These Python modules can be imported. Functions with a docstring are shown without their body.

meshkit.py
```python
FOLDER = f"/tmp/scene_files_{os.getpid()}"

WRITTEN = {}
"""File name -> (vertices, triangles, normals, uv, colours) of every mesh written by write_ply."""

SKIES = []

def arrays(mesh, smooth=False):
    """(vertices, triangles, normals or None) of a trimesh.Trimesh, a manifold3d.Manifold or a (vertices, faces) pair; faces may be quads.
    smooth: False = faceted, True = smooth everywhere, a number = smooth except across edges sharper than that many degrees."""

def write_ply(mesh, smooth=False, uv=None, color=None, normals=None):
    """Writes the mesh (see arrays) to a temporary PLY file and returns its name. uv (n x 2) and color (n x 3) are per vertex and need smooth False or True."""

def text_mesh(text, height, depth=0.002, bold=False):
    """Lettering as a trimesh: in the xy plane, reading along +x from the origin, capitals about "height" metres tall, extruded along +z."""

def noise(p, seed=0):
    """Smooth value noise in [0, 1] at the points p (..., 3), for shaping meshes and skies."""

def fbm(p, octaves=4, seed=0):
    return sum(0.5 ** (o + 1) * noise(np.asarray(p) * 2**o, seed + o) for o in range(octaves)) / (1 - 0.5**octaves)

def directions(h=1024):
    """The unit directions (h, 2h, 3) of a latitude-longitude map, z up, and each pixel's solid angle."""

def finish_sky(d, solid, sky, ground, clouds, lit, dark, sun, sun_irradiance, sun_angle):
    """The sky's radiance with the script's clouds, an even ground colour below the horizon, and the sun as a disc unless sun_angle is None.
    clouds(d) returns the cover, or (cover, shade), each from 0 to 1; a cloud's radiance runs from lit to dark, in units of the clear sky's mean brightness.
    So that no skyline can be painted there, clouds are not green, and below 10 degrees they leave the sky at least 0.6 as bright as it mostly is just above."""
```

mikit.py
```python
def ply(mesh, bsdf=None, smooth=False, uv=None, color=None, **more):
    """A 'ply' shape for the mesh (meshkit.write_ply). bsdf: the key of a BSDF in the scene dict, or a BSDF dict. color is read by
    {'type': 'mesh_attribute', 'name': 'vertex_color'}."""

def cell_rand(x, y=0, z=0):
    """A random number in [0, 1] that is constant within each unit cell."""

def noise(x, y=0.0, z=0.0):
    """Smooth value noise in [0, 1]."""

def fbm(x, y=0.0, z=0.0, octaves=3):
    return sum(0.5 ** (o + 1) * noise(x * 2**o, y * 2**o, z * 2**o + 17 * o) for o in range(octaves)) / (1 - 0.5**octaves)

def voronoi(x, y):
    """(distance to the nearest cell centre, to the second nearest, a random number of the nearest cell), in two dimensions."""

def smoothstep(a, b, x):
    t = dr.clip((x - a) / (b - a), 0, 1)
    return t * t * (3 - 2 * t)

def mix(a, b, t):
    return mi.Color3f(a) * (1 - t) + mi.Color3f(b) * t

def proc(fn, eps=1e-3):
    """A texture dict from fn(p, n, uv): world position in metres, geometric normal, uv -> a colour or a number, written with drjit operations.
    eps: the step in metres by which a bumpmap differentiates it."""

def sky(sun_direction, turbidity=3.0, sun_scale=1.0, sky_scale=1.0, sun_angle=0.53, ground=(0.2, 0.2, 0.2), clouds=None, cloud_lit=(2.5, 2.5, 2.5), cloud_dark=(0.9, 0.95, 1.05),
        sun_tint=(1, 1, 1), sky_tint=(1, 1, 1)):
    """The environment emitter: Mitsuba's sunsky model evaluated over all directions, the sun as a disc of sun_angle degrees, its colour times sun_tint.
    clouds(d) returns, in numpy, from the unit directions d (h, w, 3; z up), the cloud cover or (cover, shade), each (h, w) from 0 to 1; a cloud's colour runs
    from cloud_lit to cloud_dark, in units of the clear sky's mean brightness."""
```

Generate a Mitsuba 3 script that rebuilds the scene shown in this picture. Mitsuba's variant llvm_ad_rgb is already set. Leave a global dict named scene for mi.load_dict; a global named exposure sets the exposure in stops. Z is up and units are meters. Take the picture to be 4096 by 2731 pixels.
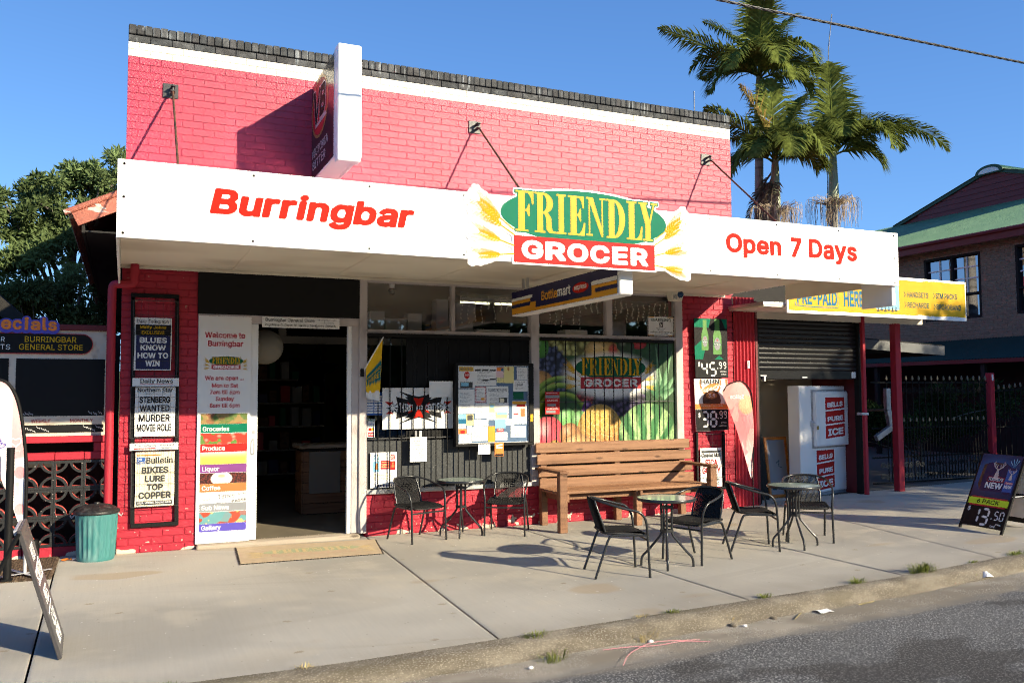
import math, random
import numpy as np, trimesh, mitsuba as mi, drjit as dr
import shapely, shapely.geometry as sg
from shapely import affinity
from shapely.ops import unary_union
import mikit, meshkit
from mikit import fbm, noise, voronoi, cell_rand, smoothstep, mix

T = mi.ScalarTransform4f
scene, labels = {'type': 'scene'}, {}
# ------------------------------------------------------------------ camera, sky, exposure
CAM = np.array([0.0339, -10.8203, 1.7819])
_yaw, _pitch, _roll = 0.4192, 0.0595, -0.0046
_fwd = np.array([math.sin(_yaw) * math.cos(_pitch), math.cos(_yaw) * math.cos(_pitch), math.sin(_pitch)])
_right = np.array([math.cos(_yaw), -math.sin(_yaw), 0]); _up = np.cross(_right, _fwd)
_up = -_right * math.sin(_roll) + _up * math.cos(_roll)
scene['camera'] = {'type': 'perspective', 'fov': 60.966, 'fov_axis': 'x', 'near_clip': 0.1, 'far_clip': 2000.0,
                   'to_world': T().look_at(origin=CAM.tolist(), target=(CAM + _fwd).tolist(), up=_up.tolist())}
SUN = (0.60, -1.0, 0.452)
scene['daylight'] = mikit.sky(SUN, turbidity=2.2, sun_tint=(0.93, 1.08, 1.32), sky_tint=(0.53, 0.765, 1.14), ground=(0.13, 0.125, 0.115))
exposure = 2.75
rng = np.random.default_rng(7); random.seed(7)

# ------------------------------------------------------------------ materials
def lin(r, g, b):
    return [((c / 255 + 0.055) / 1.055) ** 2.4 if c > 10 else c / 255 / 12.92 for c in (r, g, b)]
def mat(name, color, rough=0.6, spec=0.4, metal=0.0, two=False, bump=None, **kw):
    if callable(color): base = mikit.proc(color)
    else: base = {'type': 'rgb', 'value': list(color)}
    b = {'type': 'principled', 'base_color': base, 'roughness': rough, 'specular': spec, 'metallic': metal, **kw}
    if bump is not None:
        b = {'type': 'bumpmap', 'height': mikit.proc(bump[0], eps=bump[2] if len(bump) > 2 else 1e-3), 'scale': bump[1], 'bsdf': b}
    if two: b = {'type': 'twosided', 'bsdf': b}
    scene[name] = b
    return name

RED = (0.43, 0.026, 0.072)
def red_paint(p, n, uv):
    d = fbm(p.x * 1.3, p.y * 1.3, p.z * 1.1, 3)
    f = fbm(p.x * 14, p.y * 14, p.z * 14, 2)
    return mix(RED, (0.38, 0.022, 0.060), smoothstep(.35, .75, d)) * (0.9 + 0.2 * f)
def red_pier(p, n, uv):          # lower walls: flakes near the ground
    d = fbm(p.x * 1.7, p.y * 1.3, p.z * 1.5, 3)
    c = mix((0.43, 0.026, 0.050), (0.36, 0.021, 0.040), smoothstep(.3, .8, d))
    chip = smoothstep(.70, .73, fbm(p.x * 7 + 3, p.y * 9, p.z * 7, 3) + .30 * smoothstep(.22, .0, p.z) - .16)
    small = smoothstep(.93, .96, noise(p.x * 34, p.y * 34, p.z * 34) + .08 * smoothstep(.5, .0, p.z) - .02)
    return mix(c, (0.62, 0.55, 0.45), dr.maximum(chip, small * .7))
mat('red_wall', red_paint, .49, .62, bump=(lambda p, n, uv: fbm(p.x * 60, p.y * 60, p.z * 60, 2), .004))
mat('red_pier', red_pier, .50, .33, bump=(lambda p, n, uv: fbm(p.x * 60, p.y * 60, p.z * 60, 2), .004))
mat('red_plain', (0.40, 0.024, 0.042), .5, .33)
mat('red_dark', (0.13, 0.012, 0.015), .5)
def white_brick(p, n, uv):
    s = fbm(p.x * 9, p.y, p.z * 2.2, 3)
    return mix((0.80, 0.77, 0.68), (0.66, 0.62, 0.52), smoothstep(.5, .8, s))
mat('white_brick', white_brick, .55)
def coping(base):
    def f(p, n, uv):
        a = fbm(p.x * 7, p.y * 7, p.z * 7, 3)
        streak = smoothstep(.66, .84, noise(p.x * 34, p.y * 3, p.z * 5.0)) * smoothstep(.40, .6, fbm(p.x * 1.7, 0., p.z * 5, 3))
        return mix(mix(base, [c * 2.1 for c in base], smoothstep(.42, .75, a)), (0.34, 0.37, 0.39), streak * .55)
    return f
mat('coping_a', coping((0.030, 0.033, 0.036)), .75)
mat('coping_b', coping((0.046, 0.048, 0.050)), .75)
mat('coping_c', coping((0.036, 0.036, 0.038)), .75)
mat('mortar_black', (0.008, 0.008, 0.009), .9)
def fascia_white(p, n, uv):
    g = fbm(p.x * 2, p.y, p.z * 5, 3)
    return mix((0.83, 0.83, 0.82), (0.74, 0.73, 0.70), smoothstep(.55, .9, g))
mat('white_fascia', fascia_white, .35, .5)
mat('white_paint', (0.80, 0.80, 0.79), .4)
mat('white_matt', (0.78, 0.78, 0.77), .75, .2)
mat('paper', (0.80, 0.80, 0.78), .8, .15, two=True)
mat('cream_paper', (0.74, 0.68, 0.52), .8, .15, two=True)
def soffit(p, n, uv):
    return mix((0.74, 0.68, 0.56), (0.60, 0.53, 0.42), smoothstep(.45, .85, fbm(p.x * .9, p.y * 1.5, 0., 3)))
mat('soffit', soffit, .6)
mat('sign_red', (0.52, 0.013, 0.004), .6, .12)
mat('red_print', (0.42, 0.020, 0.018), .6, .15)
mat('crimson_print', (0.42, 0.02, 0.03), .5)
mat('green_print', (0.0, 0.155, 0.085), .6, .15)
mat('bottle_green', (0.07, 0.22, 0.035), .4)
mat('dark_green', (0.0, 0.10, 0.045), .5, .25)
mat('yellow_print', (0.62, 0.36, 0.006), .5, .25)
mat('wheat_yellow', (0.58, 0.34, 0.0), .6, .1)
mat('pale_yellow', (0.80, 0.70, 0.28), .5)
mat('orange_print', (0.80, 0.22, 0.03), .45)
mat('amber_print', (0.70, 0.32, 0.02), .4)
mat('blue_print', (0.03, 0.10, 0.36), .45)
mat('navy_print', (0.012, 0.012, 0.07), .35)
mat('sky_print', (0.22, 0.50, 0.68), .5)
mat('cyan_print', (0.008, 0.13, 0.25), .5, .2)
mat('grey_print', (0.25, 0.26, 0.28), .6, .2)
mat('silver', (0.55, 0.55, 0.57), .35, .5, .3)
mat('black_print', (0.008, 0.008, 0.009), .6, .2)
mat('black_gloss', (0.012, 0.012, 0.013), .22, .5)
mat('black_paint', (0.0075, 0.0075, 0.008), .6, .2)
mat('charcoal', (0.046, 0.049, 0.051), .6, .3)
mat('lime_print', (0.55, 0.80, 0.03), .45)
mat('teal_print', (0.0, 0.055, 0.085), .5, .2)
mat('pink_print', (0.72, 0.30, 0.33), .6, two=True)
mat('pale_pink', (0.80, 0.58, 0.58), .6, two=True)
mat('purple_print', (0.20, 0.05, 0.22), .4)
mat('brown_print', (0.42, 0.17, 0.05), .4)
mat('violet_print', (0.09, 0.07, 0.42), .4)
mat('gold', (0.35, 0.24, 0.08), .35, .5, .4)
mat('frame_grey', lambda p, n, uv: mix((0.50, 0.45, 0.44), (0.34, 0.30, 0.29), smoothstep(.5, .85, fbm(p.x * 6, p.y * 6, p.z * 3, 3))), .5)
mat('galvanised', lambda p, n, uv: mix((0.52, 0.53, 0.54), (0.36, 0.36, 0.36), smoothstep(.4, .8, fbm(p.x * 9, p.y * 9, p.z * 9, 3))), .38, .5, .55)
mat('rust', lambda p, n, uv: mix((0.12, 0.055, 0.03), (0.05, 0.028, 0.022), smoothstep(.4, .7, fbm(p.x * 20, p.y * 20, p.z * 20, 3))), .75)
mat('steel_dark', (0.05, 0.05, 0.052), .45, .5, .3)
mat('chair_metal', (0.045, 0.047, 0.05), .28, .5, .5)
mat('wicker', (0.011, 0.011, 0.012), .55, .35)
mat('table_glass', (0.20, 0.25, 0.22), .07, .6)
mat('chalk', (0.72, 0.72, 0.72), .8)
mat('slate_board', (0.055, 0.052, 0.055), .35, .5)
def wood(base, dark, k=1.0):
    def f(p, n, uv):
        g = fbm(p.x * 2.2, p.y * 30, p.z * 34, 3)
        r = noise(p.x * 1.4 + 5 * noise(p.z * 7, p.y * 7), p.z * 12, p.y * 12)
        kx, kz = p.x * 2.1, p.z * 7.3
        f1, f2, w = voronoi(kx, kz)
        knot = smoothstep(.16, .05, dr.sqrt(dr.square(f1))) * smoothstep(.45, .5, w)
        return mix(mix(base, dark, smoothstep(.35, .8, .6 * g + .4 * r)), [c * .4 for c in dark], knot * .8)
    return f
mat('bench_wood', wood((0.30, 0.155, 0.082), (0.175, 0.082, 0.040)), .6)
mat('bench_wood_dark', wood((0.235, 0.115, 0.058), (0.145, 0.066, 0.033)), .6)
mat('timber_orange', wood((0.50, 0.17, 0.03), (0.34, 0.10, 0.02)), .45)
mat('timber_grey', wood((0.40, 0.34, 0.27), (0.20, 0.155, 0.115)), .8)
def concrete(p, n, uv):
    big = fbm(p.x * .45, p.y * .6, 0., 4)
    mid = fbm(p.x * 2.1 + 9, p.y * 2.4, 0., 4)
    brush = noise(p.x * 90, p.y * 2.5) * .5 + noise(p.x * 210, p.y * 6) * .5
    fine = noise(p.x * 160, p.y * 160)
    c = mix((0.375, 0.352, 0.305), (0.285, 0.268, 0.235), smoothstep(.35, .72, big))
    c = mix(c, (0.395, 0.360, 0.295), smoothstep(.5, .75, mid) * .55)
    rust = smoothstep(.70, .78, fbm(p.x * .75 + 31, p.y * 1.6 + 7, 0., 3))
    c = mix(c, (0.29, 0.205, 0.115), rust * .45)
    f1, f2, w = voronoi(p.x * 1.7, p.y * 2.3)
    spot = smoothstep(.075, .035, f1 + .05 * (noise(p.x * 40, p.y * 40) - .5)) * smoothstep(.82, .86, w)
    c = mix(c, (0.19, 0.15, 0.095), spot * .6)
    g1, g2, w2 = voronoi(p.x * 5.3 + 3, p.y * 6.1)
    c = mix(c, (0.60, 0.58, 0.54), smoothstep(.06, .03, g1) * smoothstep(.8, .84, w2) * .7)
    c = mix(c, (0.12, 0.11, 0.10), smoothstep(.05, .03, g1) * smoothstep(.14, .1, w2) * .6)
    st2 = smoothstep(.52, .80, fbm(p.x * 1.3 + 4 * noise(p.y * 2, 1.), p.y * .55 + 11, 0., 4))
    c = mix(c, (0.27, 0.25, 0.215), st2 * .4)
    edge = smoothstep(.55, .05, p.y + 4.95 - .075 * dr.maximum(p.x - 1.5, 0.)) * fbm(p.x * 3, p.y * 3, 0., 3)
    c = mix(c, (0.20, 0.175, 0.14), edge * .6)
    return c * (0.93 + .07 * brush + .06 * fine)
mat('concrete', concrete, .82, .3, bump=(lambda p, n, uv: noise(p.x * 120, p.y * 4) + noise(p.x * 200, p.y * 200), .0008))
def kerb_tex(p, n, uv):
    a = fbm(p.x * 4, p.y * 9, p.z * 9, 4)
    f1, f2, w = voronoi(p.x * 55 + 9 * p.z, (p.y + .6 * p.z) * 60 + 40 * p.z)
    peb = smoothstep(.48, .2, f1)
    c = mix((0.125, 0.105, 0.078), (0.225, 0.195, 0.15), smoothstep(.3, .75, a))
    c = mix(c, mix((0.10, 0.085, 0.065), (0.38, 0.35, 0.30), w), peb * .6)
    return mix(c, (0.11, 0.095, 0.065), smoothstep(.62, .75, fbm(p.x * 1.7, p.y * 5 + 4, p.z * 5, 3)) * .6)
mat('kerb_concrete', kerb_tex, .9, .2, bump=(lambda p, n, uv: voronoi(p.x * 55 + 9 * p.z, (p.y + .6 * p.z) * 60 + 40 * p.z)[0], -.007))
def dirt_tex(p, n, uv):
    a = fbm(p.x * 2.2, p.y * 4, 0., 4)
    f1, f2, w = voronoi(p.x * 75, p.y * 75)
    c = mix((0.20, 0.175, 0.140), (0.29, 0.26, 0.215), smoothstep(.3, .7, a))
    c = mix(c, mix((0.07, 0.06, 0.055), (0.52, 0.48, 0.42), w), smoothstep(.42, .15, f1) * smoothstep(.25, .6, noise(p.x * 6, p.y * 9)) * .85)
    off = p.y + 5.57 - .075 * dr.maximum(p.x - 1.5, 0.)
    return mix(c, (0.13, 0.125, 0.12), smoothstep(.12, -.02, off + .12 * (fbm(p.x * 6, p.y * 6, 0., 3) - .5)) * .75)
mat('dirt', dirt_tex, .95, .15, bump=(lambda p, n, uv: voronoi(p.x * 75, p.y * 75)[0], -.006))
def asphalt_tex(p, n, uv):
    f1, f2, w = voronoi(p.x * 66, p.y * 66)
    st = smoothstep(.62, .25, f1)
    c = mix((0.055, 0.055, 0.056), mix((0.075, 0.075, 0.077), (0.33, 0.325, 0.315), w * w), st)
    big = fbm(p.x * .5, p.y * .9, 0., 3)
    c = c * (0.85 + .35 * big)
    pat = smoothstep(.63, .70, fbm(p.x * 1.1 + 4, p.y * 2.4, 0., 3))
    c = mix(c, (0.03, 0.026, 0.022), pat * .55)
    off = p.y + 5.57 - .075 * dr.maximum(p.x - 1.5, 0.)
    return mix(c, (0.21, 0.185, 0.15), smoothstep(-.14, .02, off + .25 * (fbm(p.x * 3, p.y * 3, 0., 3) - .5)) * .7)
mat('asphalt', asphalt_tex, .88, .3, bump=(lambda p, n, uv: voronoi(p.x * 66, p.y * 66)[0], -.003))
mat('far_grass', lambda p, n, uv: mix((0.06, 0.085, 0.025), (0.12, 0.115, 0.05), fbm(p.x * .3, p.y * .3, 0., 4)), .95)
mat('hill_green', lambda p, n, uv: mix((0.03, 0.05, 0.02), (0.055, 0.075, 0.03), fbm(p.x * .1, p.y * .1, p.z * .2, 3)), .95)
mat('grey_board', (0.13, 0.135, 0.14), .5)
mat('asphalt_dark', (0.10, 0.095, 0.085), .9)
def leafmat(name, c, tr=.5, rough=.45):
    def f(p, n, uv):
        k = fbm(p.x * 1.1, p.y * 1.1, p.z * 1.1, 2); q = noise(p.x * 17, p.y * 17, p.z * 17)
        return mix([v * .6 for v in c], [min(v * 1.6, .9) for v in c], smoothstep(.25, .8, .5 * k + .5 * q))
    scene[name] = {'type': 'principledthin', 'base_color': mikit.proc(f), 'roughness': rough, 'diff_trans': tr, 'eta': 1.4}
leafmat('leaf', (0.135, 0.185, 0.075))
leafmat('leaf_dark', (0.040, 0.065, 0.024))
leafmat('palm_leaf', (0.135, 0.165, 0.040), .6, .36)
leafmat('palm_gold', (0.38, 0.27, 0.09), .7)
leafmat('palm_dead', (0.16, 0.12, 0.085), .3)
leafmat('palm_flower', (0.46, 0.37, 0.27), .4)
leafmat('grass_blade', (0.20, 0.23, 0.055), .6)
leafmat('grass_dry', (0.42, 0.34, 0.17), .5)
mat('bark', lambda p, n, uv: mix((0.19, 0.17, 0.145), (0.09, 0.08, 0.07), fbm(p.x * 4, p.y * 4, p.z * 16, 3)), .9)
mat('palm_trunk', lambda p, n, uv: mix((0.30, 0.28, 0.24), (0.17, 0.155, 0.13), smoothstep(.6, .8, noise(0., 0., p.z * 9))), .85)
mat('crownshaft', lambda p, n, uv: mix((0.24, 0.30, 0.17), (0.36, 0.38, 0.27), fbm(p.x * 3, p.y * 3, p.z * 2, 2)), .45)
def house_brick_mat(name, c):
    mat(name, lambda p, n, uv: mix(c, [v * .62 for v in c], fbm(p.x * 12, p.y * 12, p.z * 12, 3)), .85)
house_brick_mat('house_brick_a', (0.26, 0.20, 0.14)); house_brick_mat('house_brick_b', (0.32, 0.25, 0.18)); house_brick_mat('house_brick_c', (0.16, 0.12, 0.09))
mat('house_mortar', (0.33, 0.29, 0.24), .95)
mat('roof_green', lambda p, n, uv: mix((0.10, 0.20, 0.115), (0.15, 0.25, 0.155), fbm(p.x * 2, p.y * 2, p.z * 3, 3)), .5)
mat('roof_green_dark', (0.018, 0.052, 0.048), .5)
mat('weatherboard', (0.150, 0.026, 0.028), .55)
mat('trim_green', (0.025, 0.075, 0.045), .5)
mat('terracotta', lambda p, n, uv: mix((0.34, 0.11, 0.075), (0.52, 0.42, 0.37), smoothstep(.66, .72, fbm(p.x * 7, p.y * 3, p.z * 18, 3))), .7)
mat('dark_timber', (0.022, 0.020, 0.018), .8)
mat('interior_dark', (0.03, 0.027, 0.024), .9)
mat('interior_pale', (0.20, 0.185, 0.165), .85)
mat('interior_floor', lambda p, n, uv: mix((0.20, 0.17, 0.125), (0.14, 0.12, 0.09), fbm(p.x * 2, p.y * 2, 0., 3)), .5)
mat('shed_cream', lambda p, n, uv: mix((0.52, 0.46, 0.37), (0.40, 0.35, 0.28), smoothstep(.4, .8, fbm(p.x * 2, p.y * 2, p.z * 2, 3))), .8)
mat('cream_paint', lambda p, n, uv: mix((0.66, 0.57, 0.45), (0.42, 0.33, 0.25), smoothstep(.6, .85, fbm(p.x * 7, p.y * 7, p.z * 7, 3))), .6)
mat('block_black', lambda p, n, uv: mix((0.017, 0.018, 0.020), (0.42, 0.36, 0.33), smoothstep(.83, .86, noise(p.x * 45, p.y * 45, p.z * 45)) * .8), .55)
mat('block_red', (0.47, 0.085, 0.075), .7)
mat('bin_green', lambda p, n, uv: mix((0.055, 0.205, 0.205), (0.12, 0.27, 0.265), smoothstep(.45, .75, fbm(p.x * 13, p.y * 13, p.z * 5, 3))), .5)
mat('bin_lid', lambda p, n, uv: mix((0.020, 0.020, 0.021), (0.06, 0.06, 0.06), smoothstep(.5, .8, fbm(p.x * 25, p.y * 25, p.z * 25, 3))), .42)
mat('mat_rubber', lambda p, n, uv: mix((0.40, 0.315, 0.215), (0.33, 0.25, 0.165), fbm(p.x * 18, p.y * 18, 0., 3)), .95)
mat('mat_green', (0.27, 0.29, 0.17), .95); mat('mat_gold', (0.42, 0.32, 0.17), .95); mat('mat_red', (0.38, 0.26, 0.18), .95)
mat('grate_brown', lambda p, n, uv: mix((0.055, 0.035, 0.022), (0.15, 0.105, 0.07), smoothstep(.5, .7, noise(p.x * 70, p.y * 70))), .95)
mat('rubber_edge', (0.03, 0.024, 0.018), .8)
mat('cork_blue', (0.10, 0.165, 0.27), .9)
mat('dome_blue', (0.01, 0.05, 0.14), .2)
mat('fence_iron', (0.010, 0.010, 0.010), .6, .2)
mat('spear', (0.20, 0.18, 0.13), .45, .5, .3)
mat('lantern_paper', (0.36, 0.33, 0.27), .85, two=True)
mat('light_bulb', (0.7, 0.68, 0.6), .4)
scene['window_glass'] = {'type': 'thindielectric', 'int_ior': 1.45}
scene['house_glass'] = {'type': 'conductor', 'specular_reflectance': {'type': 'rgb', 'value': [.30, .31, .36]}}
scene['tube_light'] = {'type': 'diffuse', 'reflectance': {'type': 'rgb', 'value': [.8, .8, .7]}}

# ------------------------------------------------------------------ mesh helpers
def cat(*ms):
    ms = [m for x in ms for m in (x if isinstance(x, list) else [x])]
    V, F, o = [], [], 0
    for v, f in ms:
        V.append(np.asarray(v, float)); F.append(np.asarray(f, int) + o); o += len(v)
    return np.vstack(V), np.vstack(F)
def tm(m): return np.asarray(m.vertices), np.asarray(m.faces)
def moved(m, M):
    M = np.asarray(M, float)
    return m[0] @ M[:3, :3].T + M[:3, 3], m[1]
def rotz(a, loc=(0, 0, 0)):
    c, s = math.cos(a), math.sin(a)
    return np.array([[c, -s, 0, loc[0]], [s, c, 0, loc[1]], [0, 0, 1, loc[2]], [0, 0, 0, 1.0]])
BOXF = np.array([[0, 2, 3], [0, 3, 1], [4, 5, 7], [4, 7, 6], [0, 1, 5], [0, 5, 4], [2, 6, 7], [2, 7, 3], [0, 4, 6], [0, 6, 2], [1, 3, 7], [1, 7, 5]])
BOXF = BOXF[:, ::-1]
def bx(x0, x1, y0, y1, z0, z1, c=0.0):
    x0, x1, y0, y1, z0, z1 = min(x0, x1), max(x0, x1), min(y0, y1), max(y0, y1), min(z0, z1), max(z0, z1)
    if c <= 0:
        v = np.array([[x, y, z] for x in (x0, x1) for y in (y0, y1) for z in (z0, z1)], float)
        m = trimesh.Trimesh(v, BOXF, process=False)
        if m.volume < 0: m.invert()
        return tm(m)
    c = min(c, (x1 - x0) * .45, (y1 - y0) * .45, (z1 - z0) * .45)
    P = []
    for sx in (0, 1):
        for sy in (0, 1):
            for sz in (0, 1):
                p = np.array([(x0, x1)[sx], (y0, y1)[sy], (z0, z1)[sz]], float); d = np.array([1 - 2 * sx, 1 - 2 * sy, 1 - 2 * sz]) * c
                for k in range(3):
                    q = p + d; q[k] = p[k]; P.append(q)
    return tm(trimesh.Trimesh(np.array(P)).convex_hull)
class Frame:
    """A drawing plane in the place: origin O, U to the right, V up, N towards the one who reads it."""
    def __init__(s, O, U=(1, 0, 0), V=(0, 0, 1)):
        s.O, s.U, s.V = np.array(O, float), np.array(U, float) / np.linalg.norm(U), np.array(V, float) / np.linalg.norm(V)
        s.N = np.cross(s.U, s.V); s.N /= np.linalg.norm(s.N)
    def pt(s, u, v, w=0.0): return s.O + np.multiply.outer(u, s.U) + np.multiply.outer(v, s.V) + np.multiply.outer(w, s.N)
    def mesh(s, m):
        v = np.asarray(m[0]); return s.pt(v[:, 0], v[:, 1], v[:, 2]), m[1]
    def box(s, u0, u1, v0, v1, w0, w1, c=0.0): return s.mesh(bx(u0, u1, v0, v1, w0, w1, c))
    def sheet(s, poly, w0=0.0, th=.002):
        if poly.is_empty: return np.zeros((0, 3)), np.zeros((0, 3), int)
        gs = [g for g in getattr(poly, 'geoms', [poly]) if g.geom_type == 'Polygon' and g.area > 1e-9]
        ms = []
        for g in gs:
            v, f = tm(trimesh.creation.extrude_polygon(g, th, engine='earcut'))
            ms.append((v + [0, 0, w0], f))
        return s.mesh(cat(ms))
def front(Y): return Frame((0, Y, 0))
def rect(u0, v0, u1, v1): return sg.box(min(u0, u1), min(v0, v1), max(u0, u1), max(v0, v1))
def ell(cu, cv, ru, rv, n=40):
    a = np.linspace(0, 2 * math.pi, n, endpoint=False); return sg.Polygon(np.stack([cu + ru * np.cos(a), cv + rv * np.sin(a)], 1))
def pg(*pts): return sg.Polygon(pts).buffer(0)
def rrect(u0, v0, u1, v1, r): return rect(u0 + r, v0 + r, u1 - r, v1 - r).buffer(r, 6)
def spline(pts, n=6, closed=False):
    P = np.array(pts, float); N = len(P); out = []
    rngs = range(N if closed else N - 1)
    for i in rngs:
        p = [P[(i + k) % N] if closed else P[min(max(i + k, 0), N - 1)] for k in (-1, 0, 1, 2)]
        for t in np.arange(n) / n:
            out.append(.5 * (2 * p[1] + (p[2] - p[0]) * t + (2 * p[0] - 5 * p[1] + 4 * p[2] - p[3]) * t * t + (3 * p[1] - p[0] - 3 * p[2] + p[3]) * t ** 3))
    if not closed: out.append(P[-1])
    return np.array(out)
def tube(path, r, n=8, closed=False, cap=True):
    P = np.array(path, float); K = len(P); R = np.full(K, r) if np.isscalar(r) else np.asarray(r, float)
    tan = np.roll(P, -1, 0) - np.roll(P, 1, 0) if closed else np.gradient(P, axis=0)
    tan /= np.linalg.norm(tan, axis=1, keepdims=True) + 1e-12
    a = np.array([0, 0, 1.0]) if abs(tan[0][2]) < .9 else np.array([1.0, 0, 0])
    x = np.cross(tan[0], a); x /= np.linalg.norm(x); V = []
    th = np.arange(n) * 2 * math.pi / n
    for i in range(K):
        x = x - tan[i] * (x @ tan[i]); x /= np.linalg.norm(x); y = np.cross(tan[i], x)
        V.append(P[i] + R[i] * (np.cos(th)[:, None] * x + np.sin(th)[:, None] * y))
    V = np.vstack(V); F = []
    for i in range(K if closed else K - 1):
        for j in range(n):
            a0, a1 = i * n + j, i * n + (j + 1) % n; b0, b1 = ((i + 1) % K) * n + j, ((i + 1) % K) * n + (j + 1) % n
            F += [[a0, a1, b1], [a0, b1, b0]]
    if cap and not closed:
        for j in range(1, n - 1): F += [[0, j + 1, j], [(K - 1) * n, (K - 1) * n + j, (K - 1) * n + j + 1]]
    return V, np.array(F)
def lathe(prof, n=32, loc=(0, 0, 0)):
    prof = np.array(prof, float); th = np.arange(n) * 2 * math.pi / n; K = len(prof)
    V = np.vstack([np.stack([p[0] * np.cos(th), p[0] * np.sin(th), np.full(n, p[1])], 1) for p in prof]) + np.array(loc); F = []
    for i in range(K - 1):
        for j in range(n):
            a0, a1, b0, b1 = i * n + j, i * n + (j + 1) % n, (i + 1) * n + j, (i + 1) * n + (j + 1) % n
            F += [[a0, a1, b1], [a0, b1, b0]]
    return V, np.array(F)
def grid(fn, us, vs):
    U, V = np.meshgrid(us, vs, indexing='ij'); P = fn(U.ravel(), V.ravel()); a, b = len(us), len(vs)
    i = (np.arange(a - 1)[:, None] * b + np.arange(b - 1)[None]).ravel()
    return P, np.vstack([np.stack([i, i + b, i + b + 1], 1), np.stack([i, i + b + 1, i + 1], 1)])
def upward(m):
    v, f = m; n = np.cross(v[f[:, 1]] - v[f[:, 0]], v[f[:, 2]] - v[f[:, 0]])[:, 2].sum(); return (v, f) if n > 0 else (v, f[:, ::-1])
def gz(x): return 0.022 * np.clip(np.asarray(x, float) - 6.8, 0, 14)      # the footpath climbs gently to the right
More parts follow.
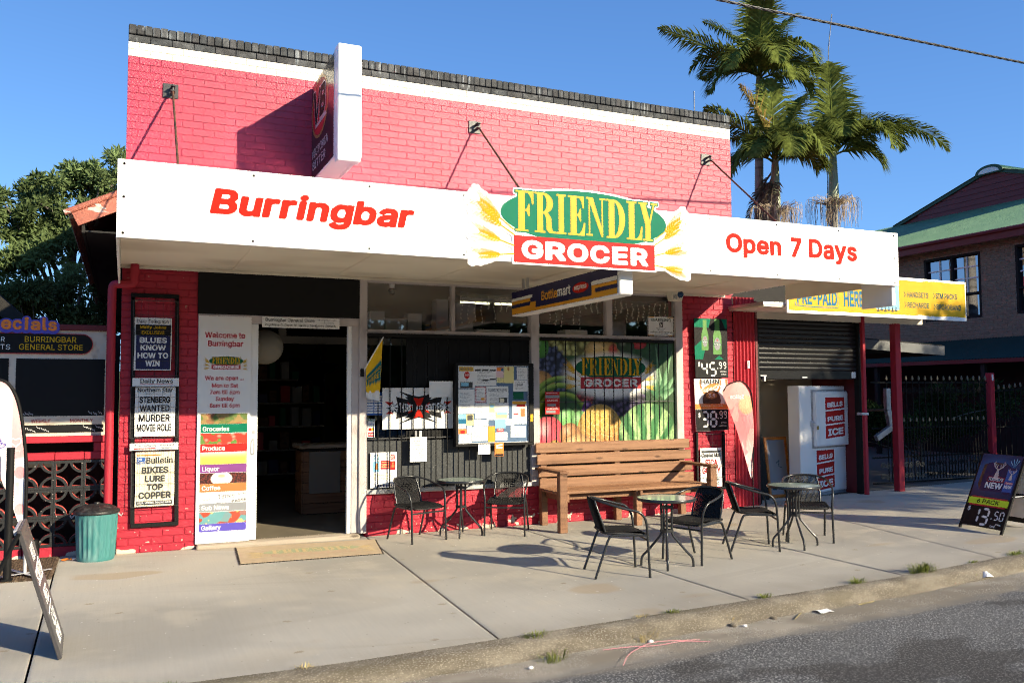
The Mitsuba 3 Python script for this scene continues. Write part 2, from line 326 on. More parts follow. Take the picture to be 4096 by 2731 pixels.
# lettering
_tp = {}
def textpoly(s, bold=True, grow=0.0):
    k = (s, bold, grow)
    if k not in _tp:
        v, f = tm(meshkit.text_mesh(s, 1.0, .1, bold))
        f = f[(v[f][:, :, 2] < .01).all(1)]
        p = unary_union(shapely.polygons(v[f][:, :, :2])).buffer(.002)
        if grow: p = p.buffer(grow, 4, join_style=2).simplify(.004)
        _tp[k] = p
    return _tp[k]
def fit(poly, u0, v0, u1, v1, shear=0.0):
    if shear: poly = affinity.affine_transform(poly, [1, shear, 0, 1, 0, 0])
    a, b, c, d = poly.bounds; sx, sy = (u1 - u0) / (c - a), (v1 - v0) / (d - b)
    return affinity.affine_transform(poly, [sx, 0, 0, sy, u0 - a * sx, v0 - b * sy])
def word(s, u0, v0, u1, v1, bold=True, grow=0.0, shear=0.0): return fit(textpoly(s, bold, grow), u0, v0, u1, v1, shear)
def line(s, u, v, h, anchor='l', sq=1.0, bold=True, grow=0.0):
    """A line of lettering with cap height h on the baseline v; sq squeezes it sideways."""
    p = textpoly(s, bold, grow); a, b, c, d = p.bounds; w = (c - a) * h * sq
    u0 = u - {'l': 0, 'c': w / 2, 'r': w}[anchor]
    return affinity.affine_transform(p, [h * sq, 0, 0, h, u0 - a * h * sq, v])
def spaced(s, u0, v0, u1, v1, gap=.05, grow=.03, shear=0.0):
    x, out = 0.0, []
    for c in s:
        if c == ' ': x += .3; continue
        p = textpoly(c, True, grow).simplify(.017); a, b, e, d = p.bounds; out.append(affinity.translate(p, x - a, 0)); x += e - a + gap
    return fit(unary_union(out), u0, v0, u1, v1, shear)
def joined(*ps): return unary_union([p for x in ps for p in (x if isinstance(x, list) else [x])])

# ------------------------------------------------------------------ scene entries
def numbered(k):
    if k not in scene and k not in labels and k not in _taken: _taken.add(k); return k
    i = 1
    if k in _next: i = _next[k]
    while f'{k}_{i:03d}' in _taken: i += 1
    _next[k] = i + 1; _taken.add(f'{k}_{i:03d}'); return f'{k}_{i:03d}'
_taken, _next = set(), {}
def obj(name, mesh, m, parent=None, smooth=False, label=None, kind=None, **kw):
    key = numbered((parent + '__' if parent else '') + name)
    scene[key] = mikit.ply(mesh, m, smooth, **kw)
    if label or kind:
        labels[key] = {}
        if label: labels[key]['label'] = label
        if kind: labels[key]['kind'] = kind
    return key
def thing(name, label, cat_, group=None):
    key = numbered(name); labels[key] = {'label': label, 'category': cat_}
    if group: labels[key]['group'] = group
    return key
def single(name, mesh, m, label, cat_, group=None, smooth=False, **kw):
    key = numbered(name); scene[key] = mikit.ply(mesh, m, smooth, **kw)
    labels[key] = {'label': label, 'category': cat_}
    if group: labels[key]['group'] = group
    return key
def struct(name, mesh, m, smooth=False):
    key = numbered(name); scene[key] = mikit.ply(upward(mesh), m, smooth); labels[key] = {'kind': 'structure'}; return key
def stuff(name, mesh, m, label, cat_, smooth=False):
    key = numbered(name); scene[key] = mikit.ply(mesh, m, smooth); labels[key] = {'kind': 'stuff', 'label': label, 'category': cat_}; return key
def brick_mesh(w, h, d, c):
    v = [[x, y, -d] for x, y in ((0, 0), (w, 0), (w, h), (0, h))] + [[x, y, -c] for x, y in ((0, 0), (w, 0), (w, h), (0, h))] + [[x, y, 0] for x, y in ((c, c), (w - c, c), (w - c, h - c), (c, h - c))]
    f = []
    for r in (0, 4):
        for j in range(4):
            k = (j + 1) % 4; f += [[r + j, r + k, r + 4 + k], [r + j, r + 4 + k, r + 4 + j]]
    f += [[8, 9, 10], [8, 10, 11]]
    return np.array(v, float), np.array(f)
def bricks(fr, u0, u1, v0, rows, holder, mats, L=.24, H=.086, joint=.009, depth=.03, chamfer=.004, limit=300, holes=(), clip=None, jit=.0025, name='brick', phase=0):
    """Courses of stretchers on the frame; every brick is a part of its holder, past the limit they are joined."""
    out = []
    for r in range(rows):
        u = u0 - (L / 2 if (r + phase) % 2 else 0)
        v = v0 + r * H
        while u < u1 - .02:
            spans = [(max(u, u0), min(u + L - joint, u1))]
            for (a, b, c, d) in holes:
                if v + H - joint > b and v < d:
                    nxt = []
                    for (p, q) in spans:
                        if q <= a or p >= c: nxt.append((p, q))
                        else:
                            if p < a: nxt.append((p, a))
                            if q > c: nxt.append((c, q))
                    spans = nxt
            for (p, q) in spans:
                if q - p > .02: out.append((p, v, q - p, H - joint))
            u += L
    if clip: out = [b for b in out if clip(*b)]
    out.sort(key=lambda b: np.linalg.norm(fr.pt(b[0], b[1]) - CAM))
    rest = []
    for i, (u, v, w, h) in enumerate(out):
        m = brick_mesh(w, h, depth, chamfer); m = (m[0] + [u, v, rng.uniform(-jit, jit)], m[1])
        if i < limit: obj(name, fr.mesh(m), mats[int(rng.integers(len(mats)))], holder)
        else: rest.append(m)
    if rest: obj(name + '_field', fr.mesh(cat(rest)), mats[0], holder, kind='stuff')

# ================================================================== the setting
def yk(x): return -4.95 + .075 * np.maximum(np.asarray(x, float) - 1.5, 0)       # back edge of the kerb
def skirted(fn, us, vs, depth):
    """A slab: its top and its four sides."""
    v, f = grid(fn, us, vs); a, b = len(us), len(vs)
    ring = [i * b for i in range(a)] + [(a - 1) * b + j for j in range(1, b)] + [i * b + b - 1 for i in range(a - 2, -1, -1)] + [j for j in range(b - 2, 0, -1)]
    low = v[ring] - [0, 0, depth]; o = len(v); n = len(ring)
    side = [[ring[k], o + (k + 1) % n, o + k] for k in range(n)] + [[ring[k], ring[(k + 1) % n], o + (k + 1) % n] for k in range(n)]
    return np.vstack([v, low]), np.vstack([f, side])
struct('ground', (np.array([[-600, -600, -.5], [600, -600, -.5], [600, 700, -.5], [-600, 700, -.5]]), np.array([[0, 1, 2], [0, 2, 3]])), 'far_grass')
JOINTS = [(-5.6, -5.5), (-3.05, -3.0), (-.60, -.485), (2.86, 2.568), (4.84, 4.995), (6.95, 6.99), (9.35, 8.45), (12.2, 11.9), (15.5, 15.4), (19.5, 19.5)]
labels['footpath'] = {'kind': 'structure'}
scene['footpath'] = mikit.ply(upward(grid(lambda u, v: np.stack([u, .32 + (yk(u) - .0 - .32) * v, gz(u) - .035], 1), np.linspace(-5.6, 19.5, 40), [0, 1])), 'rubber_edge'); _taken.add('footpath')
for (a0, a1), (b0, b1) in zip(JOINTS[:-1], JOINTS[1:]):
    def top(u, v, a0=a0, a1=a1, b0=b0, b1=b1):
        x = (a0 + (a1 - a0) * v + .007) * (1 - u) + (b0 + (b1 - b0) * v - .007) * u
        y = .3 + (yk(x) - .3) * v
        e = np.minimum(np.minimum(u, 1 - u) * (b0 - a0), np.minimum(v, 1 - v) * 5)
        return np.stack([x, y, gz(x) - .006 * np.clip(1 - e / .02, 0, 1) ** 2], 1)
    us = np.unique(np.concatenate([[0, .003, .008], np.linspace(.02, .98, 8), [.992, .997, 1]])); vs = np.concatenate([[0], np.linspace(.02, .98, 8), [1]])
    obj('slab', upward(skirted(top, us, vs, .05)), 'concrete', 'footpath', smooth=25)
hr = np.linspace(0, 2 * math.pi, 121)
def hill_fn(u, v): r = 150 + 120 * v; q = np.stack([np.cos(u) * 4, np.sin(u) * 4, v], 1); return np.stack([r * np.cos(u), r * np.sin(u), -.6 + v * (5 + 7 * meshkit.fbm(q, 3, 2))], 1)
struct('hills', grid(hill_fn, hr, np.linspace(0, 1, 8)), 'hill_green', smooth=True)
# kerb, gutter dirt and road follow the same slightly slanting line
xs = np.arange(-6.0, 20.0, .045)
prof = np.array([[0, -.004], [.012, 0], [.03, .004], [.05, .003], [.08, .002], [.11, .0], [.135, -.004], [.155, -.012], [.175, -.026], [.19, -.045], [.205, -.07], [.22, -.095], [.238, -.115], [.26, -.135], [.30, -.16]])
def kerb_fn(u, v):
    i = np.round(v * (len(prof) - 1)).astype(int); s, z = prof[i, 0], prof[i, 1]
    q = np.stack([u * 7, s * 24, z * 24], 1); d = meshkit.fbm(q, 4, 3) - .5
    big = meshkit.fbm(np.stack([u * 1.3, s * 3, z * 3], 1), 3, 9) - .5
    k = np.clip(i / 3, 0, 1)
    return np.stack([u, yk(u) - s - (.028 * d + .03 * big) * k, gz(u) + z + (.016 * d + .018 * big) * k], 1)
struct('kerb', grid(kerb_fn, xs, np.linspace(0, 1, len(prof))), 'kerb_concrete', smooth=40)
def dirt_fn(u, v):
    s = .19 + v * .62; d = meshkit.fbm(np.stack([u * 4, s * 6, u * 0], 1), 4, 5)
    return np.stack([u, yk(u) - s, gz(u) - .112 - .02 * v - .014 * np.clip((v - .62) / .2, 0, 1) + .020 * (d - .5)], 1)
struct('road_shoulder', grid(dirt_fn, np.arange(-6.0, 20, .08), np.linspace(0, 1, 14)), 'dirt', smooth=40)
def road_fn(u, v):
    s = .57 + 32 * v ** 3; j = np.where(v < .001, .05 * (meshkit.fbm(np.stack([u * 3, u * 0, u * 0], 1), 3, 4) - .5), 0)
    return np.stack([u, yk(u) - s - j, gz(u) - .127 - .012 * np.clip(1 - s / .68, 0, 1) * 6 + .02 * np.clip(s / 4, 0, 1)], 1)
struct('road', grid(road_fn, np.concatenate([np.arange(-40, -6, 4), np.arange(-6.0, 20, .12), np.arange(20, 80, 4)]), np.linspace(0, 1, 30) ** 1.0), 'asphalt', smooth=40)
struct('yard', grid(lambda u, v: np.stack([u, v, gz(u) - .012], 1), np.linspace(8.9, 60, 20), np.array([.302, 1, 3, 8, 40])), 'asphalt_dark')
struct('ground', grid(lambda u, v: np.stack([u, v, gz(u) - .02], 1), np.linspace(-60, 8.88, 8), np.array([.302, 40])), 'far_grass')

# ================================================================== the shop
shop = thing('shop_building', 'crimson painted brick general store with a white band and black brick parapet', 'shop building')
F0 = front(0)
def part(name, mesh, m, parent=shop, **k): return obj(name, mesh, m, parent, **k)
wall = part('wall', bx(0, 8.6, .0065, .23, 3.28, 5.708), 'red_wall')
bricks(F0, 0, 8.6, 5.708 - 16 * .086 + .0045, 16, wall, ['red_wall'], limit=300, joint=.007, chamfer=.003, jit=.0015)
band = part('white_band', bx(0, 8.6, .011, .23, 5.708, 5.880), 'white_brick', label='white painted brick band under the parapet')
bricks(F0, 0, 8.6, 5.7125, 2, band, ['white_brick'], jit=.001, chamfer=.003, joint=.006)
cop = part('coping', bx(0, 8.6, .016, .23, 5.880, 6.078), 'mortar_black', label='weathered black brick coping')
bricks(F0, 0, 8.6, 5.883, 1, cop, ['coping_a', 'coping_b', 'coping_c'], H=.086, joint=.007)
for i in range(100):
    z = .002 * rng.normal()
    obj('brick', bx(i * .086 + .004, i * .086 + .082, -.010 + .002 * rng.normal(), .235, 5.977 + z, 6.087 + z, .006), ['coping_a', 'coping_b', 'coping_c'][rng.integers(3)], cop)
part('side_wall', bx(.003, .23, .235, 11, 0, 5.9), 'red_wall'); part('side_wall', bx(8.36, 8.597, .235, 11, 0, 5.9), 'red_wall')
part('rear_wall', bx(.235, 8.355, 10.8, 11, 0, 5.9), 'red_wall'); part('roof', bx(.235, 8.355, .235, 10.79, 5.2, 5.3), 'galvanised')
pier = part('pier', bx(-.012, .815, .011, .34, -.03, 3.27), 'red_pier')
bricks(F0, -.012, .806, .004, 38, pier, ['red_pier'], chamfer=.005, jit=.003)
pier2 = part('pier', bx(7.625, 8.575, .011, .34, 0, 3.27), 'red_pier')
bricks(F0, 7.625, 8.575, .03, 37, pier2, ['red_pier'], chamfer=.005, jit=.003)
low = part('low_wall', bx(2.835, 7.62, .011, .2, -.03, .522), 'red_pier')
bricks(F0, 2.835, 7.62, .006, 6, low, ['red_pier'], chamfer=.005, jit=.003)
part('sill', bx(2.83, 5.12, -.055, .10, .524, .583, .006), 'galvanised', label='pale metal sill under the left window')
part('sill', bx(5.247, 7.50, -.055, .10, .524, .583, .006), 'galvanised')
# corrugated strip at the corner
n = 180; xx = np.linspace(8.578, 8.985, n)
part('corrugated_sheet', (lambda v, f: (v, f))(*grid(lambda u, v: np.stack([u, -.012 + .016 * np.sin((u - 8.578) / .0678 * 2 * math.pi), v], 1), xx, np.array([.03, 3.25]))), 'red_plain', smooth=True, label='crimson corrugated sheet closing the corner')
part('corner_post', bx(8.985, 9.03, -.03, .3, .02, 3.2, .004), 'red_dark')
# window and door frames
for (a, b, z0, z1, d) in ((2.735, 2.833, .05, 3.25, -.045), (3.973, 4.022, 2.602, 3.205, -.03), (5.12, 5.245, .524, 3.25, -.05), (6.325, 6.425, 2.602, 3.205, -.03), (7.50, 7.622, .524, 3.25, -.045)):
    part('frame_post', bx(a, b, d, .07, z0, z1, .005), 'frame_grey')
for (a, b) in ((2.833, 5.12), (5.245, 7.50)):
    part('transom', bx(a, b, -.04, .07, 2.552, 2.602, .004), 'frame_grey'); part('head_rail', bx(a, b, -.03, .07, 3.205, 3.258, .004), 'frame_grey')
for (a, b) in ((2.833, 3.973), (4.022, 5.12), (5.245, 6.325), (6.425, 7.50)):
    w = part('fanlight', bx(a, b, .020, .024, 2.602, 3.205), 'window_glass')
part('window', bx(2.833, 3.36, .030, .034, 1.19, 2.552), 'window_glass')
part('window_panel', bx(2.833, 5.12, .012, .028, .583, 1.185), 'charcoal', label='dark grey panel in the lower part of the left window')
for i in range(12):
    a = 3.36 + i * (5.12 - 3.36) / 12; part('window_board', bx(a + .003, a + (5.12 - 3.36) / 12 - .003, .012 + .006 * (i % 2), .028, 1.19, 2.552), 'black_paint')
part('door_head', bx(.815, 2.735, -.02, .09, 2.637, 2.735, .004), 'frame_grey')
part('door_fascia', bx(.808, 2.734, -.035, .04, 2.737, 3.256), 'black_paint', label='black board above the shop door')
part('fixed_panel', bx(.818, 1.418, -.015, .05, .055, 2.637), 'white_paint')
door = part('door', bx(1.42, 1.505, .0, .045, .06, 2.634, .006), 'white_paint', label='white door edge standing open beside the poster panel')
obj('handle', tube(spline([(1.462, -.002, 1.255), (1.462, -.05, 1.235), (1.462, -.055, 1.165), (1.462, -.05, 1.095), (1.462, -.002, 1.075)], 5), .009), 'silver', door, smooth=True)
obj('lock', bx(1.445, 1.482, -.012, .002, 1.31, 1.36, .004), 'silver', door)
part('door_jamb', bx(2.592, 2.645, .0, .05, .055, 2.636, .005), 'white_paint'); part('door_jamb', bx(2.645, 2.735, -.01, .08, .055, 2.636, .005), 'frame_grey')
part('threshold', bx(.83, 2.735, -.115, .12, -.01, .05, .012), 'timber_grey', label='worn timber door threshold')
# inside the shop
part('floor', bx(.24, 8.35, .121, 9.9, -.05, .046), 'interior_floor'); part('ceiling', bx(.24, 8.35, .08, 9.9, 3.30, 3.36), 'interior_pale')
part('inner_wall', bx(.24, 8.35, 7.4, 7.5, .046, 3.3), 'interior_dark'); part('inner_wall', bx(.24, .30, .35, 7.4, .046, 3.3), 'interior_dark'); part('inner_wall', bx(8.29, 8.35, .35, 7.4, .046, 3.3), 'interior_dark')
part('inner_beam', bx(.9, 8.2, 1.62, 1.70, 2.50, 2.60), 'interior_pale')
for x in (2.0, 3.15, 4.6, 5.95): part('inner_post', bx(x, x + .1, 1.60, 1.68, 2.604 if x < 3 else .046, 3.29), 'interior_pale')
part('window_shelf', bx(2.9, 7.4, .12, .62, 2.585, 2.603), 'interior_pale')

# awning with its lettering
aw = thing('street_awning', 'flat cantilevered awning with a wide white fascia over the shopfront', 'awning')
FA = front(-3.3)
for a, b in ((-.05, 2.42), (2.42, 5.62), (5.62, 8.43)):
    obj('fascia_panel', bx(a + .0008, b - .0008, -3.3, -3.27, 3.033, 3.665, .0015), 'white_fascia', aw)
obj('fascia_screw', cat([FA.mesh(moved(lathe([(0, .005), (.008, .0045), (.011, .0)], 8), np.array([[1, 0, 0, u], [0, 1, 0, v], [0, 0, 1, 0], [0, 0, 0, 1.0]]))) for u in (.0, 1.0, 2.0, 2.9, 5.7, 6.6, 7.5, 8.36) for v in (3.07, 3.36, 3.628) if not (v == 3.36 and .2 < u < 8)]), 'white_paint', aw, kind='stuff')
obj('end_panel', bx(-.05, -.03, -3.268, .0, 3.033, 3.66), 'white_paint', aw); obj('end_panel', bx(8.41, 8.43, -3.268, -1.37, 3.058, 3.66), 'soffit', aw)
obj('roof_sheet', bx(-.028, 8.408, -3.262, .0, 3.60, 3.64), 'galvanised', aw)
sx = [-.028, 1.20, 2.44, 3.70, 4.95, 6.20, 7.42, 8.408]
for a, b in zip(sx[:-1], sx[1:]):
    obj('soffit_panel', bx(a, b - .001, -3.262, .0, 3.264, 3.275), 'soffit', aw)
for a in sx[1:-1]: obj('cover_strip', bx(a - .022, a + .022, -3.262, -.04, 3.256, 3.2635, .003), 'soffit', aw)
obj('cornice', bx(-.028, 8.408, -.055, -.036, 3.225, 3.2635, .006), 'soffit', aw)
obj('lettering', FA.sheet(spaced('Burringbar', .652, 3.218, 2.418, 3.500, .055, .034, .16), .0005, .003), 'sign_red', aw, label='red lettering reading Burringbar')
for q in (spaced('Open', 5.905, 3.235, 6.655, 3.492, .075, .026), spaced('7', 6.795, 3.283, 6.945, 3.504), spaced('Days', 7.055, 3.235, 7.770, 3.507, .075, .026)): obj('lettering', FA.sheet(q, .0005, .003), 'sign_red', aw, label='red lettering, part of Open 7 Days')
for x, z in ((.465, 5.35), (4.31, 5.385), (8.12, 5.345)):
    r = obj('tie_rod', tube([(x + .02, -.10, z - .02), (x + .02, -2.06, z - 1.69)], .0125, 8), 'rust', aw, smooth=True)
    obj('wall_plate', bx(x - .085, x + .085, -.016, -.004, z - .085, z + .085, .004), 'steel_dark', r)
    obj('bracket', cat(bx(x - .005, x + .045, -.14, -.016, z - .035, z - .025), bx(x - .005, x + .045, -.14, -.016, z + .025, z + .035), tube([(x + .02, -.10, z - .05), (x + .02, -.10, z + .05)], .014, 8)), 'steel_dark', r)

# ------------------------------------------------------------------ the grocer logo, used on the sign and again as print
def serif(ch):
    S = lambda u0, v0, u1, v1: rect(u0, v0, u1, v1)
    stem, t = S(.09, 0, .31, 1), .045
    if ch == 'F': return joined(stem, S(0, 0, .42, t), S(0, 1 - t, .6, 1), pg((.6, 1), (.6, .68), (.55, .68), (.5, .86), (.4, .955)), S(.3, .5, .42, .55), pg((.47, .38), (.47, .68), (.43, .68), (.36, .55), (.3, .54), (.3, .51), (.36, .50), (.43, .38)))
    if ch == 'E': return joined(stem, S(0, 0, .6, t), pg((.6, 0), (.62, .33), (.57, .33), (.5, .14), (.4, .04)), S(0, 1 - t, .58, 1), pg((.58, 1), (.58, .7), (.53, .7), (.48, .87), (.4, .955)), pg((.47, .36), (.47, .68), (.43, .68), (.36, .55), (.3, .54), (.3, .5), (.36, .49), (.43, .36)))
    if ch == 'I': return joined(stem, S(0, 0, .4, t), S(0, 1 - t, .4, 1))
    if ch == 'R': return joined(stem, S(0, 0, .4, t), S(0, 1 - t, .3, 1), ell(.32, .74, .37, .26).difference(ell(.29, .74, .16, .215)).intersection(S(.2, .4, 1, 1)), pg((.3, .53), (.5, .5), (.62, .38), (.64, .12), (.7, .05), (.78, .05), (.78, 0), (.56, 0), (.44, .08), (.42, .36), (.36, .47), (.3, .48)))
    if ch == 'N': return joined(S(.10, 0, .155, 1), S(0, 0, .26, t), S(0, 1 - t, .26, 1), pg((.04, 1), (.27, 1), (.66, .1), (.66, -.02), (.60, -.02), (.12, .9)), S(.605, .0, .66, 1), S(.52, 1 - t, .76, 1))
    if ch == 'D': return joined(stem, S(0, 0, .32, t), S(0, 1 - t, .32, 1), ell(.28, .5, .44, .5).difference(ell(.28, .5, .21, .44)).intersection(S(.28, 0, 1, 1)))
    if ch == 'L': return joined(stem, S(0, 0, .6, t), pg((.6, 0), (.62, .36), (.57, .36), (.5, .14), (.4, .04)), S(0, 1 - t, .4, 1))
    if ch == 'Y': return joined(pg((.05, 1), (.27, 1), (.48, .43), (.48, 0), (.27, 0), (.27, .42)), pg((.60, 1), (.66, 1), (.46, .40), (.40, .46)), S(0, 1 - t, .36, 1), S(.5, 1 - t, .76, 1), S(.18, 0, .57, t))
LOGO_L = list(zip('FRIENDLY', [(3.422, 3.613), (3.624, 3.850), (3.860, 3.967), (3.988, 4.180), (4.190, 4.412), (4.421, 4.640), (4.656, 4.846), (4.800, 5.026)]))
def ear(tip, base, n=8, wid=.34):
    """A wheat ear: stalk, kernels in pairs and their beards; (yellow shape, white backing)."""
    tip, base = np.array(tip), np.array(base); d = tip - base; L = np.linalg.norm(d); d /= L; p = np.array([-d[1], d[0]]); k = []
    k.append(sg.LineString([base, base + d * L * .55]).buffer(.0055))
    for i in range(n):
        s = L * (.30 + .46 * i / n); r = L * wid * (.36 + .22 * math.sin(math.pi * (i + 1) / (n + 1)))
        for sgn in (-1, 1):
            o = base + d * s; q = d * .80 + p * sgn * .60; q /= np.linalg.norm(q); nn = np.array([-q[1], q[0]])
            e = o + q * r * .62; k.append(sg.Polygon([o, o + q * r * .35 + nn * r * .115, e, o + q * r * .3 - nn * r * .11]))
            b = d * .93 + p * sgn * .37; b /= np.linalg.norm(b)
            k.append(sg.LineString([e - q * .01, e + b * L * (.15 + .05 * ((i * 7) % 3))]).buffer(.0016))
    y = unary_union(k); outer = y.buffer(.028, 2, join_style=2).buffer(-.006)
    return y, unary_union([outer, sg.Polygon([base + p * .02, tip + p * .04, tip - p * .04, base - p * .02])]).buffer(0)
EARS = [((2.937, 3.675), (3.403, 3.343)), ((2.965, 3.56), (3.408, 3.293)), ((2.931, 3.330), (3.402, 3.190)), ((2.931, 3.060), (3.402, 3.109)),
        ((5.421, 3.660), (4.990, 3.349)), ((5.400, 3.56), (4.990, 3.293)), ((5.425, 3.306), (4.991, 3.185)), ((5.436, 3.030), (4.989, 3.086))]
def logo():
    let = joined(*[fit(serif(c), a, 3.333, b, 3.726) for c, (a, b) in LOGO_L]); oval = ell(4.2, 3.508, .935, .268, 64)
    banner = rect(3.404, 3.031, 4.990, 3.290); ears = [ear(*e) for e in EARS]
    green = joined(oval.difference(rect(3.40, 3.0, 4.99, 3.29)), let.buffer(.012, 2, join_style=2))
    return dict(green=green, letters=let, banner=banner, grocer=joined(*[fit(textpoly(c, True, .05), a, 3.068, b, 3.252) for c, (a, b) in zip('GROCER', [(3.485, 3.715), (3.735, 3.962), (3.978, 4.210), (4.233, 4.452), (4.482, 4.668), (4.700, 4.908)])]),
                wheat=joined(*[e[0] for e in ears]), wheat_back=[e[1] for e in ears], body=joined(oval, let.buffer(.006), banner).buffer(.018, 2, join_style=2))
LG = logo()
def logo_on(fr, parent, u0, v0, u1, w=.001, step=.0012, mats=None, wheat=True):
    """The logo as print, between u0 and u1 with its lower edge on v0."""
    m = {'green': 'dark_green', 'wheat': 'yellow_print', 'banner': 'crimson_print', 'letters': 'yellow_print', 'grocer': 'white_matt'}; m.update(mats or {})
    s = (u1 - u0) / (5.43 - 2.93)
    for i, k in enumerate(('green', 'wheat', 'banner', 'letters', 'grocer')):
        if k == 'wheat' and not wheat: continue
        p = affinity.affine_transform(LG[k].simplify(.004), [s, 0, 0, s, u0 - 2.93 * s, v0 - 3.031 * s])
        obj({'green': 'oval', 'banner': 'banner', 'wheat': 'wheat_print', 'letters': 'lettering', 'grocer': 'lettering'}[k], fr.sheet(p, w + (i if i < 3 else i - 1) * step, step * .8), m[k], parent)
gs = thing('grocer_sign', 'large cut-out shop sign with green oval, yellow letters and wheat ears on the awning fascia', 'sign')
FG = front(-3.3085)
obj('backing', FG.sheet(LG['body'], -.006, .008), 'white_fascia', gs)
for b in LG['wheat_back']: obj('wheat_backing', FG.sheet(b, -.0055 + .0006 * rng.random(), .006), 'white_fascia', gs)
obj('spacer', cat([bx(u, u + .06, -3.3026, -3.3003, 3.12, 3.6) for u in (3.5, 4.2, 4.85)]), 'galvanised', gs)
obj('oval', FG.sheet(LG['green'], .0025, .002), 'green_print', gs); obj('banner', FG.sheet(LG['banner'], .0025, .002), 'red_print', gs, label='red banner under the oval')
obj('lettering', FG.sheet(LG['letters'], .005, .002), 'yellow_print', gs, label='yellow lettering reading FRIENDLY'); obj('lettering', FG.sheet(LG['grocer'], .005, .002), 'white_paint', gs, label='white lettering reading GROCER')
for e in EARS: obj('wheat_ear', FG.sheet(ear(*e)[0].simplify(.001), .005, .002), 'wheat_yellow', gs)

# ================================================================== projecting signs
ps = thing('projecting_sign', 'tall black and white light box sign projecting from the crimson wall above the awning', 'sign')
obj('body', bx(2.122, 2.36, -1.335, -.03, 4.405, 5.625, .006), 'white_paint', ps)
obj('front_cover', bx(2.112, 2.375, -1.50, -1.337, 4.335, 5.645, .012), 'white_fascia', ps, label='blank white front cover')
obj('side_panel', bx(2.361, 2.40, -1.42, -.03, 4.40, 5.50, .006), 'white_paint', ps)
FV = Frame((2.122, 0, 0), (0, -1, 0), (0, 0, 1))
face = obj('face', FV.box(.03, 1.30, 4.425, 5.615, .0005, .006), 'black_gloss', ps, label='glossy black face with a red emblem')
obj('face_trim', cat(FV.box(1.302, 1.325, 4.41, 5.622, .0005, .012), FV.box(.03, 1.30, 4.408, 4.424, .0005, .010)), 'white_paint', ps)
O = ell(.50, 5.235, .475, .37, 56)
obj('ring', FV.sheet(O.difference(ell(.50, 5.235, .435, .335, 56)), .0065, .0015), 'gold', face); obj('emblem', FV.sheet(ell(.50, 5.235, .43, .33, 56), .0065, .0012), 'crimson_print', face)
vb = joined(pg((.14, 5.50), (.26, 5.49), (.33, 5.18), (.47, 5.47), (.55, 5.46), (.34, 5.06), (.28, 5.06)), fit(textpoly('B', True, .05).simplify(.01), .50, 5.09, .84, 5.46, .15))
obj('emblem_lettering', FV.sheet(vb.buffer(.016), .008, .001), 'silver', face); obj('emblem_lettering', FV.sheet(vb, .0094, .001), 'black_print', face)
obj('emblem_bar', FV.sheet(pg((.26, 5.02), (.90, 5.03), (.84, 5.085), (.28, 5.055)), .008, .0013), 'silver', face)
obj('lettering', FV.sheet(joined(word('VICTORIA', .05, 4.685, .97, 4.79, False), word('BITTER', .11, 4.535, .84, 4.64, False)), .0065, .0013), 'silver', face, label='silver lettering reading VICTORIA BITTER')
# hanging sign under the awning, across the footpath
hs = thing('hanging_sign', 'navy, yellow and white light box hanging under the awning crosswise to the shopfront', 'sign')
obj('body', bx(4.666, 4.83, -3.115, -.43, 2.788, 3.105, .006), 'white_paint', hs)
FH = Frame((4.666, 0, 0), (0, -1, 0), (0, 0, 1))
obj('front_lens', bx(4.668, 4.828, -3.150, -3.117, 2.795, 3.10, .01), 'white_fascia', hs, label='white end of the light box catching the sun')
fc = obj('face', FH.box(.435, 3.11, 2.805, 3.10, .0005, .004), 'navy_print', hs)
yel = joined(rect(.44, 2.806, 3.108, 2.842), rect(.44, 2.93, 1.0, 2.973), rect(.44, 2.842, 1.0, 2.89), rect(1.0, 2.842, 1.16, 2.92), rect(2.57, 2.842, 2.65, 2.95), rect(2.57, 2.91, 3.108, 2.945), rect(2.57, 2.842, 3.108, 2.866))
yel = yel.difference(rect(.44, 2.885, 1.0, 2.925)).difference(rect(2.65, 2.868, 3.2, 2.905))
obj('stripe', FH.sheet(yel, .0045, .001), 'amber_print', fc); obj('stripe', FH.sheet(joined(rect(.44, 2.975, 1.06, 3.012), rrect(2.56, 2.948, 3.108, 2.992, .015)), .0045, .0012), 'white_matt', fc)
obj('lettering', FH.sheet(word('Bottle', 1.32, 2.905, 1.745, 3.02, True), .0045, .001), 'amber_print', fc, label='amber lettering reading Bottle'); obj('lettering', FH.sheet(word('mart', 1.755, 2.908, 2.075, 3.015, True), .0045, .001), 'white_matt', fc, label='white lettering reading mart')
obj('badge', FH.sheet(ell(2.316, 2.957, .186, .058), .0045, .001), 'sign_red', fc); obj('lettering', FH.sheet(word('express', 2.17, 2.925, 2.46, 2.985, True), .006, .001), 'white_matt', fc)
for y in (-.62, -.75, -2.6, -2.75): obj('hanger', bx(4.73, 4.76, y - .01, y + .01, 3.106, 3.2632), 'galvanised', hs)
bs = thing('blank_sign', 'blank grey box sign hanging under the right end of the awning', 'sign')
obj('body', bx(8.35, 8.407, -3.262, -2.79, 2.80, 3.10, .005), 'white_paint', bs); obj('hanger', bx(8.37, 8.39, -2.92, -2.90, 3.1005, 3.2632), 'galvanised', bs); obj('hanger', bx(8.37, 8.39, -3.15, -3.13, 3.1005, 3.2632), 'galvanised', bs)

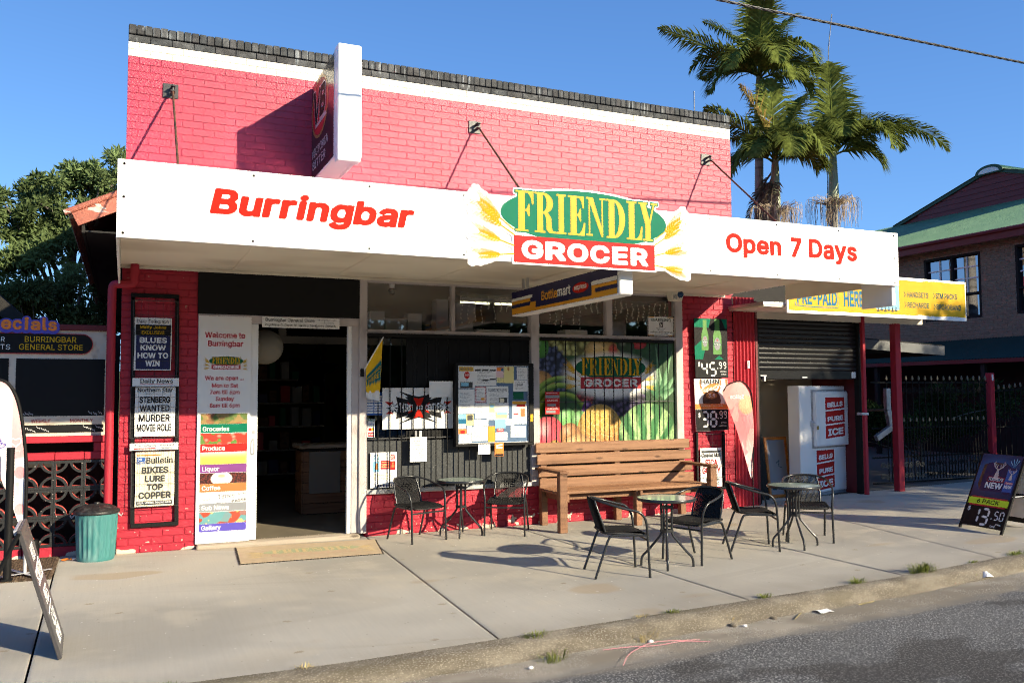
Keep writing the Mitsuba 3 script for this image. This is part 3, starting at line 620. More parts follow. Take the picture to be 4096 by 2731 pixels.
# ================================================================== things on the left pier
rack = thing('poster_rack', 'tall black timber frame with wire poster holders on the left pier', 'poster rack')
def wire_rack(u0, u1, z0, z1, y, parent, nu=6, nv=5):
    w = [tube([(u0 + (u1 - u0) * i / nu, y, z0), (u0 + (u1 - u0) * i / nu, y, z1)], .0016 if 0 < i < nu else .004, 5) for i in range(nu + 1)]
    w += [tube([(u0, y - .002, z0 + (z1 - z0) * i / nv), (u1, y - .002, z0 + (z1 - z0) * i / nv)], .0020 if 0 < i < nv else .004, 5) for i in range(nv + 1)]
    return obj('wire_holder', cat(w), 'steel_dark', parent)
obj('frame_rail', bx(.085, .60, -.045, -.005, 2.90, 2.945, .004), 'black_paint', rack); obj('frame_rail', bx(.128, .636, -.045, -.005, .29, .335, .004), 'black_paint', rack)
obj('frame_stile', Frame((0, -.005, 0)).sheet(pg((.085, 2.899), (.128, 2.899), (.172, .336), (.128, .336)), 0, .038), 'black_paint', rack)
obj('frame_stile', Frame((0, -.005, 0)).sheet(pg((.557, 2.899), (.60, 2.899), (.636, .336), (.592, .336)), 0, .038), 'black_paint', rack)
obj('bolt', cat([moved(lathe([(0, .012), (.012, .008), (.014, 0)], 10), Frame_M) for Frame_M in [np.array([[1, 0, 0, u], [0, 0, -1, -.046], [0, 1, 0, v], [0, 0, 0, 1.0]]) for u, v in ((.108, 2.88), (.580, 2.88), (.590, 2.03))]]), 'silver', rack)
wire_rack(.115, .585, 2.00, 2.86, -.085, rack); wire_rack(.104, .608, 1.297, 1.875, -.105, rack); wire_rack(.128, .622, .527, 1.158, -.105, rack)
h1 = obj('header', bx(.117, .610, -.098, -.092, 1.880, 1.974), 'white_matt', rack, label='white header strip reading Daily News')
FP = front(-.098); obj('lettering', FP.sheet(word('Daily News', .20, 1.905, .545, 1.965, True), .0005, .001), 'black_print', h1); obj('underline', FP.sheet(rect(.20, 1.904, .545, 1.909), .0005, .0008), 'crimson_print', h1)
h2 = obj('header', bx(.105, .614, -.098, -.092, 1.158, 1.239), 'white_matt', rack, label='white header strip reading The Bulletin Weekend Bulletin')
obj('lettering', FP.sheet(joined(word('The Bulletin', .15, 1.198, .375, 1.226, False), word('Weekend', .42, 1.203, .57, 1.226, False), word('Bulletin', .43, 1.170, .56, 1.193, False)), .0005, .001), 'black_print', h2); obj('underline', FP.sheet(rect(.15, 1.172, .375, 1.185), .0005, .0008), 'sign_red', h2)
def poster(name, label, outline, y, base='paper', bend=.008, cat_='poster'):
    """A sheet of paper standing a little wavy behind its wires; returns (key, frame, wave)."""
    (u0, v0), (u1, v1) = outline
    def fn(u, v):
        d = bend * np.sin((v - v0) / (v1 - v0) * 7 + u0 * 9)
        return np.stack([u + .35 * bend * np.sin(v * 11 + u0), y - d * .3 + 0 * u, v], 1)
    m = grid(fn, np.linspace(u0, u1, 5), np.linspace(v0, v1, 14)); back = (m[0] + [0, .0015, 0], m[1][:, ::-1])
    return single(name, cat((m[0], m[1]), back), base, label, cat_)
p1 = poster('news_poster', 'news poster with white capitals BLUES KNOW HOW TO WIN on dark blue', ((.130, 2.062), (.525, 2.665)), -.055)
Q = front(-.0605)
obj('black_block', Q.sheet(rect(.140, 2.462, .515, 2.585), 0, .001), 'black_print', p1); obj('blue_block', Q.sheet(rect(.148, 2.075, .512, 2.460), 0, .001), 'navy_print', p1)
obj('lettering', Q.sheet(word('Daily Telegraph', .155, 2.592, .49, 2.645, False), 0, .001), 'black_print', p1)
obj('lettering', Q.sheet(joined(word('Matty Johns', .185, 2.530, .465, 2.575), word('EXCLUSIVE', .205, 2.475, .445, 2.515)), .0013, .001), 'yellow_print', p1)
obj('lettering', Q.sheet(joined(word('BLUES', .185, 2.375, .475, 2.440, True, .03), word('KNOW', .195, 2.290, .465, 2.355, True, .03), word('HOW TO', .165, 2.200, .490, 2.265, True, .03), word('WIN', .25, 2.110, .40, 2.178, True, .03)), .0013, .001), 'white_matt', p1)
p2 = poster('news_poster', 'white news poster with black capitals STENBERG WANTED MURDER MOVIE ROLE', ((.150, 1.312), (.577, 1.875)), -.066, bend=.004)
Q = front(-.0695)
obj('lettering', Q.sheet(joined(word('Northern Star', .175, 1.815, .545, 1.862, True), word('WEDNESDAY, JULY 4, 2012', .25, 1.790, .47, 1.800, False), word('STENBERG', .195, 1.690, .520, 1.765, True, .03), word('WANTED', .200, 1.595, .515, 1.668, True), word('MURDER', .195, 1.480, .520, 1.560, True), word('MOVIE ROLE', .175, 1.370, .535, 1.452, True)), 0, .001), 'black_print', p2)
p3 = poster('news_poster', 'cream news poster with grey capitals BIKIES LURE TOP COPPER', ((.168, .525), (.580, 1.145)), -.066, 'cream_paper', bend=.005)
Q = front(-.070)
obj('lettering', Q.sheet(joined(word('Bulletin', .280, 1.005, .560, 1.080, True), word('BIKIES', .235, .895, .515, .970, True, .03), word('LURE', .27, .800, .48, .872, True, .03), word('TOP', .29, .705, .46, .775, True, .03), word('COPPER', .205, .610, .545, .688, True, .03)), 0, .001), 'charcoal', p3)
obj('blue_block', Q.sheet(rect(.180, 1.005, .272, 1.08), 0, .001), 'blue_print', p3); obj('lettering', Q.sheet(joined(word('Gold', .187, 1.047, .235, 1.072), word('Coast', .187, 1.01, .262, 1.038)), .0013, .001), 'white_matt', p3)
obj('orange_bar', Q.sheet(rect(.185, 1.095, .43, 1.108), 0, .001), 'orange_print', p3); obj('blue_block', Q.sheet(rect(.185, .545, .560, .585), 0, .001), 'charcoal', p3); obj('lettering', Q.sheet(word('SICA, MOKBEL BEHIND BARS', .195, .553, .55, .578), .0013, .001), 'white_matt', p3)
pipe = single('downpipe', tube(np.vstack([[(.118, -.135, 3.262), (.118, -.135, 3.10)], spline([(.118, -.135, 3.08), (.10, -.130, 3.045), (.06, -.125, 3.032)], 4), [(-.05, -.10, 3.03)], spline([(-.075, -.09, 3.03), (-.10, -.085, 3.015), (-.112, -.08, 2.97)], 4), [(-.112, -.08, 2.5), (-.105, -.08, .25), (-.105, -.08, .0)]]), .046, 12), 'red_plain', 'crimson drainpipe cranked around the top of the left pier', 'drainpipe', smooth=50)

# ================================================================== the doorway
dp = thing('door_poster', 'tall white welcome poster with opening hours and coloured bands beside the shop door', 'poster')
FD = front(-.020); obj('sheet', bx(.820, 1.420, -.0235, -.0155, .058, 2.712), 'white_matt', dp)
FD = front(-.0236)
W_ = lambda s, u, v, h, sq=1.0, b=True: line(s, u, v, h, 'c', sq, b, .02)
for q in (W_('Welcome to', 1.12, 2.455, .062, .95), W_('Burringbar', 1.125, 2.355, .062, .95), W_('We are open ...', 1.12, 1.955, .048, .95), W_('Mon to Sat', 1.125, 1.868, .045, .95), W_('7am till 6pm', 1.125, 1.790, .045, .95), W_('Sunday', 1.125, 1.712, .045, .95), W_('8am till 6pm', 1.125, 1.634, .045, .95)): obj('lettering', FD.sheet(q, 0, .001), 'crimson_print', dp)
logo_on(FD, dp, .872, 2.082, 1.388, 0)
BANDS = [('Groceries', 1.438, 1.335, 'green_print', 1.560), ('Produce', 1.205, 1.110, 'red_print', 1.330), ('Liquor', .968, .870, 'purple_print', 1.106), ('Coffee', .745, .648, 'brown_print', .866), ('Sub News', .515, .420, 'grey_print', .643), ('Gallery', .280, .190, 'violet_print', .415)]
def produce_photo(p, n, uv):
    f1, f2, w = voronoi(p.x * 9, p.z * 11); k = dr.floor((p.z - .19) / .2305)
    a = fbm(p.x * 14, p.z * 14, k * 3, 3); top = 1 - .9 * f1
    c = mix((0.30, 0.20, 0.07), (0.09, 0.15, 0.03), smoothstep(.4, .6, a)); c = mix(c, (0.25, 0.05, 0.03), smoothstep(.6, .8, w) * .7)
    tom = mix((0.55, 0.030, 0.012), (0.85, 0.25, 0.18), smoothstep(.30, .05, f1)); tom = mix(tom, (0.10, 0.20, 0.03), smoothstep(.62, .68, a))
    beer = mix((0.85, 0.55, 0.08), (0.85, 0.82, 0.72), smoothstep(.95, 1.08, p.z - .98 + .9)); beer = mix(beer, (0.30, 0.60, 0.20), smoothstep(.42, .5, dr.abs(p.x - 1.12) * 1.8))
    g1, g2, gw = voronoi(p.x * 42, p.z * 48); beans = mix((0.18, 0.020, 0.012), (0.03, 0.005, 0.004), smoothstep(.1, .5, g1))
    cup = smoothstep(.125, .115, dr.sqrt(dr.square(p.x - 1.10) + dr.square((p.z - .80) * 1.5))); beans = mix(beans, (0.80, 0.70, 0.58), cup)
    beans = mix(beans, (0.55, 0.25, 0.10), cup * smoothstep(.05, .03, dr.sqrt(dr.square(p.x - 1.10) + dr.square((p.z - .83) * 2.2))) * .7)
    art = mix((0.40, 0.06, 0.03), (0.12, 0.30, 0.32), smoothstep(.4, .45, w)); art = mix(art, (0.60, 0.45, 0.15), smoothstep(.65, .7, a))
    out = dr.select(k >= 5, c, dr.select(k >= 4, tom, dr.select(k >= 3, beer, dr.select(k >= 2, beans, mi.Color3f(art)))))
    return out
mat('produce_photo', produce_photo, .5)
for s, vt, vb_, m, pt in BANDS:
    obj('band', FD.sheet(rect(.858, vb_, 1.384, vt), 0, .001), m, dp); obj('lettering', FD.sheet(line(s, .882, vb_ + .022, .050, 'l', .95), .0012, .001), 'white_matt', dp, label='white lettering reading ' + s)
    if s != 'Sub News': obj('photo', FD.sheet(rect(.858, vt + .001, 1.384, pt), 0, .001), 'produce_photo', dp)
nw = joined(affinity.rotate(word('Times', 1.06, .565, 1.25, .625, False), 7), affinity.rotate(word('FINAL EDITION', .885, .555, 1.0, .575, False), 6), affinity.rotate(word('EXTRA', 1.29, .605, 1.38, .628), 6), affinity.rotate(word('PASSE', 1.22, .522, 1.382, .555), 6), affinity.rotate(rect(1.01, .530, 1.38, .533), 6))
obj('lettering', FD.sheet(nw, 0, .001), 'charcoal', dp)
ln = thing('licence_sign', 'small white licence sign with black lettering above the doorway', 'sign')
obj('plate', bx(1.537, 2.475, -.052, -.042, 2.590, 2.721, .002), 'white_matt', ln); FL = front(-.0521)
obj('lettering', FL.sheet(joined(word('Burringbar General Store', 1.578, 2.652, 2.165, 2.706), word('Off Licence (RETAIL)', 2.20, 2.685, 2.44, 2.705, False), word('Lic. No. 386231', 2.24, 2.655, 2.40, 2.672, False), word('Proprietors: D. Clarke  M. Clarke J. Davidson V. Edwards', 1.57, 2.603, 2.435, 2.640)), 0, .001), 'black_print', ln)
mt = thing('door_mat', 'worn tan rubber mat with a faded shop logo in front of the doorway', 'mat')
fm = [(1.262, -.165), (2.870, -.300), (2.705, -1.235), (1.190, -1.195)]
obj('edge', Frame((0, 0, .001), (1, 0, 0), (0, 1, 0)).sheet(sg.Polygon(fm).buffer(.018, join_style=2), 0, .006), 'rubber_edge', mt); obj('pile', Frame((0, 0, .001), (1, 0, 0), (0, 1, 0)).sheet(sg.Polygon(fm), .0065, .004), 'mat_rubber', mt)
logo_on(Frame((0, 0, .0), (.992, -.055, 0), (.055, 1, 0)), mt, 1.33, -.86, 2.78, .0118, .0008, {'green': 'mat_green', 'wheat': 'mat_gold', 'banner': 'mat_red', 'letters': 'mat_gold', 'grocer': 'mat_rubber'})
lan = thing('paper_lantern', 'round white paper lantern hanging just inside the doorway', 'lantern')
a_ = np.linspace(.12, math.pi - .10, 60); obj('shade', lathe([(.235 * math.sin(t) * (1 + .012 * math.cos(t * 44)), 2.40 + .225 * math.cos(t)) for t in a_][::-1], 40, (1.70, .85, 0)), 'lantern_paper', lan, smooth=60)
obj('cord', tube([(1.70, .85, 2.62), (1.70, .85, 3.3)], .004, 6), 'black_paint', lan)
st = Frame((2.40, 1.2, 2.12)); k = [(.36 * (1 if i % 2 == 0 else .40) * math.sin(i * math.pi / 5 + .15), .36 * (1 if i % 2 == 0 else .40) * math.cos(i * math.pi / 5 + .15)) for i in range(10)]
v = np.array([[x, y, 0] for x, y in k] + [[0, 0, .09], [0, 0, -.09]]); f = [[10, i, (i + 1) % 10] for i in range(10)] + [[11, (i + 1) % 10, i] for i in range(10)]
single('star_lantern', st.mesh((v, np.array(f))), 'amber_print', 'golden paper star hanging inside the doorway', 'star lantern')
ct = thing('shop_counter', 'dark timber counter with boards and a white cabinet just inside the door', 'counter')
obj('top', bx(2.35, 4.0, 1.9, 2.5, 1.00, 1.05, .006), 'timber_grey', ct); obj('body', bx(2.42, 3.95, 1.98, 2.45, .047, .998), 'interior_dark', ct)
for i in range(6): obj('board', bx(2.395, 2.418, 1.98, 2.45, .06 + i * .15, .06 + i * .15 + .142, .003), 'bench_wood_dark', ct); obj('board', bx(2.42, 3.95, 1.955, 1.978, .06 + i * .15, .06 + i * .15 + .142, .003), 'bench_wood_dark', ct)
obj('cabinet', bx(2.50, 2.95, 1.92, 1.953, .35, .95, .004), 'interior_pale', ct)
sh = thing('shop_shelf', 'dim stocked shelf unit at the back of the shop', 'shelf')
for i in range(5): obj('shelf', bx(1.0, 3.4, 5.2, 5.6, .35 + i * .42, .375 + i * .42), 'interior_pale', sh)
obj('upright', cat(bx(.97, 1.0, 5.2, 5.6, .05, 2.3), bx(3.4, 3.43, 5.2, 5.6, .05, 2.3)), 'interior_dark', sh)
for i in range(60):
    r_, c_ = i % 5, i // 5; x = 1.05 + c_ * .195 + rng.uniform(0, .02); w = rng.uniform(.09, .17); h = rng.uniform(.14, .34)
    obj('packet', bx(x, x + w, 5.22, 5.4, .377 + r_ * .42, .377 + r_ * .42 + h), ['grey_print', 'crimson_print', 'navy_print', 'rust', 'dark_green', 'interior_pale'][rng.integers(6)], sh)
for i, (x0, x1) in enumerate(((4.72, 5.35), (5.45, 6.2))):
    t = thing('fluorescent_tube', f'lit fluorescent tube inside the shop seen through the upper window, {"left" if i == 0 else "right"} one', 'light')
    key = obj('tube', tube([(x0, 2.0, 3.215), (x1, 2.0, 3.215)], .016, 8), 'tube_light', t, emitter={'type': 'area', 'radiance': {'type': 'rgb', 'value': [.35, .34, .2]}})
    obj('batten', bx(x0 - .05, x1 + .05, 1.97, 2.03, 3.236, 3.298), 'white_paint', t)
BX = [((2.953, 2.606), (3.151, 2.867), 'tall white box at the left end of the high window shelf'), ((3.166, 2.606), (3.455, 2.782), 'low wide white box on the high window shelf'), ((3.471, 2.606), (3.667, 2.854), 'tall white box beside the low wide one on the window shelf'),
      ((3.865, 2.606), (4.05, 2.772), 'pale box under the stacked one by the first upper mullion'), ((3.873, 2.774), (4.04, 3.06), 'pale box stacked on another by the first upper mullion'), ((4.142, 2.606), (4.407, 2.780), 'grey box on the shelf behind the second upper pane'), ((4.159, 2.782), (4.442, 3.02), 'grey box stacked behind the second upper pane')]
for (a, b), (c, d), l in BX: single('carton', bx(a, c, .30, .50, b - .002, d, .004), 'grey_print', l, 'box')
single('carton', bx(4.45, 4.95, .28, .5, 2.604, 2.665, .004), 'white_matt', 'flat pale box lying on the window shelf under the hanging sign', 'box'); single('carton', bx(5.80, 6.17, .25, .5, 2.604, 2.69, .004), 'white_matt', 'flat white box on the shelf behind the third upper pane', 'box')
cc = thing('security_camera', 'small dome camera hanging behind the first upper pane', 'camera'); obj('dome', tm(trimesh.creation.icosphere(2, .05).apply_translation((3.22, .2, 3.12))), 'black_gloss', cc, smooth=True); obj('mount', bx(3.19, 3.25, .17, .23, 3.165, 3.299, .005), 'white_paint', cc)
sl = thing('string_lights', 'string of unlit icicle lights hanging behind the upper panes', 'string lights')
cord, bulbs = [], []
for (a, b) in ((4.05, 5.10), (5.27, 6.32), (6.44, 7.48)):
    X = np.linspace(a, b, 12); Z = 3.16 - .05 * np.sin((X - a) / (b - a) * math.pi); cord.append(tube(np.stack([X, X * 0 + .06, Z], 1), .0025, 5))
    for x, z in zip(X[1:-1], Z[1:-1]):
        L = rng.uniform(.12, .46); pts = np.array([(x + .012 * math.sin(q * 9 + x * 7), .06, z - L * q) for q in np.linspace(0, 1, 8)]); cord.append(tube(pts, .0015, 4))
        bulbs += [bx(q[0] - .004, q[0] + .004, .054, .066, q[2] - .018, q[2] + .006) for q in pts[1:]]
obj('cord', cat(cord), 'grey_print', sl); obj('bulb', cat(bulbs), 'light_bulb', sl, kind='stuff')

# ================================================================== window grilles and what hangs in the windows
def grille(u0, u1, xs_, z0, z1, rail, label):
    g = thing('security_grille', label, 'window bars')
    obj('top_rail', bx(u0, u1, -.075, -.042, 2.505, 2.552, .004), 'black_paint', g)
    for x in xs_: obj('bar', tube([(x, -.060, z0), (x, -.060, 2.506)], .0075, 7), 'black_paint', g, smooth=True)
    obj('cross_rail', bx(rail[0], rail[1], -.052, -.046, rail[2] - .006, rail[2] + .006), 'steel_dark', g)
    return g
grille(2.84, 5.10, [2.816 + .0 + .1545 * i for i in range(1, 15)], .584, 2.5, (2.84, 3.955, 1.220), 'black vertical security bars over the dark left shop window')
grille(5.26, 7.44, [5.339 + .1535 * i for i in range(14)], .584, 2.5, (5.26, 7.44, 1.66), 'black vertical security bars over the fruit poster window')
th = thing('thirst_sign', 'white rectangular sign with a black and red spiked emblem behind the left bars', 'sign')
obj('board', bx(3.033, 3.988, -.038, -.026, 1.330, 1.860, .002), 'white_matt', th); FT = front(-.0381)
cx, cz = 3.515, 1.60
def star(u, v, r, n=7, k=.42, rot=0.): return sg.Polygon([(u + r * (1 if i % 2 == 0 else k) * math.sin(rot + i * math.pi / n), v + r * (1 if i % 2 == 0 else k) * math.cos(rot + i * math.pi / n)) for i in range(2 * n)])
blk = pg((3.255, 1.815), (3.42, 1.765), (3.515, 1.745), (3.61, 1.765), (3.78, 1.815), (3.66, 1.74), (3.70, 1.735), (3.655, 1.705), (3.835, 1.745), (3.80, 1.62), (3.83, 1.46), (3.66, 1.51), (3.70, 1.47), (3.63, 1.475), (3.80, 1.395), (3.60, 1.455), (3.515, 1.475), (3.43, 1.455), (3.24, 1.395), (3.40, 1.475), (3.33, 1.47), (3.37, 1.51), (3.21, 1.46), (3.24, 1.62), (3.21, 1.745), (3.37, 1.705), (3.33, 1.74), (3.37, 1.745))
obj('emblem', FT.sheet(joined(blk, star(3.170, 1.60, .10, 8, .3), star(3.865, 1.60, .10, 8, .3)), 0, .001), 'black_print', th)
red = joined(pg((3.44, 1.735), (3.515, 1.72), (3.59, 1.735), (3.535, 1.62), (3.495, 1.62)), pg((3.445, 1.470), (3.515, 1.49), (3.585, 1.470), (3.53, 1.58), (3.50, 1.58)), pg((3.36, 1.68), (3.44, 1.62), (3.40, 1.60)), pg((3.67, 1.68), (3.59, 1.62), (3.63, 1.60)), pg((3.37, 1.53), (3.44, 1.56), (3.40, 1.59)), pg((3.66, 1.53), (3.59, 1.56), (3.63, 1.59)),
             pg((3.06, 1.685), (3.17, 1.675), (3.13, 1.63)), pg((3.075, 1.525), (3.17, 1.53), (3.13, 1.57)), pg((3.97, 1.685), (3.865, 1.675), (3.905, 1.63)), pg((3.96, 1.525), (3.865, 1.53), (3.905, 1.57)))
obj('flame', FT.sheet(red, .0011, .0008), 'sign_red', th); obj('star', FT.sheet(joined(star(3.170, 1.60, .055, 7), star(3.865, 1.60, .055, 7)), .0011, .0008), 'white_matt', th)
def arched(s, u0, u1, v, h0, h1):
    n = len(s); out = []
    for i, c in enumerate(s):
        if c == ' ': continue
        a, b = u0 + (u1 - u0) * i / n, u0 + (u1 - u0) * (i + .86) / n; t = abs((a + b) / 2 - (u0 + u1) / 2) / ((u1 - u0) / 2); h = h0 + (h1 - h0) * t
        out.append(fit(textpoly(c, True, .03), a if c != 'I' else a + (b - a) * .25, v - h / 2, b if c != 'I' else b - (b - a) * .25, v + h / 2))
    return joined(out)
obj('lettering', FT.sheet(arched('THIRST AID CENTRE', 3.255, 3.80, 1.605, .05, .13), .0022, .0008), 'white_matt', th, label='white lettering reading THIRST AID CENTRE')
def paper(name, u0, v0, u1, v1, y, label, m='paper', cat_='notice', curl=.0, lines=0, thick=.0015):
    def fn(u, v): return np.stack([u, y - curl * np.clip((u - u0) / (u1 - u0) + (v - v0) / (v1 - v0) - .9, 0, 2) ** 2, v], 1)
    a = grid(fn, np.linspace(u0, u1, 6), np.linspace(v0, v1, 6)); b = (a[0] + [0, thick, 0], a[1][:, ::-1])
    k = single(name, cat(a, b), m, label, cat_)
    if lines:
        q = front(y - .0008); h = (v1 - v0)
        ps_ = [rect(u0 + (u1 - u0) * .14, v1 - h * (.16 + .74 * i / lines), u0 + (u1 - u0) * (.58 + .28 * ((i * 37) % 10) / 10), v1 - h * (.16 + .74 * i / lines) - min(.006, h * .025)) for i in range(lines)]
        if curl == 0: obj('print', q.sheet(joined(ps_), 0, .0006), 'grey_print', k)
    return k
paper('taped_notice', 3.645, 1.735, 3.963, 1.943, -.072, 'curling white typed sheet taped over the spiked emblem sign', curl=.02)
pw = paper('clipped_notice', 3.378, .915, 3.606, 1.230, -.105, 'plain white sheet clipped to the bars below the spiked emblem sign', lines=9)
obj('clip', cat(bx(3.45, 3.465, -.108, -.100, 1.21, 1.31), bx(3.50, 3.535, -.109, -.100, 1.205, 1.31)), 'silver', pw)
stp = paper('window_poster', 2.885, .60, 3.232, 1.045, -.022, 'white sports poster low in the left window beside the door', lines=0)
Q = front(-.0232); obj('lettering', Q.sheet(joined(word('STA', 2.915, .945, 3.0, 1.015)), 0, .001), 'sky_print', stp); obj('lettering', Q.sheet(word('GIN', 3.15, .945, 3.205, 1.015), 0, .001), 'red_print', stp)
obj('panel', Q.sheet(rect(3.02, .83, 3.13, .94), 0, .001), 'crimson_print', stp); obj('panel', Q.sheet(rect(2.92, .80, 3.0, .93), 0, .001), 'sky_print', stp); obj('panel', Q.sheet(rect(3.145, .82, 3.21, .93), 0, .001), 'red_print', stp)
obj('figure', Q.sheet(joined(ell(2.965, .895, .012, .016), rect(2.945, .83, 2.985, .88), ell(3.178, .90, .011, .015), rect(3.160, .85, 3.196, .885)), .0011, .0008), 'brown_print', stp); obj('print', Q.sheet(joined([rect(2.93, .78 - .018 * i, 3.19, .775 - .018 * i) for i in range(5)] + [rect(3.03, .92 - .02 * i, 3.12, .915 - .02 * i) for i in range(4)]), .0011, .0008), 'pale_yellow', stp)
obj('barcode', Q.sheet(joined([rect(2.95 + .02 * i, .612, 2.962 + .02 * i, .64) for i in range(11)]), 0, .001), 'navy_print', stp)
vs_ = paper('card_sticker', 2.853, 1.235, 2.950, 1.464, .006, 'stack of three payment card stickers in the window beside the door'); Q = front(.0048)
obj('lettering', Q.sheet(word('VISA', 2.865, 1.385, 2.938, 1.410, True, 0, .2), 0, .0008), 'blue_print', vs_); obj('block', Q.sheet(joined(rect(2.858, 1.37, 2.945, 1.376), rect(2.858, 1.432, 2.945, 1.460).difference(rect(2.858, 1.44, 2.945, 1.45))), 0, .0008), 'dark_green', vs_)
obj('circle', Q.sheet(ell(2.885, 1.335, .021, .021), 0, .0008), 'sign_red', vs_); obj('circle', Q.sheet(ell(2.918, 1.335, .021, .021), .0009, .0008), 'amber_print', vs_); obj('block', Q.sheet(rect(2.862, 1.245, 2.942, 1.30), 0, .0008), 'crimson_print', vs_); obj('lettering', Q.sheet(word('eftpos', 2.868, 1.258, 2.936, 1.285), .0009, .0007), 'white_matt', vs_)
bf = paper('hours_notice', 2.823, 1.513, 3.042, 1.803, .010, 'dark blue notice with rows of white boxes behind the yellow flag', 'blue_print'); Q = front(.0088)
obj('row', Q.sheet(joined([rect(2.835 + .105 * j, 1.535 + .034 * i, 2.93 + .105 * j, 1.558 + .034 * i) for i in range(7) for j in range(2)]), 0, .0008), 'white_matt', bf)
rf = thing('recharge_flag', 'small yellow and teal flag on a white pole angled from the window frame', 'flag')
obj('pole', tube([(2.765, -.05, 2.04), (3.0, -.19, 2.495)], .0085, 8), 'white_paint', rf, smooth=True); obj('bracket', bx(2.742, 2.785, -.075, -.046, 2.0, 2.10, .005), 'black_paint', rf)
def flagpt(s, t): # along the pole, down the cloth
    s, t = np.asarray(s), np.asarray(t); P0, P1 = np.array([2.81, -.075, 2.13]), np.array([2.992, -.187, 2.478])
    top = P0 + np.multiply.outer(s, P1 - P0); bot = np.array([2.80, -.12, 1.735]) + np.multiply.outer(s, np.array([2.95, -.20, 1.69]) - np.array([2.80, -.12, 1.735]))
    p = top * (1 - t)[:, None] + bot * t[:, None]; p[:, 1] += .012 * np.sin(s * 9 + t * 4) * t; return p
def flag_tex(p, n, uv):
    s, t = uv.x, uv.y
    blob = smoothstep(.5, .44, dr.abs(s - .52) + .10 * (noise(s * 9, t * 9) - .5)) * smoothstep(.30, .36, t) * smoothstep(.74, .66, t + .10 * noise(s * 22, 0.))
    c = mix((0.80, 0.48, 0.01), (0.0, 0.13, 0.15), blob); return mix(c, (0.75, 0.74, 0.70), smoothstep(.84, .88, t + .08 * noise(s * 7, 3.)))
mat('flag_cloth', flag_tex, .8, two=True)
S_, T_ = np.meshgrid(np.linspace(0, 1, 8), np.linspace(0, 1, 12), indexing='ij'); fv, ff = grid(flagpt, np.linspace(0, 1, 8), np.linspace(0, 1, 12))
obj('cloth', (fv, ff), 'flag_cloth', rf, smooth=True, uv=np.stack([S_.ravel(), T_.ravel()], 1))
def on_flag(p):
    v, f = tm(trimesh.creation.extrude_polygon(p, .001, engine='earcut')) if p.geom_type == 'Polygon' else cat([tm(trimesh.creation.extrude_polygon(g, .001, engine='earcut')) for g in p.geoms])
    q = flagpt(v[:, 0], v[:, 1]); q[:, 1] -= .003 + v[:, 2]; return q, f[:, ::-1]
flip = lambda p: affinity.scale(p, 1, -1, origin=(0, 0))
obj('lettering', on_flag(joined(flip(word('RECHARGE', .10, -.47, .94, -.41)), flip(word('HERE', .16, -.60, .88, -.50)))), 'yellow_print', rf)

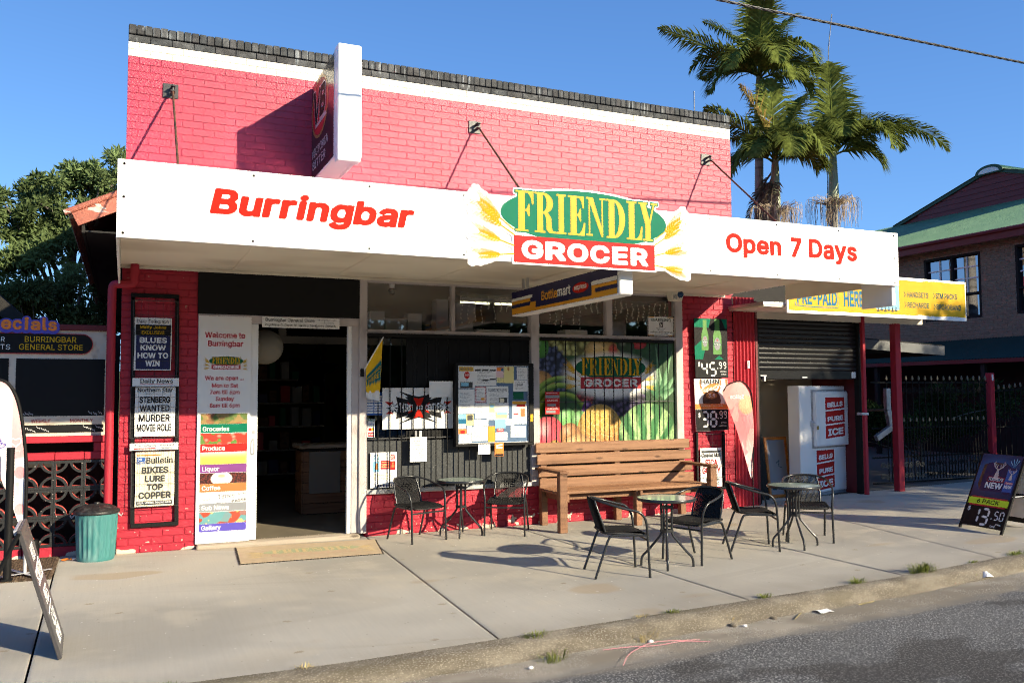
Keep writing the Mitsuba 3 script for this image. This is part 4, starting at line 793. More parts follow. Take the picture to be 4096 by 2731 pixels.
# fruit poster behind the right bars
FRUIT = [ # u, v, ru, rv, colour, edge
    ]
def fruit_photo(p, n, uv):
    x, z = p.x, p.z
    w = fbm(x * 5, z * 5, 1., 3); c = mix((0.010, 0.030, 0.012), (0.030, 0.10, 0.020), w)
    def e(c, u, v, ru, rv, col, hi=.35, soft=.04):
        d = dr.sqrt(dr.square((x - u) / ru) + dr.square((z - v) / rv)); m = 1 - smoothstep(1 - soft, 1, d)
        h = smoothstep(.75, .0, dr.sqrt(dr.square((x - u + .3 * ru) / ru) + dr.square((z - v - .35 * rv) / rv)))
        k = mi.Color3f(col) * (1.15 - .62 * d * d) + hi * h * h * mi.Color3f(.5, .5, .45)
        return mix(c, k, m)
    # leaves of a pineapple, upper right
    for a, L in ((-.9, .5), (-.5, .62), (-.1, .7), (.3, .66), (.7, .5), (1.1, .4)):
        q = (x - 7.25) * math.cos(a) - (z - 1.72) * math.sin(a); r = (x - 7.25) * math.sin(a) + (z - 1.72) * math.cos(a)
        m = smoothstep(.075, .06, dr.abs(q) + .06 * smoothstep(0., L, r)) * smoothstep(0, .05, r) * smoothstep(L + .1, L, r)
        c = mix(c, mix((0.02, 0.11, 0.035), (0.22, 0.42, 0.22), smoothstep(-.05, .05, q)), m)
    # grapes
    f1, f2, gw = voronoi(x * 9.5, z * 8.5); reg = 1 - smoothstep(.9, 1.02, dr.sqrt(dr.square((x - 5.75) / .55) + dr.square((z - 2.50) / .20)))
    c = mix(c, mix((0.10, 0.10, 0.02), (0.50, 0.52, 0.20), smoothstep(.6, .1, f1)), reg)
    f1, f2, gw = voronoi(x * 13 + 3, z * 13); ball = mix((0.006, 0.008, 0.03), mix((0.05, 0.06, 0.16), (0.10, 0.13, 0.26), gw), smoothstep(.55, .1, f1))
    reg = 1 - smoothstep(.9, 1.05, dr.sqrt(dr.square((x - 5.50) / .27) + dr.square((z - 2.10 + .3 * (x - 5.5)) / .34)) + .2 * (f1 - .4))
    c = mix(c, ball, reg)
    c = e(c, 5.30, 2.42, .12, .16, (0.06, 0.25, 0.03)); c = e(c, 6.27, 2.38, .30, .17, (0.60, 0.42, 0.14)); c = e(c, 6.45, 2.40, .10, .12, (0.45, 0.06, 0.03), .1, .5); c = e(c, 6.88, 2.50, .14, .09, (0.45, 0.03, 0.03)); c = e(c, 6.66, 2.46, .15, .10, (0.03, 0.06, 0.02))
    # bananas and pear, left
    c = e(c, 5.27, 1.90, .24, .20, (0.52, 0.27, 0.08))
    for k, (v, r) in enumerate(((1.90, .30), (1.78, .33), (1.64, .34))):
        d = dr.sqrt(dr.square((x - 5.62) / .44) + dr.square((z - v + .17) / r)); m = smoothstep(.70, .76, d) * smoothstep(1., .95, d) * smoothstep(v - .22, v - .10, z + .1)
        c = mix(c, mix((0.05, 0.13, 0.008), (0.28, 0.42, 0.06), smoothstep(.76, .92, d)), m)
    # berries and dark grapes in the middle
    f1, f2, gw = voronoi(x * 17, z * 17); m = 1 - smoothstep(.9, 1.05, dr.sqrt(dr.square((x - 6.10) / .26) + dr.square((z - 1.75) / .12)))
    c = mix(c, mix((0.10, 0.004, 0.006), (0.40, 0.05, 0.04), smoothstep(.5, .1, f1)), m)
    f1, f2, gw = voronoi(x * 11 + 7, z * 11); m = 1 - smoothstep(.9, 1.05, dr.sqrt(dr.square((x - 6.55) / .46) + dr.square((z - 1.66) / .22)) + .15 * (f1 - .4))
    c = mix(c, mix((0.008, 0.005, 0.016), (0.085, 0.06, 0.13), smoothstep(.55, .08, f1)), m)
    f1, f2, gw = voronoi(x * 12, z * 12); m = 1 - smoothstep(.9, 1.05, dr.sqrt(dr.square((x - 6.02) / .10) + dr.square((z - 1.48) / .20)))
    c = mix(c, mix((0.06, 0.01, 0.10), (0.32, 0.18, 0.45), smoothstep(.55, .1, f1)), m)
    # white glow round the logo
    gl = dr.sqrt(dr.square((x - 6.40) / .82) + dr.square((z - 2.03) / .36)); c = mix(c, (0.78, 0.78, 0.76), smoothstep(1.05, .72, gl))
    # front row
    c = e(c, 5.70, 1.43, .14, .15, (0.16, 0.40, 0.12)); c = e(c, 5.90, 1.38, .14, .16, (0.13, 0.34, 0.10)); c = e(c, 5.40, 1.18, .27, .29, (0.62, 0.06, 0.09), .55)
    # rock melon with netting, watermelon with stripes
    d = dr.sqrt(dr.square((x - 6.22) / .37) + dr.square((z - 1.24) / .39)); f1, f2, gw = voronoi(x * 15 + 2 * noise(x * 9, z * 9), z * 15); net = smoothstep(.12, .03, f2 - f1)
    k = mix(mix((0.58, 0.36, 0.07), (0.55, 0.20, 0.06), smoothstep(1.5, 1.0, z)), (0.74, 0.58, 0.27), net * .65) * (1.15 - .6 * d * d); c = mix(c, k, 1 - smoothstep(.97, 1., d))
    d = dr.sqrt(dr.square((x - 7.02) / .50) + dr.square((z - 1.18) / .46)); a = dr.atan2(x - 7.02, z - 1.50 + .9) * 20 + 2.2 * fbm(x * 9, z * 9, 0., 3)
    k = mix((0.040, 0.17, 0.05), (0.36, 0.54, 0.23), smoothstep(-.5, .8, dr.sin(a)) * (.6 + .6 * noise(x * 40, z * 30))) * (1.2 - .55 * d * d); c = mix(c, k, 1 - smoothstep(.97, 1., d))
    c = e(c, 5.74, 1.20, .17, .17, (0.42, 0.20, 0.08)); c = e(c, 5.86, 1.05, .25, .17, (0.60, 0.33, 0.13), .25); c = e(c, 5.5, 1.02, .1, .12, (0.42, 0.25, 0.06))
    return mix(c, (0.03, 0.05, 0.03), smoothstep(.98, .92, z)) * (.92 + .25 * noise(x * 60, z * 60))
mat('fruit_photo', fruit_photo, .35, .4)
fp = thing('fruit_poster', 'large fruit poster with green oval logo filling the right shop window', 'poster')
obj('print', bx(5.246, 7.499, .006, .012, .60, 2.545), 'fruit_photo', fp); logo_on(front(.0058), fp, 5.62, 1.845, 7.18, 0, .0008)
rfl = thing('red_notice', 'red and white flyer hung on the bars in front of the fruit poster', 'notice'); obj('sheet', bx(5.311, 5.535, -.082, -.0795, 1.492, 1.802), 'red_print', rfl); Q = front(-.0821)
obj('print', Q.sheet(joined(rect(5.315, 1.715, 5.53, 1.755), rect(5.345, 1.60, 5.475, 1.635), rect(5.325, 1.51, 5.47, 1.545)), 0, .0008), 'grey_print', rfl); obj('print', Q.sheet(joined([rect(5.34, 1.695 - .012 * i, 5.51, 1.691 - .012 * i) for i in range(3)] + [rect(5.345, 1.585 - .012 * i, 5.51, 1.581 - .012 * i) for i in range(3)] + [rect(5.33, 1.78, 5.50, 1.788)]), 0, .0008), 'pale_pink', rfl)
wn = thing('warning_sign', 'white WARNING sign on the upper pane at the right end of the shopfront', 'sign'); obj('plate', bx(7.043, 7.500, .005, .012, 2.608, 2.911), 'white_matt', wn); Q = front(.0049)
obj('border', Q.sheet(rect(7.043, 2.608, 7.5, 2.911).difference(rect(7.052, 2.617, 7.491, 2.902)), 0, .0008), 'black_print', wn); obj('corner', Q.sheet(joined(rect(7.055, 2.888, 7.15, 2.9), rect(7.39, 2.888, 7.488, 2.9), rect(7.055, 2.62, 7.15, 2.632), rect(7.39, 2.62, 7.488, 2.632)), 0, .0008), 'amber_print', wn)
obj('lettering', Q.sheet(joined(word('WARNING', 7.10, 2.832, 7.45, 2.878), word('STEP AHEAD', 7.195, 2.722, 7.35, 2.738, False), word('SECURITY', 7.21, 2.698, 7.335, 2.712, False), word('PROTECT THESE PREMISES', 7.09, 2.665, 7.465, 2.683), word('(07) 5536 7080', 7.17, 2.64, 7.385, 2.656, False), rect(7.245, 2.748, 7.305, 2.822).difference(pg((7.262, 2.765), (7.29, 2.765), (7.29, 2.79), (7.275, 2.79), (7.275, 2.808), (7.262, 2.808)))), 0, .0008), 'black_print', wn)
al = thing('alarm_siren', 'cream alarm box with a blue dome under the awning', 'alarm siren')
m = trimesh.Trimesh(np.array([[7.335, -.04, 3.262], [7.575, -.04, 3.262], [7.335, -.17, 3.262], [7.575, -.17, 3.262], [7.37, -.05, 3.13], [7.55, -.05, 3.13], [7.38, -.155, 3.135], [7.54, -.155, 3.135]])).convex_hull
obj('case', tm(m), 'soffit', al); obj('dome', moved(lathe([(0, .05), (.025, .043), (.043, .022), (.05, 0)][::-1], 20), np.array([[1, 0, 0, 7.505], [0, 0, -1, -.165], [0, 1, 0, 3.225], [0, 0, 0, 1.0]])), 'dome_blue', al, smooth=True)
obj('vent', cat([bx(7.385, 7.44, -.172, -.160, 3.16 + .018 * i, 3.167 + .018 * i) for i in range(4)]), 'grey_print', al)

# notice board with its papers
nb = thing('notice_board', 'glazed black notice board full of papers on the left window bars', 'notice board')
obj('case', bx(3.975, 5.100, -.13, -.064, 1.09, 2.184, .004), 'black_paint', nb)
for a, b, c, d in ((3.975, 5.10, 2.150, 2.184), (3.975, 5.10, 1.09, 1.128)): obj('frame_rail', bx(a, b, -.172, -.1302, c, d, .005), 'black_paint', nb)
for a, b in ((3.975, 4.012), (5.03, 5.10)): obj('frame_stile', bx(a, b, -.171, -.1302, 1.1285, 2.1495, .005), 'black_paint', nb)
obj('trim', cat(bx(4.0125, 4.02, -.150, -.136, 1.129, 2.149), bx(5.022, 5.0295, -.150, -.136, 1.129, 2.149), bx(4.02, 5.022, -.150, -.136, 1.129, 1.138), bx(4.02, 5.022, -.150, -.136, 2.141, 2.149)), 'silver', nb)
obj('backboard', bx(4.013, 5.029, -.1355, -.1303, 1.129, 2.149), 'cork_blue', nb); obj('lock_plate', bx(5.045, 5.085, -.174, -.1715, 1.40, 1.50), 'yellow_print', nb, label='yellow lock tag on the frame')
bu = lambda px: 4.015 + (px - 105) * (5.026 - 4.015) / (1080 - 105)
bv = lambda py: 2.149 - (py - 112) * (2.149 - 1.130) / (1190 - 112)
NP = [(110, 115, 335, 425, 'paper', 'library leaflet with a red stop sign and bus photo on the notice board'), (333, 120, 632, 392, 'paper', 'wide timetable sheet with three grey columns at the top of the notice board'),
      (632, 128, 735, 278, 'pale_pink', 'peach and grey leaflet between the timetable and the yellow sheet'), (640, 280, 735, 352, 'pale_yellow', 'small pale yellow card under the peach leaflet'), (738, 118, 880, 355, 'pale_yellow', 'tall yellow sheet with a dark crest on the notice board'),
      (922, 130, 1072, 308, 'paper', 'hand-lettered white sheet in the top right corner of the notice board'), (870, 315, 1078, 475, 'paper', 'white WANTED notice below the hand-lettered sheet'), (870, 480, 1018, 585, 'dark_green', 'dark green leaf photo under the WANTED notice'),
      (108, 440, 333, 778, 'paper', 'long pale typed sheet at the left edge of the notice board'), (340, 400, 495, 630, 'paper', 'notice with a red zigzag border'), (500, 400, 802, 870, 'paper', 'large notice with a black banner heading in the middle of the notice board'),
      (340, 636, 498, 850, 'paper', 'plain white notice below the red bordered one'), (853, 610, 1060, 935, 'paper', 'cream and red leaflet with a temple photo at the right of the notice board'), (110, 785, 215, 850, 'sky_print', 'light blue card, topmost of the cards in the lower left'),
      (115, 853, 218, 918, 'cyan_print', 'deep blue card below the light blue card'), (222, 788, 316, 942, 'pale_yellow', 'cream menu card with a dark picture'), (115, 920, 217, 985, 'white_matt', 'small white card above the yellow one in the lower left'), (115, 990, 222, 1055, 'orange_print', 'yellow and orange card in the lower left of the notice board'),
      (322, 860, 426, 965, 'white_matt', 'square white card under the plain notice'), (428, 868, 520, 955, 'white_matt', 'small pale card beside the square white card'), (612, 868, 762, 990, 'sky_print', 'sky blue notice in the lower middle of the notice board'), (762, 862, 880, 952, 'white_matt', 'white card right of the sky blue notice'),
      (298, 965, 514, 1160, 'paper', 'wide white sheet along the bottom of the notice board'), (516, 958, 612, 1178, 'amber_print', 'tall orange leaflet at the bottom of the notice board'), (638, 985, 732, 1040, 'crimson_print', 'small dark red card above the handwritten sheet'), (618, 1045, 785, 1158, 'paper', 'handwritten sheet right of the orange leaflet'),
      (832, 960, 1046, 1125, 'white_matt', 'wide white sheet in the lower right of the notice board'), (122, 1060, 290, 1178, 'white_matt', 'white card in the bottom left corner of the notice board'), (230, 945, 292, 1052, 'white_matt', 'narrow white card below the cream menu card')]
Q = front(0)
for i, (a, b, c, d, m, l) in enumerate(NP):
    y = -.1358 - .0009 * (1 + i % 3) - .0004; k = single('pinned_notice', bx(bu(a), bu(c), y - .0006, y, bv(d), bv(b)), m, l, 'notice', 'papers pinned to the notice board')
    q = front(y - .0007); w, h, u0, v1 = bu(c) - bu(a), bv(b) - bv(d), bu(a), bv(b)
    if m in ('paper', 'white_matt', 'pale_yellow') and i not in (0, 4, 12):
        n = max(3, int(h / .022)); obj('print', q.sheet(joined([rect(u0 + w * .12, v1 - h * (.14 + .78 * j / n), u0 + w * (.55 + .33 * ((j * 7 + i * 3) % 10) / 10), v1 - h * (.14 + .78 * j / n) - .0045) for j in range(n)]), 0, .0004), 'grey_print', k)
    P_ = lambda x0, y0, x1, y1, mm, nm='picture', o=.0005: obj(nm, q.sheet(rect(bu(x0), bv(y1), bu(x1), bv(y0)), o, .0004), mm, k)
    if i == 0:
        P_(125, 130, 318, 190, 'yellow_print'); obj('lettering', q.sheet(word('MOBILE LIBRARY', bu(140), bv(170), bu(305), bv(150)), .001, .0004), 'blue_print', k); P_(138, 340, 308, 422, 'charcoal'); P_(150, 350, 250, 400, 'sky_print', 'picture', .001)
        cu, cv = bu(229), bv(245); obj('stop_sign', q.sheet(sg.Polygon([(cu + .041 * math.cos(math.pi / 8 + j * math.pi / 4), cv + .048 * math.sin(math.pi / 8 + j * math.pi / 4)) for j in range(8)]), .0005, .0004), 'sign_red', k); obj('lettering', q.sheet(word('STOP', cu - .027, cv - .016, cu + .027, cv + .016), .001, .0004), 'white_matt', k); P_(226, 292, 233, 318, 'charcoal')
    if i == 1:
        for x0 in (335, 437, 540): P_(x0, 165, x0 + 84, 188, 'charcoal')
        P_(440, 305, 525, 325, 'charcoal'); P_(542, 290, 626, 310, 'charcoal')
    if i == 2: P_(640, 135, 728, 185, 'orange_print'); P_(700, 145, 732, 185, 'cyan_print', 'picture', .001)
    if i == 4: P_(788, 128, 816, 178, 'brown_print')
    if i == 6: obj('lettering', q.sheet(word('WANTED', bu(922), bv(388), bu(1010), bv(365)), .0005, .0004), 'charcoal', k)
    if i == 9: obj('border', q.sheet(joined([star(bu(a + 12 + (c - a - 24) * t), bv(yy), .012, 4, .5) for t in np.linspace(0, 1, 9) for yy in (b + 12, d - 12)] + [star(bu(xx), bv(b + 12 + (d - b - 24) * t), .012, 4, .5) for t in np.linspace(0, 1, 11) for xx in (a + 10, c - 10)]), .0005, .0004), 'crimson_print', k); P_(420, 560, 470, 595, 'amber_print')
    if i == 10:
        obj('lettering', q.sheet(word('COMMUNITY NEWS', bu(520), bv(470), bu(785), bv(432)), .0005, .0004), 'charcoal', k)
        P_(668, 560, 785, 635, 'charcoal'); P_(680, 570, 740, 630, 'cream_paper', 'picture', .001); P_(532, 645, 606, 765, 'pale_yellow'); P_(540, 660, 598, 700, 'sky_print', 'picture', .001); P_(620, 765, 785, 850, 'pale_yellow'); P_(640, 770, 780, 800, 'sky_print', 'picture', .001)
    if i == 12: P_(855, 615, 1055, 655, 'amber_print'); P_(918, 655, 1040, 688, 'red_print', 'picture', .001); P_(955, 690, 1050, 830, 'cream_paper'); P_(975, 720, 1035, 830, 'brown_print', 'picture', .001); P_(872, 785, 945, 800, 'red_print')
    if i == 15: P_(232, 795, 308, 870, 'charcoal')
    if i == 17: P_(140, 1010, 200, 1050, 'red_print')
    if i == 24: obj('lettering', q.sheet(word('OPEN', bu(650), bv(1025), bu(720), bv(1000)), .0005, .0004), 'white_matt', k)
paper('hanging_note', 4.283, .985, 4.455, 1.118, -.178, 'white scrap of paper hanging under the notice board', lines=3); rn = paper('hanging_flyer', 4.520, .955, 4.650, 1.135, -.178, 'orange and black flyer hanging under the notice board', 'orange_print'); Q = front(-.179)
obj('print', Q.sheet(joined(rect(4.525, .958, 4.645, .985)), 0, .0005), 'black_print', rn); obj('print', Q.sheet(joined(rect(4.54, 1.055, 4.63, 1.075), affinity.rotate(rect(4.54, 1.09, 4.63, 1.11), 10)), 0, .0005), 'white_matt', rn)

# ================================================================== things on the right pier
def seg(ch, u, v, w, h, t):
    """A seven-segment figure."""
    S = {'0': 'abcdef', '1': 'bc', '3': 'abcdg', '4': 'bcfg', '5': 'acdfg', '8': 'abcdefg', '9': 'abcdfg'}[ch]; g = t * .25; o = []
    H = lambda y: pg((u + g, y), (u + g + t / 2, y + t / 2), (u + w - g - t / 2, y + t / 2), (u + w - g, y), (u + w - g - t / 2, y - t / 2), (u + g + t / 2, y - t / 2))
    V = lambda x, y0, y1: pg((x, y0 + g), (x - t / 2, y0 + g + t / 2), (x - t / 2, y1 - g - t / 2), (x, y1 - g), (x + t / 2, y1 - g - t / 2), (x + t / 2, y0 + g + t / 2))
    m = v + h / 2
    for s in S: o.append({'a': lambda: H(v + h), 'g': lambda: H(m), 'd': lambda: H(v), 'f': lambda: V(u, m, v + h), 'b': lambda: V(u + w, m, v + h), 'e': lambda: V(u, v, m), 'c': lambda: V(u + w, v, m)}[s]())
    return joined(o)
b1 = thing('price_board', 'beer price board with two green bottles and 45.99 on the right pier', 'price sign')
FB = Frame((0, -.085, 0)); obj('board', FB.sheet(pg((7.797, 2.89), (8.402, 2.895), (8.408, 2.006), (7.811, 1.997)), -.012, .012), 'black_print', b1)
gr = joined(pg((7.80, 2.888), (8.10, 2.89), (8.06, 2.755), (7.80, 2.76)), pg((8.30, 2.89), (8.40, 2.893), (8.40, 2.74), (8.36, 2.755)), pg((7.803, 2.47), (7.92, 2.56), (8.0, 2.46), (7.95, 2.277), (7.806, 2.277)), pg((8.16, 2.277), (8.25, 2.34), (8.33, 2.277)))
for q in gr.geoms: obj('picture', FB.sheet(q, 0, .001), 'green_print', b1)
def bottle(u, v, h, w): return joined(rect(u - w * .28, v + h * .62, u + w * .28, v + h), pg((u - w * .28, v + h * .72), (u + w * .28, v + h * .72), (u + w * .5, v + h * .52), (u + w * .5, v + .01), (u + w * .45, v), (u - w * .45, v), (u - w * .5, v + .01), (u - w * .5, v + h * .52)))
for u, v, h, w in ((7.99, 2.41, .46, .125), (8.215, 2.352, .535, .155)):
    obj('bottle_picture', FB.sheet(bottle(u, v, h, w), .0012, .001), 'bottle_green', b1); obj('label_picture', FB.sheet(joined(ell(u, v + h * .30, w * .36, h * .18)), .0024, .0008), 'grey_print', b1); obj('label_picture', FB.sheet(rect(u - w * .46, v + h * .26, u + w * .46, v + h * .32), .0034, .0006), 'dark_green', b1)
    obj('lettering', FB.sheet(word('Heineken', u - w * .40, v + h * .27, u + w * .40, v + h * .312), .0042, .0006), 'white_matt', b1); obj('star', FB.sheet(star(u, v + h * .40, w * .11, 5), .0034, .0006), 'sign_red', b1)
obj('price_panel', FB.sheet(pg((7.806, 2.276), (8.405, 2.276), (8.407, 2.008), (7.811, 1.999)), .0012, .001), 'black_print', b1)
obj('lettering', FB.sheet(joined(word('$', 7.855, 2.165, 7.895, 2.245), seg('4', 7.925, 2.045, .095, .185, .030), seg('5', 8.075, 2.035, .10, .190, .030), ell(8.215, 2.145, .010, .012), seg('9', 8.245, 2.145, .043, .09, .015), seg('9', 8.322, 2.145, .043, .09, .015), word('CARTON', 8.262, 2.085, 8.37, 2.105), word('6 PACK', 8.28, 2.045, 8.37, 2.065)), .0024, .001), 'white_matt', b1, label='white figures reading 45.99')
b2 = thing('price_board', 'beer price board with an orange band and 38.99 below the green bottle board', 'price sign')
FB = Frame((0, -.066, 0)); obj('board', FB.sheet(pg((7.797, 1.990), (8.405, 1.985), (8.415, 1.215), (7.822, 1.205)), -.012, .012), 'white_matt', b2)
obj('picture', FB.sheet(joined(ell(8.09, 1.92, .20, .20).difference(ell(8.09, 1.93, .17, .17)).intersection(rect(7.8, 1.62, 8.4, 1.985)), rect(8.33, 1.62, 8.40, 1.98).difference(ell(8.30, 1.85, .07, .3))), .0003, .001), 'brown_print', b2); obj('picture', FB.sheet(affinity.rotate(ell(8.09, 1.85, .16, .055), 20), .0012, .001), 'orange_print', b2)
obj('cap_picture', FB.sheet(joined(ell(8.11, 1.66, .165, .16).intersection(rect(7.9, 1.612, 8.4, 1.9))), .0022, .001), 'rust', b2); obj('cap_picture', FB.sheet(ell(8.105, 1.735, .10, .05), .0034, .0008), 'brown_print', b2)
obj('lettering', FB.sheet(joined(word('HAHN', 7.91, 1.905, 8.25, 1.98, True, .02)), .0024, .001), 'charcoal', b2); obj('lettering', FB.sheet(joined(affinity.rotate(word('SuperDry', 7.90, 1.80, 8.32, 1.875, True, 0, .2), 11), word('3.5', 8.045, 1.71, 8.17, 1.765)), .0044, .001), 'white_matt', b2)
obj('band', FB.sheet(pg((7.803, 1.612), (8.408, 1.608), (8.41, 1.528), (7.806, 1.532)), .0024, .001), 'orange_print', b2); obj('lettering', FB.sheet(joined(word('PREMIUM LOW CARB', 7.91, 1.568, 8.31, 1.595, False), word('FULL FLAVOUR', 8.03, 1.543, 8.2, 1.555, False)), .0036, .0008), 'cream_paper', b2)
obj('price_panel', FB.sheet(pg((7.808, 1.527), (8.410, 1.523), (8.414, 1.217), (7.822, 1.207)), .0012, .001), 'black_print', b2)
obj('lettering', FB.sheet(joined(word('$', 7.860, 1.405, 7.90, 1.485), seg('3', 7.935, 1.275, .10, .215, .033), seg('8', 8.085, 1.275, .10, .215, .033), ell(8.222, 1.395, .010, .012), seg('9', 8.252, 1.395, .045, .10, .015), seg('9', 8.332, 1.395, .045, .10, .015), word('1 PACK', 8.28, 1.318, 8.37, 1.338), word('24 BOTTLES', 8.23, 1.268, 8.37, 1.288)), .0024, .001), 'white_matt', b2, label='white figures reading 38.99')
r2 = thing('poster_rack', 'short black wire poster rack below the price boards on the right pier', 'poster rack')
for a in (7.832, 8.322): obj('frame_stile', bx(a, a + .035, -.05, -.01, .326, 1.19, .004), 'black_paint', r2)
obj('frame_rail', bx(7.8675, 8.3215, -.048, -.012, .326, .36, .004), 'black_paint', r2); wire_rack(7.835, 8.355, .36, 1.16, -.085, r2)
p4 = poster('news_poster', 'white news poster with red capitals in the rack under the price boards', ((7.885, .375), (8.272, .955)), -.066, bend=.006); Q = front(-.0705)
obj('masthead', Q.sheet(rect(7.905, .885, 8.255, .915), 0, .001), 'charcoal', p4); obj('lettering', Q.sheet(word('Courier Mail', 7.905, .815, 8.255, .880, True), 0, .001), 'black_print', p4)
obj('lettering', Q.sheet(joined(word('SICA', 7.97, .690, 8.19, .785), word('GUILTY', 7.92, .575, 8.245, .665)), 0, .001), 'red_print', p4); obj('lettering', Q.sheet(joined(word('LATE', 8.0, .52, 8.20, .560, False), word('LUNCH', 7.98, .46, 8.22, .505), word('OFFERS', 7.97, .40, 8.22, .445)), 0, .001), 'charcoal', p4)
hd = thing('door_latch', 'small white latch plate on the red corrugated corner sheet', 'latch'); obj('plate', bx(8.812, 8.862, -.045, -.03, 2.15, 2.27, .005), 'white_paint', hd); obj('slot', bx(8.828, 8.842, -.049, -.0455, 2.19, 2.25, .002), 'black_paint', hd)
def feather(name, label, pole, outline, y0, cloth, group=None, tilt=(0, 0)):
    k = thing(name, label, 'feather flag', group)
    obj('pole', tube(spline(pole, 6), .009, 8), 'black_paint', k, smooth=True)
    P_ = sg.Polygon([tuple(p) for p in spline(outline, 5, True)[:, :2]]).buffer(0); a, b, c, d = P_.bounds
    tri = trimesh.creation.extrude_polygon(P_, .001, engine='earcut'); tri = tri.subdivide_to_size(.09); v, f = tm(tri)
    def wave(v): w = y0 + .022 * np.sin((v[:, 0] - a) * 9 + v[:, 1] * 5) + tilt[0] * (v[:, 0] - c); return w
    obj('sail', (np.stack([v[:, 0], wave(v) - v[:, 2], v[:, 1]], 1), f[:, ::-1] if False else f), cloth, k)
    return k, (lambda poly, off=.004: (lambda m: (np.stack([m[0][:, 0], wave(m[0]) - off - m[0][:, 2], m[0][:, 1]], 1), m[1]))(tm(trimesh.creation.extrude_polygon(poly, .0008, engine='earcut').subdivide_to_size(.06)) if poly.geom_type == 'Polygon' else cat([tm(trimesh.creation.extrude_polygon(g, .0008, engine='earcut').subdivide_to_size(.06)) for g in poly.geoms])))
def splice_tex(p, n, uv):
    c = mix((0.72, 0.33, 0.31), (0.80, 0.56, 0.54), smoothstep(1.2, .7, p.z)); c = mix(c, (0.70, 0.12, 0.16), smoothstep(.5, .56, fbm(p.x * 7, p.z * 5, 2., 3)) * smoothstep(1.70, 1.55, p.z) * .55)
    c = mix(c, (0.82, 0.40, 0.16), smoothstep(.16, .12, dr.sqrt(dr.square(p.x - 8.47) + dr.square(p.z - 1.60))) * .6)
    return mix(c, (0.80, 0.74, 0.70), smoothstep(.6, .66, noise(p.x * 26 + p.z * 8, p.z * 3)) * smoothstep(1.35, 1.2, p.z) * .6)
mat('splice_cloth', splice_tex, .8, two=True)
g0 = .034
k1, wv = feather('feather_flag', 'small pink ice cream feather flag standing against the right pier', [(8.578, -.40, .05), (8.580, -.40, .54), (8.604, -.40, 1.10), (8.595, -.40, 1.68), (8.540, -.40, 1.838), (8.425, -.40, 1.934), (8.28, -.40, 1.937), (8.14, -.40, 1.882), (8.075, -.40, 1.80)],
    [(8.062, 1.775), (8.134, 1.872), (8.278, 1.927), (8.422, 1.924), (8.534, 1.832), (8.588, 1.68), (8.597, 1.10), (8.576, .50), (8.44, .88), (8.309, 1.239), (8.18, 1.53)], -.398, 'splice_cloth')
obj('lettering', wv(fit(affinity.scale(textpoly('Splice'), -1, 1), 8.18, 1.67, 8.43, 1.75)), 'white_matt', k1, label='white mirrored lettering reading Splice'); obj('base', bx(8.50, 8.66, -.48, -.32, .035, .055, .004), 'steel_dark', k1)

# ================================================================== bench, tables and chairs
bench = thing('timber_bench', 'long slatted timber bench with arms in front of the fruit poster window', 'bench')
def plank(y0, y1, z0, z1, x0=5.15, x1=7.66, m='bench_wood', nm='back_plank', lean=0.0):
    v, f = bx(x0, x1, y0, y1, z0, z1, .006); return obj(nm, (v, f), m, bench)
for i, (a, b) in enumerate(((.972, 1.108), (.815, .952), (.650, .790), (.485, .630))):
    o = .045 * (3 - i) / 3; plank(-.175 + o, -.148 + o, a, b, 5.145 + .012 * i, 7.650 + .012 * i)
for i in range(4): plank(-.735 + i * .135, -.735 + i * .135 + .122, .475, .512, 5.165, 7.575, nm='seat_plank')
for x in (5.19, 7.53):
    obj('front_post', bx(x - .055, x + .055, -.855, -.765, gz(x), .745, .006), 'bench_wood_dark' if x < 6 else 'bench_wood_dark', bench)
    obj('arm', bx(x - .065, x + .065, -.875, -.13, .748, .782, .006), 'bench_wood_dark', bench)
for x in (5.27, 6.43, 7.52): 
    v, f = bx(x - .045, x + .045, -.147, -.06, gz(x), 1.06, .005); v = v + np.outer(np.clip(v[:, 2], 0, 2) * .042, [0, 1, 0]) ; obj('rear_post', (v, f), 'bench_wood_dark', bench)
obj('front_post', bx(6.37, 6.46, -.70, -.61, 0, .472, .005), 'bench_wood', bench)
for x in (5.30, 6.415, 7.47): obj('seat_bearer', bx(x - .02, x + .02, -.76, -.15, .375, .472, .004), 'bench_wood_dark', bench)
obj('seat_rail', bx(5.25, 7.47, -.60, -.56, .385, .472, .004), 'bench_wood_dark', bench)

